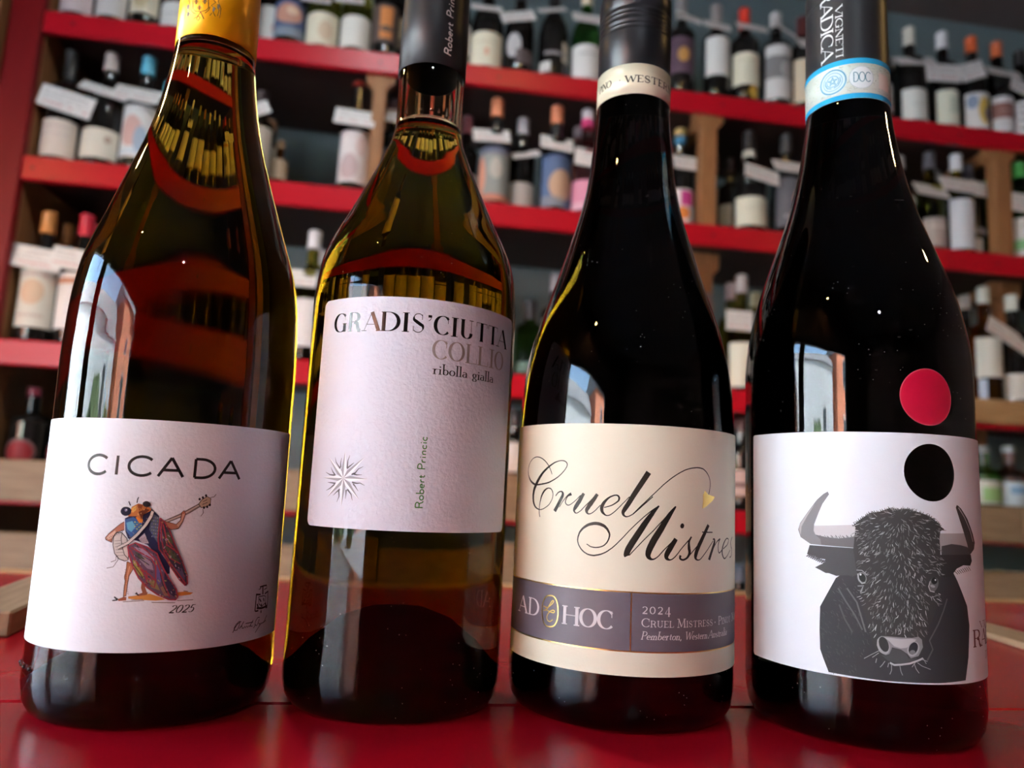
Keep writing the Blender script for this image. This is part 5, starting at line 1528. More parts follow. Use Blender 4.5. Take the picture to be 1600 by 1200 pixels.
BOTTLES=[
(1,-0.817,0.055,0.038,0.285,'k',(0.05,0.05,0.05),60,(0.015,0.103),(0.72,0.6,0.6),[('t',0.6,0.06,(0.5,0.3,0.3),0.7)],'black wine bottle with faded pink label, leftmost on the top shelf',0),
(1,-0.742,0.055,0.036,0.285,'k',(0.05,0.05,0.05),60,(0.018,0.114),(0.74,0.71,0.68),[],'dark wine bottle with off-white label, second from left on the top shelf',0),
(1,-0.671,0.055,0.034,0.285,'k',(0.05,0.05,0.05),60,(0.035,0.111),(0.78,0.72,0.55),[('e',0,0.45,0.4,0.3,(0.6,0.5,0.3))],'dark wine bottle with short cream label, third from left on the top shelf',0),
(1,-0.71,0.17,0.033,0.285,'a',(0.3,0.12,0.05),60,(0.134,0.177),(0.35,0.2,0.12),[],'brown bottle set back beside the big white-labelled bottle on the top shelf',0),
(1,-0.5961,0.06,0.04,0.285,'k',(0.1,0.1,0.1),60,(0.012,0.073),(0.8,0.8,0.76),[('t',0.5,0.05,(0.5,0.48,0.45),0.8)],'stout bottle with large white label left of the yellow capsule on the top shelf',1),
(1,-0.397,0.1,0.034,0.285,'k',(0.3,0.05,0.05),60,(0.031,0.124),(0.8,0.8,0.76),[('e',0.5,0.4,0.3,0.2,(0.6,0.35,0.3))],'bottle with white label right beside the yellow capsule on the top shelf',0),
(1,-0.3407,0.055,0.037,0.285,'k',(0.03,0.03,0.06),60,(0.023,0.116),(0.07,0.1,0.22),[('e',0,0.62,0.75,0.28,(0.55,0.28,0.2)),('e',0.2,0.7,0.3,0.12,(0.75,0.55,0.4)),('r',-1,0,1,0.25,(0.22,0.27,0.33))],'bottle with navy blue label showing a pink and orange drawing on the top shelf',0),
(1,-0.2628,0.06,0.04,0.285,'o',(0.6,0.55,0.2),60,(0.013,0.096),(0.78,0.72,0.55),[('e',0.3,0.45,0.35,0.3,(0.68,0.52,0.36))],'olive green bottle with broad cream label on the top shelf',1),
(1,-0.1848,0.06,0.037,0.285,'o',(0.25,0.12,0.12),60,(0.02,0.101),(0.8,0.78,0.7),[],'olive green bottle with plain white label on the top shelf',1),
(1,-0.1139,0.055,0.033,0.285,'k',(0.03,0.03,0.03),60,(0.04,0.141),(0.1,0.07,0.06),[('r',-0.3,0.1,0.45,0.92,(0.62,0.22,0.06)),('e',0.1,0.35,0.4,0.08,(0.12,0.08,0.06))],'black bottle with a narrow orange picture label on the top shelf',0),
(1,-0.0692,0.105,0.033,0.285,'k',(0.55,0.62,0.58),60,(0.058,0.145),(0.25,0.2,0.15),[('r',-0.5,0.3,0.6,0.9,(0.55,0.42,0.25))],'black bottle with grey and gold label beside the dark grey capsule on the top shelf',0),
(1,0.1387,0.06,0.041,0.285,'k',(0.06,0.05,0.04),70,(0.012,0.103),(0.78,0.72,0.55),[('r',-0.05,0.3,0.15,0.5,(0.75,0.4,0.25)),('t',0.7,0.05,(0.6,0.5,0.35),0.7)],'brown bottle with large cream label on the top shelf',1),
(1,0.221,0.06,0.038,0.285,'k',(0.02,0.02,0.02),70,None,(0.8,0.8,0.76),[('E',-0.35,0.55,0.42,0.3,(0.5,0.48,0.48)),('R',-0.2,0.1,0.9,0.45,(0.12,0.09,0.09))],'black bottle with a round silver medallion on the top shelf',1),
(1,0.309,0.06,0.038,0.285,'k',(0.02,0.02,0.02),70,None,(0.8,0.8,0.76),[('R',0.3,0.3,1,0.78,(0.7,0.62,0.48)),('R',-1,0,-0.35,0.25,(0.75,0.72,0.68)),('R',-0.7,0.42,0.5,0.5,(0.28,0.26,0.26))],'tall black bottle with a curved cream swoosh label on the top shelf',1),
(1,0.395,0.06,0.039,0.285,'g',(0.75,0.68,0.48),55,(0.013,0.105),(0.78,0.77,0.74),[('t',0.72,0.08,(0.55,0.55,0.53),0.6)],'bright green glass bottle with white label and cream capsule on the top shelf',1),
(1,0.649,0.055,0.036,0.285,'k',(0.3,0.28,0.27),60,(0.061,0.162),(0.1,0.055,0.085),[('e',-0.1,0.5,0.35,0.2,(0.55,0.28,0.08))],'bottle with dark purple label and small gold emblem on the top shelf',0),
(1,0.746,0.055,0.035,0.285,'k',(0.36,0.32,0.3),60,(0.069,0.177),(0.78,0.78,0.74),[],'black bottle with plain white label and grey capsule on the top shelf',0),
(1,0.825,0.055,0.038,0.285,'k',(0.75,0.04,0.02),65,(0.051,0.14),(0.78,0.75,0.58),[('t',0.75,0.05,(0.65,0.6,0.4),0.6),('G',0.25,-0.22,0.3,0.2,(0.65,0.4,0.06))],'bottle with bright red capsule, cream label and gold seal on the top shelf',0),
(1,0.914,0.055,0.039,0.285,'k',(0.7,0.68,0.66),45,(0.023,0.174),(0.74,0.74,0.72),[('r',-1,0.38,1,0.8,(0.22,0.22,0.22)),('e',0.25,0.55,0.4,0.17,(0.5,0.5,0.5))],'bottle with white label and wide grey photograph band on the top shelf',0),
(1,0.99,0.055,0.036,0.285,'k',(0.1,0.02,0.02),60,(0.025,0.146),(0.74,0.62,0.45),[],'bottle with beige label just left of the blue neck band on the top shelf',0),
(1,1.306,0.055,0.04,0.3,'k',(0.76,0.74,0.62),55,(0.012,0.102),(0.75,0.77,0.72),[('t',0.5,0.06,(0.6,0.63,0.6),0.6)],'bottle with cream capsule and white label right of the blue band on the top shelf',0),
(1,1.406,0.055,0.036,0.3,'k',(0.85,0.85,0.85),52,(0.012,0.112),(0.74,0.76,0.62),[('r',-0.3,0.35,0.6,0.8,(0.55,0.62,0.5))],'bottle with white capsule and pale yellow-green label on the top shelf',0),
(1,1.496,0.055,0.038,0.299,'k',(0.68,0.13,0.04),50,(0.012,0.115),(0.78,0.77,0.74),[('e',0.05,0.5,0.35,0.38,(0.7,0.5,0.1)),('e',0.2,0.4,0.2,0.22,(0.2,0.16,0.25)),('e',-0.6,0.75,0.3,0.2,(0.25,0.32,0.45))],'bottle with orange capsule and a yellow figure on its label on the top shelf',0),
(1,1.575,0.055,0.035,0.295,'k',(0.62,0.14,0.05),50,(0.013,0.116),(0.75,0.75,0.75),[('r',-1,0.38,1,0.82,(0.28,0.13,0.11)),('t',0.6,0.05,(0.5,0.35,0.3),0.7)],'bottle with orange capsule and white label with a brown band on the top shelf',0),
(1,1.647,0.055,0.036,0.278,'k',(0.02,0.02,0.02),50,(0.012,0.111),(0.75,0.75,0.75),[('t',0.85,0.08,(0.08,0.08,0.08),0.8),('t',0.65,0.08,(0.08,0.08,0.08),0.8),('t',0.45,0.08,(0.08,0.08,0.08),0.8),('t',0.2,0.08,(0.1,0.1,0.1),0.8)],'bottle with black capsule and white label full of black scrawl on the top shelf',0),
(1,1.35,0.2,0.036,0.3,'k',(0.7,0.66,0.58),40,None,(0.8,0.8,0.76),[],'set-back bottle with pale capsule tip beside the bull bottle on the top shelf',0),
(1,1.454,0.2,0.036,0.3,'k',(0.66,0.62,0.55),40,None,(0.8,0.8,0.76),[],'set-back bottle with pale capsule between the cream and white capsules on the top shelf',0),
(1,1.539,0.2,0.036,0.3,'k',(0.4,0.07,0.03),40,None,(0.8,0.8,0.76),[],'set-back bottle with dark red capsule behind the white capsule on the top shelf',0),
(2,-0.816,0.055,0.039,0.28,'k',(0.02,0.02,0.02),70,(0.012,0.098),(0.72,0.64,0.56),[('t',0.8,0.04,(0.6,0.45,0.45),0.7),('t',0.6,0.04,(0.6,0.5,0.5),0.7)],'black bottle with pinkish cream label, leftmost on the second shelf',0),
(2,-0.7296,0.055,0.041,0.285,'k',(0.55,0.48,0.44),45,(0.017,0.086),(0.74,0.71,0.6),[('e',0.5,0.65,0.15,0.12,(0.45,0.33,0.25))],'squat black bottle with wide cream label and silver-gold capsule on the second shelf',1),
(2,-0.6484,0.055,0.039,0.288,'k',(0.13,0.5,0.68),46,(0.027,0.153),(0.72,0.74,0.72),[('e',-0.1,0.5,0.5,0.3,(0.62,0.4,0.36)),('e',0.35,0.35,0.3,0.25,(0.35,0.45,0.55)),('r',-1,0.05,1,0.18,(0.6,0.68,0.72))],'bottle with light blue capsule and colourful art label on the second shelf',1),
(2,-0.632,0.16,0.036,0.288,'k',(0.13,0.5,0.68),46,None,(0.8,0.8,0.76),[],"set-back bottle with light blue capsule beside the yellow-capped bottle's neck on the second shelf",0),
(2,-0.389,0.055,0.035,0.234,'k',(0.05,0.03,0.03),40,(0.021,0.137),(0.5,0.45,0.38),[],"dark bottle half hidden right of the tall green bottle's neck on the second shelf",0),
(2,-0.376,0.13,0.028,0.201,'a',(0.2,0.1,0.05),30,(0.054,0.125),(0.52,0.42,0.31),[],'small brown bottle with tan label on the second shelf',0),
(2,-0.342,0.09,0.022,0.133,'a',(0.35,0.22,0.12),20,(0.032,0.082),(0.45,0.33,0.22),[],'smallest brown bottle with tan paper label on the second shelf',0),
(2,-0.165,0.055,0.035,0.288,'k',(0.55,0.05,0.03),12,(0.023,0.151),(0.74,0.68,0.66),[('e',-0.2,0.3,0.5,0.25,(0.55,0.42,0.42)),('e',0.4,0.7,0.3,0.2,(0.65,0.5,0.48))],'slim bottle with red cap left of the middle post on the second shelf',0),
(2,-0.077,0.11,0.034,0.283,'k',(0.1,0.05,0.05),45,(0.024,0.143),(0.1,0.1,0.12),[],'dark bottle between the middle post and the round-shouldered bottle on the second shelf',0),
(2,0.109,0.16,0.033,0.288,'k',(0.25,0.08,0.09),50,(0.036,0.121),(0.6,0.5,0.4),[],'set-back bottle with maroon capsule on the second shelf',0),
(2,0.175,0.055,0.038,0.288,'k',(0.72,0.25,0.12),48,(0.012,0.149),(0.28,0.31,0.29),[('e',-0.75,0.45,0.3,0.38,(0.68,0.32,0.22)),('e',0.1,0.6,0.35,0.2,(0.5,0.48,0.42)),('r',-1,0,1,0.12,(0.55,0.22,0.15)),('r',-1,0.88,1,1,(0.18,0.2,0.28))],'bottle with salmon orange capsule and grey-green and salmon art label on the second shelf',0),
(2,0.248,0.1,0.034,0.269,'k',(0.55,0.55,0.57),45,(0.013,0.086),(0.52,0.49,0.45),[],'shorter bottle with silver capsule and small grey label on the second shelf',0),
(2,0.327,0.055,0.039,0.288,'k',(0.74,0.26,0.13),48,(0.012,0.146),(0.1,0.16,0.3),[('e',0.15,0.42,0.7,0.3,(0.55,0.36,0.24)),('r',-1,0,0.3,0.2,(0.22,0.25,0.3))],'bottle with salmon orange capsule and blue label with a tan figure on the second shelf',0),
(2,0.406,0.055,0.038,0.288,'c',(0.75,0.75,0.76),30,(0.012,0.089),(0.72,0.3,0.42),[('r',-1,0,1,0.25,(0.75,0.45,0.55))],'bottle with white and pink capsule and bright pink label on the second shelf',0),
(2,0.406,0.15,0.033,0.288,'c',(0.5,0.42,0.45),30,None,(0.8,0.8,0.76),[],'set-back bottle with pinkish grey capsule behind the pink-labelled one on the second shelf',0),
(2,0.666,0.095,0.037,0.288,'k',(0.75,0.55,0.2),25,(0.012,0.111),(0.74,0.7,0.7),[('r',-0.2,0.55,0.6,0.95,(0.62,0.06,0.28)),('e',-0.1,0.35,0.45,0.17,(0.75,0.25,0.05)),('r',-1,0,1,0.1,(0.6,0.1,0.3))],'bottle with gold and blue capsule and pink and orange label on the second shelf',0),
(2,0.841,0.06,0.043,0.284,'k',(0.03,0.03,0.03),50,(0.017,0.093),(0.76,0.76,0.62),[('t',0.6,0.05,(0.6,0.6,0.5),0.7)],'wide black bottle with pale cream label and white neck ring on the second shelf',1),
(2,0.829,0.15,0.033,0.249,'k',(0.05,0.03,0.03),45,(0.049,0.11),(0.55,0.52,0.42),[],'set-back dark bottle beside the second wooden post on the second shelf',0),
(2,0.944,0.06,0.036,0.288,'k',(0.06,0.06,0.06),50,(0.027,0.159),(0.14,0.14,0.16),[('e',0.35,0.5,0.35,0.25,(0.62,0.28,0.12)),('t',0.2,0.06,(0.4,0.4,0.4),0.6)],'black bottle with dark grey label and orange figure on the second shelf',0),
(2,1.297,0.1,0.034,0.288,'k',(0.55,0.5,0.48),40,None,(0.8,0.8,0.76),[],"dark bottle just behind the far right bottle's neck on the second shelf",0),
(2,1.359,0.06,0.036,0.288,'o',(0.1,0.1,0.12),50,(0.012,0.093),(0.42,0.36,0.33),[('t',0.7,0.1,(0.6,0.55,0.5),0.8)],'bottle with black capsule and taupe label beside the bull bottle on the second shelf',0),
(2,1.453,0.16,0.033,0.288,'k',(0.42,0.4,0.42),48,None,(0.8,0.8,0.76),[],'set-back bottle with grey capsule on the second shelf',0),
(2,1.435,0.055,0.039,0.288,'o',(0.72,0.76,0.8),48,(0.012,0.15),(0.66,0.7,0.76),[],'bottle with white capsule and tall plain bluish white label on the second shelf',0),
(2,1.508,0.1,0.038,0.288,'k',(0.1,0.1,0.13),48,None,(0.8,0.8,0.76),[('R',-1,0,0.1,0.28,(0.72,0.72,0.66)),('R',-0.5,0.38,0.9,0.48,(0.3,0.3,0.33))],'black bottle with slanted cream label corner on the second shelf',0),
(2,1.639,0.17,0.033,0.288,'g',(0.06,0.4,0.07),40,None,(0.8,0.8,0.76),[],'set-back bottle with small green capsule left of a post on the second shelf',0),
(2,1.626,0.055,0.037,0.288,'g',(0.1,0.55,0.12),45,(0.012,0.117),(0.74,0.76,0.74),[('r',-1,0.15,1,0.42,(0.25,0.6,0.27)),('t',0.8,0.1,(0.5,0.55,0.5),0.7)],'bottle with bright green capsule and white and green label on the second shelf',0),
(3,-0.816,0.055,0.039,0.299,'k',(0.6,0.26,0.08),50,(0.032,0.161),(0.7,0.68,0.6),[('e',0,0.6,0.5,0.22,(0.66,0.48,0.34)),('t',0.2,0.05,(0.5,0.4,0.35),0.7),('t',0.9,0.05,(0.55,0.4,0.4),0.7)],'bottle with orange capsule and cream illustrated label on the third shelf',0),
(3,-0.821,0.16,0.034,0.307,'k',(0.5,0.2,0.06),50,None,(0.8,0.8,0.76),[],'set-back bottle with brown-orange capsule on the third shelf',0),
(3,-0.737,0.055,0.039,0.301,'k',(0.62,0.03,0.06),50,(0.033,0.159),(0.74,0.72,0.7),[('r',-1,0.8,1,0.9,(0.52,0.22,0.12)),('e',0.5,0.4,0.4,0.2,(0.22,0.2,0.2))],'bottle with red capsule and white label with brown stripe on the third shelf',0),
(3,-0.752,0.16,0.034,0.312,'k',(0.55,0.03,0.06),50,None,(0.8,0.8,0.76),[],'set-back bottle with red capsule beside the tall green bottle on the third shelf',0),
(3,-0.238,0.055,0.038,0.313,'o',(0.8,0.8,0.82),45,(0.033,0.143),(0.78,0.76,0.74),[],'bottle with white capsule seen between the two green bottles on the third shelf',0),
(3,-0.231,0.16,0.034,0.3,'o',(0.6,0.6,0.6),40,None,(0.8,0.8,0.76),[],'set-back bottle with pale capsule seen between the two green bottles on the third shelf',0),
(3,0.2856,0.08,0.035,0.197,'g',(0.02,0.02,0.025),50,(0.014,0.04),(0.08,0.16,0.13),[],'dark green bottle with black capsule in front of the blue wall on the third shelf',0),
(3,0.3524,0.11,0.037,0.278,'k',(0.25,0.25,0.27),50,(0.033,0.157),(0.8,0.8,0.76),[],'dark bottle with grey capsule half hidden by the cream-banded bottle on the third shelf',0),
(3,0.76,0.14,0.034,0.27,'o',(0.26,0.2,0.2),50,None,(0.8,0.8,0.76),[],'leftmost of the grey-capped bottles in the right-hand gap on the third shelf',0),
(3,0.822,0.06,0.04,0.303,'o',(0.38,0.36,0.36),48,(0.012,0.123),(0.76,0.77,0.64),[],'bottle with grey capsule and cream label in the right-hand gap on the third shelf',0),
(3,0.8394,0.16,0.034,0.312,'o',(0.33,0.27,0.27),48,None,(0.8,0.8,0.76),[],'set-back bottle with brownish grey capsule in the right-hand gap on the third shelf',0),
(3,0.9086,0.16,0.034,0.291,'o',(0.6,0.55,0.38),40,None,(0.8,0.8,0.76),[],'set-back bottle with cream capsule in the right-hand gap on the third shelf',0),
(3,1.5,0.055,0.038,0.33,'a',(0.66,0.7,0.64),45,(0.082,0.187),(0.7,0.72,0.66),[('r',-0.9,-0.75,-0.5,-0.05,(0.5,0.6,0.75))],'amber bottle with pale green capsule and white label on the third shelf',0),
(3,1.583,0.055,0.037,0.316,'k',(0.66,0.7,0.64),45,(0.03,0.097),(0.7,0.71,0.68),[],'black bottle with pale green capsule, rightmost on the third shelf',0),
(3,1.515,0.14,0.034,0.33,'k',(0.6,0.6,0.58),40,None,(0.8,0.8,0.76),[],'set-back bottle with white capsule beside the rightmost dark bottle on the third shelf',0),
(4,-0.813,0.09,0.042,0.196,'k',(0.25,0.04,0.06),20,None,(0.45,0.02,0.03),[('E',0,0.36,0.62,0.3,(0.16,0.07,0.07)),('E',0,0.35,0.5,0.25,(0.26,0.008,0.012))],'dark bottle with round red label, left one of the pair low behind the crate board',0),
(4,-0.7279,0.09,0.042,0.201,'k',(0.25,0.04,0.06),20,None,(0.45,0.02,0.03),[('E',0,0.36,0.62,0.3,(0.16,0.07,0.07)),('E',0,0.35,0.5,0.25,(0.26,0.008,0.012))],'dark bottle with round red label beside the cicada label, low behind the crate board',0),
(4,0.262,0.09,0.036,0.216,'k',(0.03,0.03,0.03),40,(0.065,0.134),(0.7,0.68,0.64),[],'bottle with white label low in the gap left of the cream label',0),
(4,0.837,0.09,0.034,0.228,'k',(0.1,0.05,0.05),30,(0.036,0.098),(0.62,0.45,0.42),[('r',-1,0.35,1,0.5,(0.1,0.05,0.05))],'bottle with pinkish label low in the narrow gap beside the bull label',0),
(4,1.5024,0.08,0.037,0.195,'g',(0.5,0.52,0.52),16,(0.046,0.106),(0.62,0.64,0.58),[('r',-0.7,0.1,0.6,0.7,(0.3,0.5,0.2))],'short bottle with silver cap and white and green label on the lowest shelf',0),
(4,1.5776,0.08,0.037,0.199,'c',(0.42,0.52,0.56),16,(0.044,0.106),(0.55,0.66,0.74),[('r',-0.6,0.5,0.6,0.8,(0.2,0.35,0.55))],'short clear bottle with silver cap and light blue label on the lowest shelf',0),
(5,1.501,0.09,0.034,0.23,'k',(0.55,0.42,0.12),22,(0.238,0.185),(0.8,0.8,0.76),[],'gold-capped bottle nearest the bull label, below the crate board',0),
(5,1.592,0.09,0.034,0.23,'k',(0.55,0.42,0.12),22,(0.241,0.185),(0.8,0.8,0.76),[],'gold-capped bottle at the right edge, below the crate board',0),
(5,1.612,0.17,0.033,0.23,'k',(0.5,0.38,0.12),22,None,(0.8,0.8,0.76),[],'set-back gold-capped bottle between two others, below the crate board',0),
(5,-0.242,0.09,0.034,0.23,'k',(0.07,0.12,0.2),40,None,(0.8,0.8,0.76),[],'bottle with dark blue capsule low in the gap between the two green bottles',0),
(5,0.833,0.09,0.034,0.23,'k',(0.16,0.22,0.3),40,None,(0.8,0.8,0.76),[],'bottle with grey-blue capsule low in the gap beside the bull label',0),
(1,-0.5197,0.061,0.0354,0.279,'k',(0.7,0.7,0.68),48,(0.036,0.112),(0.78,0.74,0.66),[],'pale-labelled bottle on the top shelf seen only through the big yellow-capped bottle',0),
(1,-0.4488,0.053,0.0349,0.281,'k',(0.5,0.22,0.08),58,(0.041,0.13),(0.78,0.74,0.66),[],'pale-labelled bottle on the top shelf seen only through the big yellow-capped bottle',0),
(1,-0.0105,0.058,0.0345,0.286,'k',(0.7,0.7,0.68),48,(0.038,0.11),(0.76,0.72,0.6),[],'pale-labelled bottle on the top shelf seen only through the big grey-capped white-wine bottle',0),
(1,0.0609,0.055,0.0358,0.281,'k',(0.55,0.08,0.05),58,(0.041,0.119),(0.78,0.77,0.74),[],'pale-labelled bottle on the top shelf seen only through the big grey-capped white-wine bottle',1),
(1,0.494,0.056,0.0357,0.273,'o',(0.05,0.05,0.05),58,(0.038,0.116),(0.76,0.72,0.6),[],'pale-labelled bottle on the top shelf seen only through the big cream script-label bottle',1),
(1,0.566,0.06,0.0352,0.276,'o',(0.1,0.2,0.35),48,(0.026,0.125),(0.78,0.77,0.74),[],'pale-labelled bottle on the top shelf seen only through the big cream script-label bottle',0),
(1,1.0641,0.057,0.0369,0.275,'k',(0.05,0.05,0.05),58,(0.043,0.132),(0.72,0.68,0.66),[],'pale-labelled bottle on the top shelf seen only through the big bull-label bottle',0),
(1,1.1382,0.062,0.0363,0.273,'k',(0.55,0.08,0.05),58,(0.032,0.105),(0.78,0.77,0.74),[],'pale-labelled bottle on the top shelf seen only through the big bull-label bottle',0),
(1,1.2107,0.058,0.0353,0.284,'k',(0.35,0.3,0.1),48,(0.029,0.111),(0.74,0.76,0.74),[],'pale-labelled bottle on the top shelf seen only through the big bull-label bottle',0),
(2,-0.5542,0.052,0.0366,0.278,'o',(0.7,0.7,0.68),52,(0.045,0.145),(0.78,0.77,0.74),[],'pale-labelled bottle on the second shelf seen only through the big yellow-capped bottle',0),
(2,-0.4809,0.058,0.0357,0.275,'k',(0.55,0.08,0.05),48,(0.045,0.128),(0.78,0.77,0.74),[],'pale-labelled bottle on the second shelf seen only through the big yellow-capped bottle',1),
(2,0.0275,0.053,0.0343,0.277,'k',(0.55,0.08,0.05),48,(0.031,0.119),(0.72,0.68,0.66),[],'pale-labelled bottle on the second shelf seen only through the big grey-capped white-wine bottle',1),
(2,0.4982,0.057,0.0357,0.279,'o',(0.55,0.08,0.05),58,(0.044,0.119),(0.76,0.72,0.6),[],'pale-labelled bottle on the second shelf seen only through the big cream script-label bottle',1),
(2,0.5718,0.059,0.0368,0.276,'k',(0.1,0.2,0.35),52,(0.029,0.117),(0.74,0.76,0.74),[],'pale-labelled bottle on the second shelf seen only through the big cream script-label bottle',0),
(2,1.065,0.062,0.0347,0.274,'k',(0.6,0.55,0.4),52,(0.026,0.12),(0.78,0.74,0.66),[],'pale-labelled bottle on the second shelf seen only through the big bull-label bottle',0),
(2,1.135,0.059,0.0342,0.276,'k',(0.7,0.7,0.68),58,(0.029,0.124),(0.78,0.74,0.66),[],'pale-labelled bottle on the second shelf seen only through the big bull-label bottle',0),
(2,1.205,0.054,0.034,0.276,'k',(0.1,0.2,0.35),48,(0.043,0.115),(0.76,0.72,0.6),[],'pale-labelled bottle on the second shelf seen only through the big bull-label bottle',0),
(3,-0.6423,0.053,0.0351,0.294,'o',(0.6,0.55,0.4),58,(0.036,0.128),(0.78,0.74,0.66),[],'pale-labelled bottle on the third shelf seen only through the big yellow-capped bottle',1),
(3,-0.5712,0.061,0.0354,0.309,'k',(0.6,0.55,0.4),48,(0.037,0.107),(0.78,0.77,0.74),[],'pale-labelled bottle on the third shelf seen only through the big yellow-capped bottle',0),
(3,-0.501,0.053,0.0342,0.287,'k',(0.6,0.55,0.4),58,(0.031,0.103),(0.76,0.72,0.6),[],'pale-labelled bottle on the third shelf seen only through the big yellow-capped bottle',0),
(3,-0.4294,0.061,0.0366,0.294,'k',(0.5,0.22,0.08),48,(0.039,0.135),(0.78,0.74,0.66),[],'pale-labelled bottle on the third shelf seen only through the big yellow-capped bottle',0),
(3,-0.356,0.058,0.0358,0.301,'k',(0.35,0.3,0.1),48,(0.033,0.132),(0.74,0.76,0.74),[],'pale-labelled bottle on the third shelf seen only through the big yellow-capped bottle',1),
(3,-0.1153,0.059,0.0354,0.293,'k',(0.7,0.7,0.68),48,(0.044,0.129),(0.78,0.74,0.66),[],'pale-labelled bottle on the third shelf seen only through the big grey-capped white-wine bottle',0),
(3,-0.0424,0.052,0.0369,0.293,'k',(0.5,0.22,0.08),58,(0.027,0.117),(0.74,0.76,0.74),[],'pale-labelled bottle on the third shelf seen only through the big grey-capped white-wine bottle',0),
(3,0.0314,0.053,0.0358,0.307,'k',(0.5,0.22,0.08),52,(0.032,0.122),(0.74,0.76,0.74),[],'pale-labelled bottle on the third shelf seen only through the big grey-capped white-wine bottle',0),
(3,0.1027,0.059,0.0346,0.307,'k',(0.5,0.22,0.08),48,(0.032,0.128),(0.74,0.76,0.74),[],'pale-labelled bottle on the third shelf seen only through the big grey-capped white-wine bottle',0),
(3,0.1736,0.053,0.0355,0.3,'o',(0.5,0.22,0.08),48,(0.031,0.123),(0.72,0.68,0.66),[],'pale-labelled bottle on the third shelf seen only through the big grey-capped white-wine bottle',0),
(3,0.5018,0.061,0.0365,0.288,'k',(0.7,0.7,0.68),52,(0.034,0.125),(0.78,0.74,0.66),[],'pale-labelled bottle on the third shelf seen only through the big cream script-label bottle',0),
(3,0.5749,0.055,0.0358,0.293,'k',(0.6,0.55,0.4),58,(0.042,0.122),(0.78,0.74,0.66),[],'pale-labelled bottle on the third shelf seen only through the big cream script-label bottle',0),
(3,0.6482,0.054,0.0363,0.301,'k',(0.5,0.22,0.08),48,(0.033,0.127),(0.78,0.77,0.74),[],'pale-labelled bottle on the third shelf seen only through the big cream script-label bottle',0),
(3,1.0124,0.058,0.0351,0.288,'k',(0.55,0.08,0.05),48,(0.036,0.13),(0.72,0.68,0.66),[],'pale-labelled bottle on the third shelf seen only through the big bull-label bottle',0),
(3,1.0826,0.057,0.0341,0.303,'k',(0.5,0.22,0.08),52,(0.04,0.126),(0.78,0.74,0.66),[],'pale-labelled bottle on the third shelf seen only through the big bull-label bottle',1),
(3,1.1541,0.056,0.0364,0.3,'o',(0.05,0.05,0.05),52,(0.04,0.138),(0.74,0.76,0.74),[],'pale-labelled bottle on the third shelf seen only through the big bull-label bottle',0),
(3,1.2255,0.061,0.034,0.296,'k',(0.35,0.3,0.1),58,(0.029,0.123),(0.72,0.68,0.66),[],'pale-labelled bottle on the third shelf seen only through the big bull-label bottle',0),
(3,1.2966,0.053,0.0366,0.293,'o',(0.35,0.3,0.1),48,(0.045,0.121),(0.74,0.76,0.74),[],'pale-labelled bottle on the third shelf seen only through the big bull-label bottle',0),
(3,1.3689,0.06,0.035,0.309,'o',(0.5,0.22,0.08),48,(0.036,0.116),(0.78,0.77,0.74),[],'pale-labelled bottle on the third shelf seen only through the big bull-label bottle',0),
]
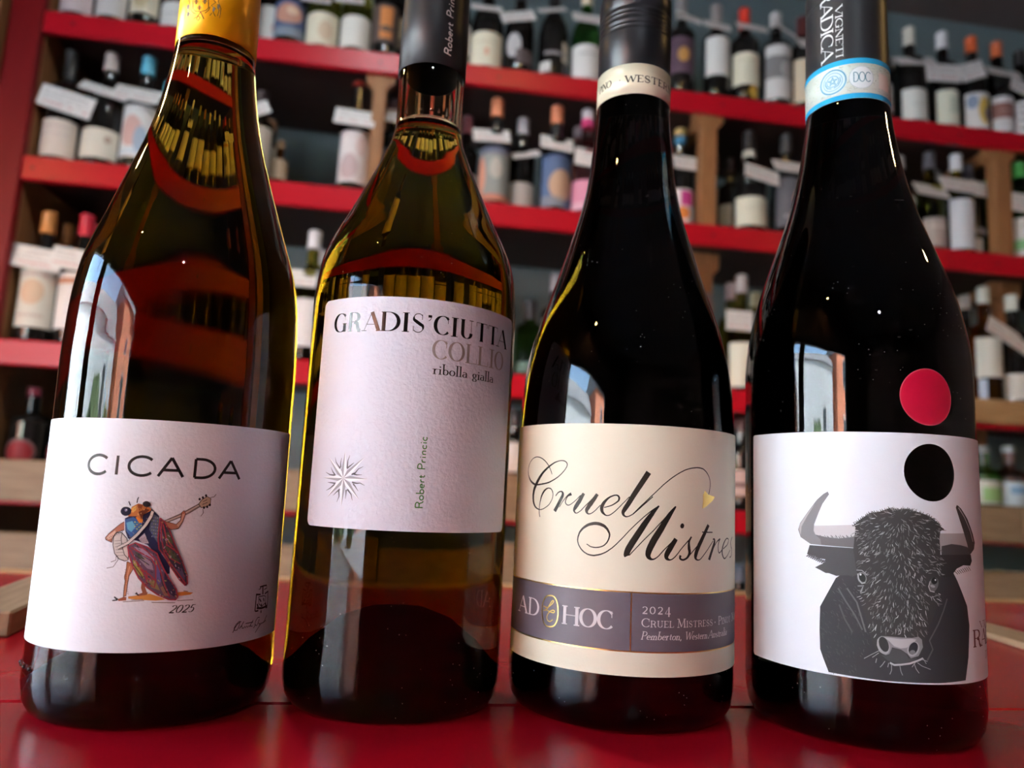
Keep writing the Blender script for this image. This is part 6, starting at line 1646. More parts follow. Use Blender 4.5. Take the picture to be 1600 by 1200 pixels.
TAGS=[
(-0.279,1.709,1.226,0.07,0.021,0,'the broad cream-labelled olive bottle',-0.2628,1.7435,1.386),
(-0.201,1.709,1.236,0.069,0.021,-2,'the plain white-labelled olive bottle',-0.1848,1.7435,1.386),
(0.131,1.709,1.265,0.078,0.021,0,'the large cream-labelled brown bottle',0.1387,1.7435,1.386),
(0.21,1.709,1.254,0.087,0.038,-13,'the bottle with the silver medallion',0.221,1.7435,1.386),
(0.296,1.709,1.284,0.073,0.018,-12,'the bottle with the cream swoosh',0.309,1.7435,1.386),
(0.387,1.709,1.275,0.077,0.033,2,'the bright green bottle',0.395,1.7435,1.386),
(0.654,1.704,1.312,0.07,0.025,15,'the purple-labelled bottle',0.649,1.7385,1.386),
(0.731,1.704,1.301,0.075,0.025,6,'the grey-capped white-labelled bottle',0.746,1.7385,1.386),
(0.826,1.704,1.31,0.086,0.023,3,'the red-capped bottle',0.825,1.7385,1.386),
(0.917,1.704,1.317,0.078,0.02,35,'the photograph-band bottle',0.914,1.7385,1.386),
(0.981,1.704,1.286,0.052,0.034,-4,'the beige-labelled bottle',0.99,1.7385,1.386),
(1.294,1.704,1.279,0.116,0.029,-8,'the cream-capped bottle',1.306,1.7385,1.401),
(1.375,1.704,1.255,0.103,0.053,-4,'the yellow-green labelled bottle',1.406,1.7385,1.401),
(1.462,1.704,1.272,0.079,0.054,-22,'the bottle with the yellow figure',1.496,1.7385,1.4),
(1.56,1.704,1.281,0.101,0.028,3,'the brown-banded label bottle',1.575,1.7385,1.396),
(1.611,1.704,1.245,0.066,0.048,22,'the black scrawl bottle',1.647,1.7385,1.379),
(-0.798,1.704,0.895,0.118,0.055,13,'the leftmost bottle on the second shelf',-0.816,1.7385,1.036),
(-0.721,1.704,0.93,0.107,0.022,13,'the squat cream-labelled bottle',-0.7296,1.7385,1.041),
(-0.651,1.704,0.931,0.102,0.038,5,'the light-blue-capped bottle',-0.6484,1.7385,1.044),
(-0.381,1.704,0.931,0.04,0.039,-25,'the half hidden bottle by the green neck',-0.389,1.7385,0.99),
(-0.166,1.704,0.935,0.093,0.044,2,'the slim red-capped bottle',-0.165,1.7385,1.044),
(-0.087,1.759,0.98,0.037,0.039,0,'the dark bottle by the middle post',-0.077,1.7935,1.039),
(0.16,1.704,0.929,0.09,0.038,-3,'the grey and salmon art bottle',0.175,1.7385,1.044),
(0.252,1.749,0.912,0.071,0.018,-14,'the shorter silver-capped bottle',0.248,1.7835,1.025),
(0.321,1.704,0.928,0.082,0.039,5,'the blue-labelled bottle with tan figure',0.327,1.7385,1.044),
(0.399,1.704,0.9,0.064,0.048,5,'the bright pink-labelled bottle',0.406,1.7385,1.044),
(0.677,1.744,0.935,0.085,0.042,2,'the gold-and-blue-capped bottle',0.666,1.7785,1.044),
(0.857,1.709,0.91,0.094,0.043,12,'the white-ringed wide bottle',0.841,1.7435,1.04),
(0.931,1.709,0.939,0.085,0.033,2,'the bottle with the orange figure',0.944,1.7435,1.044),
(1.285,1.749,0.917,0.068,0.03,28,'the bottle behind the far right neck',1.297,1.7835,1.044),
(1.332,1.709,0.918,0.095,0.037,4,'the taupe-labelled bottle',1.359,1.7435,1.044),
(1.413,1.704,0.939,0.116,0.042,3,'the tall bluish white label bottle',1.435,1.7385,1.044),
(1.538,1.749,0.955,0.102,0.048,5,'the slanted-corner label bottle',1.508,1.7835,1.044),
(1.591,1.704,0.91,0.053,0.064,2,'the green-capped bottle',1.626,1.7385,1.044),
(-0.826,1.704,0.532,0.132,0.049,6,'the cream illustrated bottle',-0.816,1.7385,0.647),
(-0.747,1.704,0.536,0.075,0.048,6,'the brown-striped red-capped bottle',-0.737,1.7385,0.649),
(-0.251,1.704,0.536,0.06,0.041,0,'the white-capped bottle between green ones',-0.238,1.7385,0.661),
(0.798,1.709,0.523,0.069,0.068,0,'the grey-capped bottle in the right gap',0.822,1.7435,0.651),
(1.533,1.704,0.542,0.128,0.047,35,'the amber bottle',1.5,1.7385,0.678),
]
# ------------------------------------------------------------------ materials
MATS = {}
def mat(name, col=(.5,.5,.5), rough=.5, metal=0., noise=None, bump=None, trans=0., ior=1.45, absorb=None, emit=None, spec=None, coat=0., attr=None, bands=None):
    if name in MATS: return MATS[name]
    m = bpy.data.materials.new(name); m.use_nodes = True; MATS[name] = m
    t = m.node_tree; p = t.nodes['Principled BSDF']
    p.inputs['Base Color'].default_value = (*col, 1); p.inputs['Roughness'].default_value = rough
    p.inputs['Metallic'].default_value = metal; p.inputs['Transmission Weight'].default_value = trans; p.inputs['IOR'].default_value = ior
    if spec is not None: p.inputs['Specular IOR Level'].default_value = spec
    if coat: p.inputs['Coat Weight'].default_value = coat; p.inputs['Coat Roughness'].default_value = .08
    tc = t.nodes.new('ShaderNodeTexCoord')
    if noise:                                   # (scale, amount, stretch, second colour)
        mp = t.nodes.new('ShaderNodeMapping'); mp.inputs['Scale'].default_value = noise[2]
        nz = t.nodes.new('ShaderNodeTexNoise'); nz.inputs['Scale'].default_value = noise[0]; nz.inputs['Detail'].default_value = 5
        mx = t.nodes.new('ShaderNodeMix'); mx.data_type = 'RGBA'
        mx.inputs[6].default_value = (*col, 1); mx.inputs[7].default_value = (*noise[3], 1)
        rp = t.nodes.new('ShaderNodeMapRange'); rp.inputs[1].default_value = .35; rp.inputs[2].default_value = .7; rp.inputs[4].default_value = noise[1]
        t.links.new(tc.outputs['Object'], mp.inputs[0]); t.links.new(mp.outputs[0], nz.inputs['Vector'])
        t.links.new(nz.outputs['Fac'], rp.inputs[0]); t.links.new(rp.outputs[0], mx.inputs[0]); t.links.new(mx.outputs[2], p.inputs['Base Color'])
    if attr:
        a = t.nodes.new('ShaderNodeVertexColor'); a.layer_name = attr; t.links.new(a.outputs[0], p.inputs['Base Color'])
    if bump:                                    # (scale, strength, distance)
        nb = t.nodes.new('ShaderNodeTexNoise'); nb.inputs['Scale'].default_value = bump[0]; nb.inputs['Detail'].default_value = 3
        b = t.nodes.new('ShaderNodeBump'); b.inputs['Strength'].default_value = bump[1]; b.inputs['Distance'].default_value = bump[2]
        t.links.new(tc.outputs['Object'], nb.inputs['Vector']); t.links.new(nb.outputs['Fac'], b.inputs['Height']); t.links.new(b.outputs[0], p.inputs['Normal'])
    if absorb:                                  # transmitted tint over 80 mm
        k = [-math.log(max(v, 1e-9))/.08 for v in absorb]; d = max(k)
        v = t.nodes.new('ShaderNodeVolumeAbsorption'); v.inputs['Density'].default_value = d
        v.inputs['Color'].default_value = (1-k[0]/d, 1-k[1]/d, 1-k[2]/d, 1)
        t.links.new(v.outputs[0], t.nodes['Material Output'].inputs['Volume'])
    if emit: p.inputs['Emission Color'].default_value = (*emit[0], 1); p.inputs['Emission Strength'].default_value = emit[1]
    return m
def plain(c, rough=.45, pre='paint'):
    return mat('%s_%02x%02x%02x' % (pre, *[int(v*255) for v in c]), c, rough, noise=(60, .25, (1,1,1), tuple(v*.8 for v in c)))
RED = mat('red_paint', (.50,.006,.018), .33, noise=(9, .3, (1,3,3), (.42,.005,.014)), bump=(60, .05, .002), spec=.35)
RED2 = mat('dark_red_stile', (.20,.003,.006), .5, noise=(9, .4, (3,3,1), (.15,.002,.005)), spec=.3)  # stile colour, a deeper red than the shelf fronts
REDT = mat('red_table_paint', (.34,.002,.010), .25, noise=(14, .25, (1,1,1), (.29,.0015,.008)), bump=(350, .035, .0005))
WOOD = mat('pine_wood', (.50,.30,.14), .55, noise=(14, .8, (1,12,12), (.33,.17,.07)), bump=(90, .1, .002))
WOODV = mat('pine_post', (.36,.165,.065), .55, noise=(14, .8, (12,12,1), (.24,.10,.038)), bump=(90, .1, .002))
PLANK = mat('worn_plank', (.33,.215,.125), .6, noise=(10, .9, (1,14,14), (.21,.125,.07)), bump=(70, .15, .002))
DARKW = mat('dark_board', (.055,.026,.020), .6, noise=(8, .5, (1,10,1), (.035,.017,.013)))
TEAL = mat('teal_wall_paint', (.20,.27,.28), .7, noise=(4, .4, (1,1,1), (.15,.21,.235)), bump=(40, .1, .002))
CEIL = mat('ceiling_paint', (.17,.13,.12), .8, noise=(3, .3, (1,1,1), (.14,.11,.10)))
FLOOR = mat('dark_floorboards', (.13,.07,.045), .5, noise=(5, .7, (1,9,1), (.08,.04,.025)))
MAROON = mat('dark_wall_paint', (.10,.050,.042), .6, noise=(3, .4, (1,1,1), (.07,.035,.03)))
INK = mat('printing_ink', rough=.7, attr='Col', spec=.18)
FOIL = mat('gold_foil', rough=.28, metal=1., attr='Col')
GLOSSINK = mat('gloss_ink', rough=.4, attr='Col', spec=.2)
# ------------------------------------------------------------------ mesh helpers
def link(name, me, parent=None, mats=(), smooth=False):
    o = bpy.data.objects.new(name, me); COL.objects.link(o)
    for m in mats: me.materials.append(m)
    if parent: o.parent = parent
    if smooth: me.polygons.foreach_set('use_smooth', [True]*len(me.polygons))
    return o
def mesh(name, v, f, parent=None, m=None, smooth=False):
    me = bpy.data.meshes.new(name); me.from_pydata([tuple(p) for p in v], [], f); me.update()
    return link(name, me, parent, (m,) if m else (), smooth)
def empty(name, loc, rot=(0,0,0), label=None, cat=None, group=None, kind=None):
    o = bpy.data.objects.new(name, None); COL.objects.link(o); o.location = loc; o.rotation_euler = rot; o.empty_display_size = .02
    return tag(o, label, cat, group, kind)
def tag(o, label=None, cat=None, group=None, kind=None):
    for k, v in (('label',label),('category',cat),('group',group),('kind',kind)):
        if v: o[k] = v
    return o
def box_data(x0, x1, y0, y1, z0, z1, c=.0015):
    """box with small chamfers on all edges"""
    X, Y, Z = (x0,x1), (y0,y1), (z0,z1); c = min(c, (x1-x0)*.3, (y1-y0)*.3, (z1-z0)*.3)
    v = []; idx = {}
    for i in (0,1):
        for j in (0,1):
            for k in (0,1):
                sx, sy, sz = (1,-1)[i], (1,-1)[j], (1,-1)[k]
                for a in range(3):
                    d = [c*sx, c*sy, c*sz]; d[a] = 0
                    idx[i,j,k,a] = len(v); v.append((X[i]+d[0], Y[j]+d[1], Z[k]+d[2]))
    f = []
    for a in range(3):
        b, e = (a+1)%3, (a+2)%3
        for s in (0,1):
            q = []
            for (p, r) in ((0,0),(1,0),(1,1),(0,1)):
                ijk = [0,0,0]; ijk[a] = s; ijk[b] = p; ijk[e] = r; q.append(idx[(*ijk, a)])
            f.append(q if s else q[::-1])
        for p in (0,1):
            for r in (0,1):
                q = []
                for s, ax in ((0,b),(1,b),(1,e),(0,e)):
                    ijk = [0,0,0]; ijk[a] = s; ijk[b] = p; ijk[e] = r; q.append(idx[(*ijk, ax)])
                f.append(q if p != r else q[::-1])
    for i in (0,1):
        for j in (0,1):
            for k in (0,1):
                q = [idx[i,j,k,a] for a in range(3)]; f.append(q if (i+j+k)%2 else q[::-1])
    return v, f
def box(name, x0, x1, y0, y1, z0, z1, m, parent=None, c=.0015):
    v, f = box_data(x0, x1, y0, y1, z0, z1, c); return mesh(name, v, f, parent, m)
def prism(name, pts, axis, a, b, m, parent=None):
    """polygon pts extruded along axis from a to b"""
    def P(p, t):
        q = list(p); q.insert(axis, t); return tuple(q)
    n = len(pts); v = [P(p, a) for p in pts]+[P(p, b) for p in pts]
    f = [list(range(n))[::-1], list(range(n, 2*n))]+[[i, (i+1)%n, n+(i+1)%n, n+i] for i in range(n)]
    o = mesh(name, v, f, parent, m); return o
def lathe_data(prof, n=32, closed=False):
    v = []; f = []; rings = []
    for r, z in prof:
        if r < 1e-6: rings.append([len(v)]); v.append((0,0,z))
        else:
            rings.append(list(range(len(v), len(v)+n)))
            v += [(r*math.sin(2*math.pi*i/n), -r*math.cos(2*math.pi*i/n), z) for i in range(n)]
    for a, b in zip(rings, rings[1:]):
        for i in range(n):
            j = (i+1)%n
            if len(a) == 1 and len(b) == 1: continue
            if len(a) == 1: f.append([a[0], b[j], b[i]])
            elif len(b) == 1: f.append([a[i], a[j], b[0]])
            else: f.append([a[i], a[j], b[j], b[i]])
    return v, f
def lathe(name, prof, m, parent=None, n=32, loc=None):
    v, f = lathe_data(prof, n); o = mesh(name, v, f, parent, m, True)
    if loc: o.location = loc
    return o
def spline(pts, n=4):
    o = []; q = [pts[0]]+list(pts)+[pts[-1]]
    for i in range(1, len(q)-2):
        for k in range(n):
            t = k/n; a, b, c, d = q[i-1:i+3]
            o.append(tuple(.5*((2*B)+(-A+C)*t+(2*A-5*B+4*C-D)*t*t+(-A+3*B-3*C+D)*t**3) for A, B, C, D in zip(a, b, c, d)))
    o.append(tuple(pts[-1])); return o
# ------------------------------------------------------------------ flat print wrapped on a cylinder (s = arc length mm, z = height mm)
STEP = 1.0
class Wrap:
    def __init__(self, r): self.r = r; self.v = []; self.f = []; self.c = []; self.nr = []; self.layer = 0
    def pt(self, s, z, lift):
        k = math.floor(s/STEP); t = s/STEP-k; r = self.r+lift; R = self.r*1000
        a0, a1 = k*STEP/R, (k+1)*STEP/R
        x = r*(math.sin(a0)*(1-t)+math.sin(a1)*t); y = -r*(math.cos(a0)*(1-t)+math.cos(a1)*t)
        a = s/R; return (x, y, z/1000), (math.sin(a), -math.cos(a), 0)
    def convex(self, poly, col):
        lo = math.floor(min(p[0] for p in poly)/STEP+1e-9); hi = math.ceil(max(p[0] for p in poly)/STEP-1e-9)
        for k in range(lo, max(hi, lo+1)):
            q = poly
            for lim, sg in ((k*STEP, 1), ((k+1)*STEP, -1)):
                o = []
                for i in range(len(q)):
                    a, b = q[i], q[(i+1)%len(q)]; da, db = (a[0]-lim)*sg, (b[0]-lim)*sg
                    if da >= 0: o.append(a)
                    if (da > 0 and db < 0) or (da < 0 and db > 0):
                        t = da/(da-db); o.append((a[0]+(b[0]-a[0])*t, a[1]+(b[1]-a[1])*t))
                q = o
                if len(q) < 3: break
            if len(q) < 3: continue
            ar = sum(q[i][0]*q[(i+1)%len(q)][1]-q[(i+1)%len(q)][0]*q[i][1] for i in range(len(q)))
            if abs(ar) < 1e-7: continue
            if ar < 0: q = q[::-1]
            b0 = len(self.v)
            for s, z in q:
                s = min(max(s, k*STEP+1e-7), (k+1)*STEP-1e-7)
                p, n = self.pt(s, z, 3e-6*self.layer); self.v.append(p); self.nr.append(n); self.c.append(col)
            self.f.append(list(range(b0, b0+len(q))))
    def poly(self, loops, col):
        self.layer += 1
        if not isinstance(loops[0][0], (tuple, list)): loops = [loops]
        flat = [p for l in loops for p in l]
        for t in tessellate_polygon([[Vector((p[0], p[1], 0)) for p in l] for l in loops]): self.convex([flat[i] for i in t], col)
    def rect(self, s0, s1, z0, z1, col): self.layer += 1; self.convex([(s0,z0),(s1,z0),(s1,z1),(s0,z1)], col)
    def stroke(self, pts, col, new=True):
        """pts (s, z, width)"""
        if new: self.layer += 1
        q = [pts[0]]
        for p in pts[1:]:
            if math.hypot(p[0]-q[-1][0], p[1]-q[-1][1]) > .01: q.append(p)
        if len(q) < 2: return
        L = []
        for i, p in enumerate(q):
            a, b = q[max(i-1,0)], q[min(i+1,len(q)-1)]; dx, dy = b[0]-a[0], b[1]-a[1]; n = math.hypot(dx, dy) or 1
            w = p[2]/2; L.append(((p[0]-dy/n*w, p[1]+dx/n*w), (p[0]+dy/n*w, p[1]-dx/n*w)))
        for a, b in zip(L, L[1:]): self.convex([a[0], b[0], b[1]], col); self.convex([a[0], b[1], a[1]], col)
    def disc(self, s, z, rs, rz, col, n=28): self.poly([(s+rs*math.cos(2*math.pi*i/n), z+rz*math.sin(2*math.pi*i/n)) for i in range(n)], col)
    def art(self, key):
        cols, items = ART[key]; last = 0
        for kind, ci, d in items:
            c = tuple(v/255 for v in cols[ci])
            if kind == 0: self.poly([(d[i]/20, d[i+1]/20) for i in range(0, len(d), 2)], c)
            else: self.stroke([(d[i]/20, d[i+1]/20, d[i+2]/100) for i in range(0, len(d), 3)], c, last == 0)
            last = kind
    def build(self, name, m, parent):
        me = bpy.data.meshes.new(name); me.from_pydata(self.v, [], self.f); me.update()
        ca = me.color_attributes.new('Col', 'FLOAT_COLOR', 'POINT')
        ca.data.foreach_set('color', [x for c in self.c for x in (*c, 1)])
        me.polygons.foreach_set('use_smooth', [True]*len(me.polygons))
        me.normals_split_custom_set_from_vertices(self.nr)
        return link(name, me, parent, (m,))
# ------------------------------------------------------------------ a stroke alphabet (serif with thick and thin, or plain)
def arc(cx, cy, rx, ry, a, b, n=14): return [(cx+rx*math.cos(math.radians(a+(b-a)*i/n)), cy+ry*math.sin(math.radians(a+(b-a)*i/n))) for i in range(n+1)]
def ln(*p): return list(p)
# glyph: width, [(points, mode)], serif feet [(x, y)] ; mode a=auto by direction, k=thick, t=thin
G = {
'A':(.74,[(ln((0,0),(.37,1)),'t'),(ln((.37,1),(.74,0)),'k'),(ln((.13,.34),(.61,.34)),'t')],[(0,0),(.74,0)]),
'B':(.62,[(ln((.1,0),(.1,1)),'k'),(ln((.1,1))+arc(.32,.76,.22,.24,90,-90)+ln((.1,.52)),'a'),(ln((.1,.52))+arc(.34,.26,.26,.26,90,-90)+ln((.1,0)),'a')],[(.1,0),(.1,1)]),
'C':(.74,[(arc(.42,.5,.40,.5,42,318,22),'a'),(ln((.70,.62),(.70,.98)),'t')],[]),
'D':(.78,[(ln((.12,0),(.12,1)),'k'),(ln((.12,1))+arc(.32,.5,.44,.5,90,-90,20)+ln((.12,0)),'a')],[(.12,0),(.12,1)]),
'E':(.58,[(ln((.1,0),(.1,1)),'k'),(ln((.1,1),(.56,1)),'t'),(ln((.1,.52),(.44,.52)),'t'),(ln((.1,0),(.58,0)),'t'),(ln((.56,1),(.56,.82)),'t'),(ln((.58,0),(.58,.2)),'t')],[(.1,0),(.1,1)]),
'G':(.80,[(arc(.42,.5,.40,.5,42,300,22),'a'),(ln((.70,.62),(.70,.98)),'t'),(ln((.68,.0),(.68,.44)),'k')],[(.68,.44)]),
'H':(.82,[(ln((.12,0),(.12,1)),'k'),(ln((.70,0),(.70,1)),'k'),(ln((.12,.52),(.70,.52)),'t')],[(.12,0),(.12,1),(.70,0),(.70,1)]),
'I':(.26,[(ln((.13,0),(.13,1)),'k')],[(.13,0),(.13,1)]),
'L':(.60,[(ln((.12,0),(.12,1)),'k'),(ln((.12,0),(.60,0)),'t'),(ln((.60,0),(.60,.26)),'t')],[(.12,0),(.12,1)]),
'M':(.94,[(ln((.1,0),(.14,1)),'t'),(ln((.14,1),(.46,.05)),'k'),(ln((.46,.05),(.80,1)),'t'),(ln((.80,1),(.84,0)),'k')],[(.1,0),(.84,0),(.1,1),(.84,1)]),
'N':(.80,[(ln((.12,0),(.12,1)),'t'),(ln((.12,1),(.70,0)),'k'),(ln((.70,0),(.70,1)),'t')],[(.12,0),(.10,1),(.70,1)]),
'O':(.84,[(arc(.42,.5,.40,.5,90,450,30),'a')],[]),
'P':(.60,[(ln((.12,0),(.12,1)),'k'),(ln((.12,1))+arc(.32,.73,.26,.27,90,-90)+ln((.12,.46)),'a')],[(.12,0),(.12,1)]),
'R':(.74,[(ln((.12,0),(.12,1)),'k'),(ln((.12,1))+arc(.34,.75,.26,.25,90,-90)+ln((.12,.5)),'a'),(ln((.36,.5),(.52,.42),(.58,.15),(.64,.02),(.74,.03)),'k')],[(.12,0),(.12,1)]),
'S':(.58,[(arc(.29,.75,.23,.25,35,200,12)+ln((.16,.60),(.42,.42))+arc(.29,.25,.25,.25,30,-145,12),'s'),(ln((.48,.68),(.48,.97)),'t'),(ln((.06,.05),(.06,.32)),'t')],[]),
'T':(.72,[(ln((.36,0),(.36,1)),'k'),(ln((.02,1),(.70,1)),'t'),(ln((.02,1),(.02,.78)),'t'),(ln((.70,1),(.70,.78)),'t')],[(.36,0)]),
'U':(.78,[(ln((.12,1),(.12,.3))+arc(.38,.28,.26,.28,180,360)[1:-1]+ln((.64,.3)),'a'),(ln((.64,.3),(.64,1)),'t')],[(.12,1),(.64,1)]),
'V':(.74,[(ln((0,1),(.37,0)),'k'),(ln((.37,0),(.74,1)),'t')],[(0,1),(.74,1)]),
'W':(1.06,[(ln((0,1),(.28,0)),'k'),(ln((.28,0),(.54,.95)),'t'),(ln((.54,.95),(.78,0)),'k'),(ln((.78,0),(1.06,1)),'t')],[(0,1),(1.06,1)]),
'a':(.46,[(arc(.2,.36,.16,.14,150,20,6)+ln((.36,.3),(.36,.06),(.44,.0)),'a'),(arc(.2,.14,.16,.15,60,300,14)+ln((.36,.08)),'a')],[]),
'b':(.52,[(ln((.1,0),(.1,1.02)),'k'),(arc(.27,.24,.20,.25,150,-150,16),'a')],[(.1,1.02)]),
'c':(.44,[(arc(.24,.24,.20,.25,45,315,16),'a')],[]),
'e':(.46,[(ln((.05,.27),(.42,.27))+arc(.24,.25,.19,.25,8,310,18),'a')],[]),
'g':(.48,[(arc(.22,.32,.15,.17,0,360,18),'a'),(ln((.34,.42),(.46,.48)),'t'),(ln((.14,.18),(.10,.08),(.32,.04))+arc(.24,-.12,.18,.13,60,-240,18),'a')],[]),
'i':(.24,[(ln((.12,0),(.12,.48)),'k'),(ln((.12,.66),(.12,.78)),'k')],[(.12,0),(.08,.48)]),
'l':(.24,[(ln((.12,0),(.12,1.02)),'k')],[(.12,0),(.08,1.02)]),
'm':(.82,[(ln((.1,0),(.1,.48)),'k'),(ln((.1,.36))+arc(.25,.33,.14,.16,130,0,8)+ln((.39,0)),'a'),(ln((.39,.36))+arc(.56,.33,.14,.16,130,0,8)+ln((.70,0)),'a')],[(.1,0),(.39,0),(.70,0)]),
'n':(.54,[(ln((.1,0),(.1,.48)),'k'),(ln((.1,.36))+arc(.28,.33,.15,.16,130,0,8)+ln((.43,0)),'a')],[(.1,0),(.43,0),(.06,.48)]),
'o':(.50,[(arc(.25,.24,.21,.25,90,450,20),'a')],[]),
'r':(.38,[(ln((.1,0),(.1,.48)),'k'),(ln((.1,.32))+arc(.26,.34,.13,.15,140,50,6),'a')],[(.1,0),(.06,.48)]),
's':(.38,[(arc(.19,.36,.14,.13,30,200,8)+ln((.12,.28),(.27,.2))+arc(.19,.12,.15,.13,30,-150,8),'s')],[]),
't':(.32,[(ln((.14,.7),(.14,.08),(.22,0),(.31,.04)),'a'),(ln((.02,.48),(.30,.48)),'t')],[]),
'u':(.54,[(ln((.1,.48),(.1,.14))+arc(.25,.13,.15,.14,180,330,8)+ln((.42,.14)),'a'),(ln((.42,.48),(.42,0)),'k')],[(.06,.48),(.38,.48)]),
'2':(.50,[(arc(.25,.72,.20,.26,160,-20,10)+ln((.36,.45),(.06,.02)),'a'),(ln((.04,.04),(.48,.04)),'k')],[]),
'0':(.54,[(arc(.27,.5,.23,.48,90,450,22),'a')],[]),
'4':(.54,[(ln((.38,-.02),(.38,1),(.03,.3),(.54,.3)),'t'),(ln((.38,-.02),(.38,1)),'k')],[]),
'5':(.50,[(ln((.42,.97),(.14,.97),(.10,.56))+arc(.24,.32,.20,.30,110,-140,14),'a')],[]),
',':(.22,[(ln((.12,.08),(.12,-.05),(.06,-.16)),'k')],[]), "'":(.30,[(ln((.13,.98),(.13,.84)),'k'),(ln((.20,.90),(.19,.80),(.13,.70),(.05,.66)),'t')],[]), '.':(.3,[(ln((.15,.34),(.15,.46)),'k')],[]), ' ':(.36,[],[])}
def text(w, s, string, s0, z0, H, width=None, thick=.16, thin=.035, col=(.02,.02,.02), serif=True, slant=0., rot=0, sp=.06, xs=1., smallcaps=None):
    """draw string on Wrap w starting at (s0, z0), cap height H mm, fitted to width mm if given"""
    adv = 0; items = []
    for ch in string:
        k = 1.
        if smallcaps and ch.islower(): ch = ch.upper(); k = smallcaps
        g = G[ch]; items.append((g, adv, k)); adv += g[0]*k+sp
    adv -= sp
    fx = (width/adv) if width else H*xs
    ca, sa = math.cos(math.radians(rot)), math.sin(math.radians(rot))
    def M(x, y): X = x*fx+y*H*slant; Y = y*H; return (s0+X*ca-Y*sa, z0+X*sa+Y*ca)
    w.layer += 1
    for (gw, strokes, feet), x0, k in items:
        for pts, mode in strokes:
            q = []
            short = len(pts) == 2 and mode == 't' and abs(pts[0][0]-pts[1][0]) < 1e-6 and not serif
            if short and gw != G['N'][0] and gw != G['U'][0] and gw != G['M'][0]: continue
            for i, p in enumerate(pts):
                a, b = pts[max(i-1,0)], pts[min(i+1,len(pts)-1)]; dx, dy = b[0]-a[0], b[1]-a[1]; n = math.hypot(dx, dy) or 1
                if not serif: wd = thick
                elif mode == 'k': wd = thick
                elif mode == 't': wd = thin
                elif mode == 's':
                    cy, hy = (.5,.34) if gw > .4 else (.24,.17)
                    wd = thin*1.3+(thick-thin)*max(0, 1-abs(p[1]-cy)/hy)**.7
                else: wd = thin+(thick-thin)*abs(dy/n)**1.6
                X, Y = M((x0+p[0]*k), p[1]*k); q.append((X, Y, wd*H*k))
            w.stroke(q, col, False)
        if serif:
            for fx_, fy in feet:
                a, b = M(x0+(fx_-.13)*k, fy*k), M(x0+(fx_+.13)*k, fy*k); w.stroke([(*a, thin*H*1.3), (*b, thin*H*1.3)], col, False)
# ------------------------------------------------------------------ the room
D = 1.6835; ZF = -.75; ZC = 1.73; XW = -1.5; XR = 3.2; YB = -3.2; YS = D+.42
struct = lambda o: tag(o, kind='structure')
struct(box('floor', XW-.2, XR+.2, YB-.2, YS+.2, ZF-.1, ZF, FLOOR))
struct(box('ceiling', XW-.2, XR+.2, YB-.2, YS+.2, ZC, ZC+.1, CEIL))
struct(box('wall_shelves', XW-.2, XR+.2, YS, YS+.1, ZF, ZC, TEAL))
struct(box('wall_back', XW-.2, XR+.2, YB-.1, YB, ZF, ZC, MAROON))
struct(box('wall_right', XR, XR+.1, YB, YS, ZF, ZC, MAROON))
WY = (-1.85, .08, .18, .85); WZ = (-.5, .86)
wl = empty('wall_window', (0,0,0), kind='structure')
for a, b, c, d in ((YB, WY[0], ZF, ZC), (WY[3], YS, ZF, ZC), (WY[0], WY[3], ZF, WZ[0]), (WY[0], WY[3], WZ[1], ZC)):
    box('wall_panel', XW-.14, XW, a, b, c, d, MAROON, wl)
FR = mat('window_frame_paint', (.08,.08,.085), .4)
PANE = mat('window_glass', (1,1,1), 0.)
t = PANE.node_tree; t.nodes.remove(t.nodes['Principled BSDF'])
_tr = t.nodes.new('ShaderNodeBsdfTransparent'); _tr.inputs[0].default_value = (.93,.96,.95,1); _gl = t.nodes.new('ShaderNodeBsdfGlossy'); _gl.inputs['Roughness'].default_value = .02
_mx = t.nodes.new('ShaderNodeMixShader'); _mx.inputs[0].default_value = .06
t.links.new(_tr.outputs[0], _mx.inputs[1]); t.links.new(_gl.outputs[0], _mx.inputs[2]); t.links.new(_mx.outputs[0], t.nodes['Material Output'].inputs[0])
for i, (y0, y1) in enumerate(((WY[0], WY[1]), (WY[2], WY[3]))):
    w = empty('window_%d' % (i+1), (0,0,0), kind='structure')
    for a, b, c, d in ((y0, y1, WZ[0], WZ[0]+.05), (y0, y1, WZ[1]-.05, WZ[1]), (y0, y0+.04, WZ[0]+.05, WZ[1]-.05), (y1-.04, y1, WZ[0]+.05, WZ[1]-.05)):
        box('window_frame', XW-.10, XW-.04, a, b, c, d, FR, w)
    box('pane', XW-.075, XW-.069, y0+.04, y1-.04, WZ[0]+.05, WZ[1]-.05, PANE, w, .0005)
box('mullion', XW-.14, XW, WY[1], WY[2], WZ[0], WZ[1], FR, wl)
box('window_sill', XW-.02, XW+.10, WY[0]-.03, WY[3]+.03, WZ[0]-.04, WZ[0], mat('sill_paint', (.22,.21,.20), .4), wl)
# ceiling lamps reflected in the bottles
def spot_lamp(x, y, z, col, watt, label, rod):
    root = empty('ceiling_lamp', (x, y, ZC), label=label, cat='lamp')
    body = mat('lamp_metal', (.05,.05,.05), .4)
    lathe('ceiling_rose', [(0,0),(.04,0),(.04,-.015),(.012,-.022),(0,-.022)][::-1], body, root, 24)
    if rod: lathe('cord', [(0,-rod),(.004,-rod),(.004,-.02),(0,-.02)], body, root, 8)
    zz = z-ZC
    lathe('lamp_shade', [(.020,zz+.07),(.024,zz+.075),(.045,zz),(.042,zz),(.018,zz+.066),(0,zz+.066),(0,zz+.075),(.02,zz+.07)], body, root, 24)
    lathe('bulb', [(0,zz+.0),(.016,zz+.004),(.024,zz+.018),(.020,zz+.036),(.012,zz+.05),(0,zz+.05)], mat('bulb_%d' % int(col[2]*100), col, .4, emit=(col, watt)), root, 16)
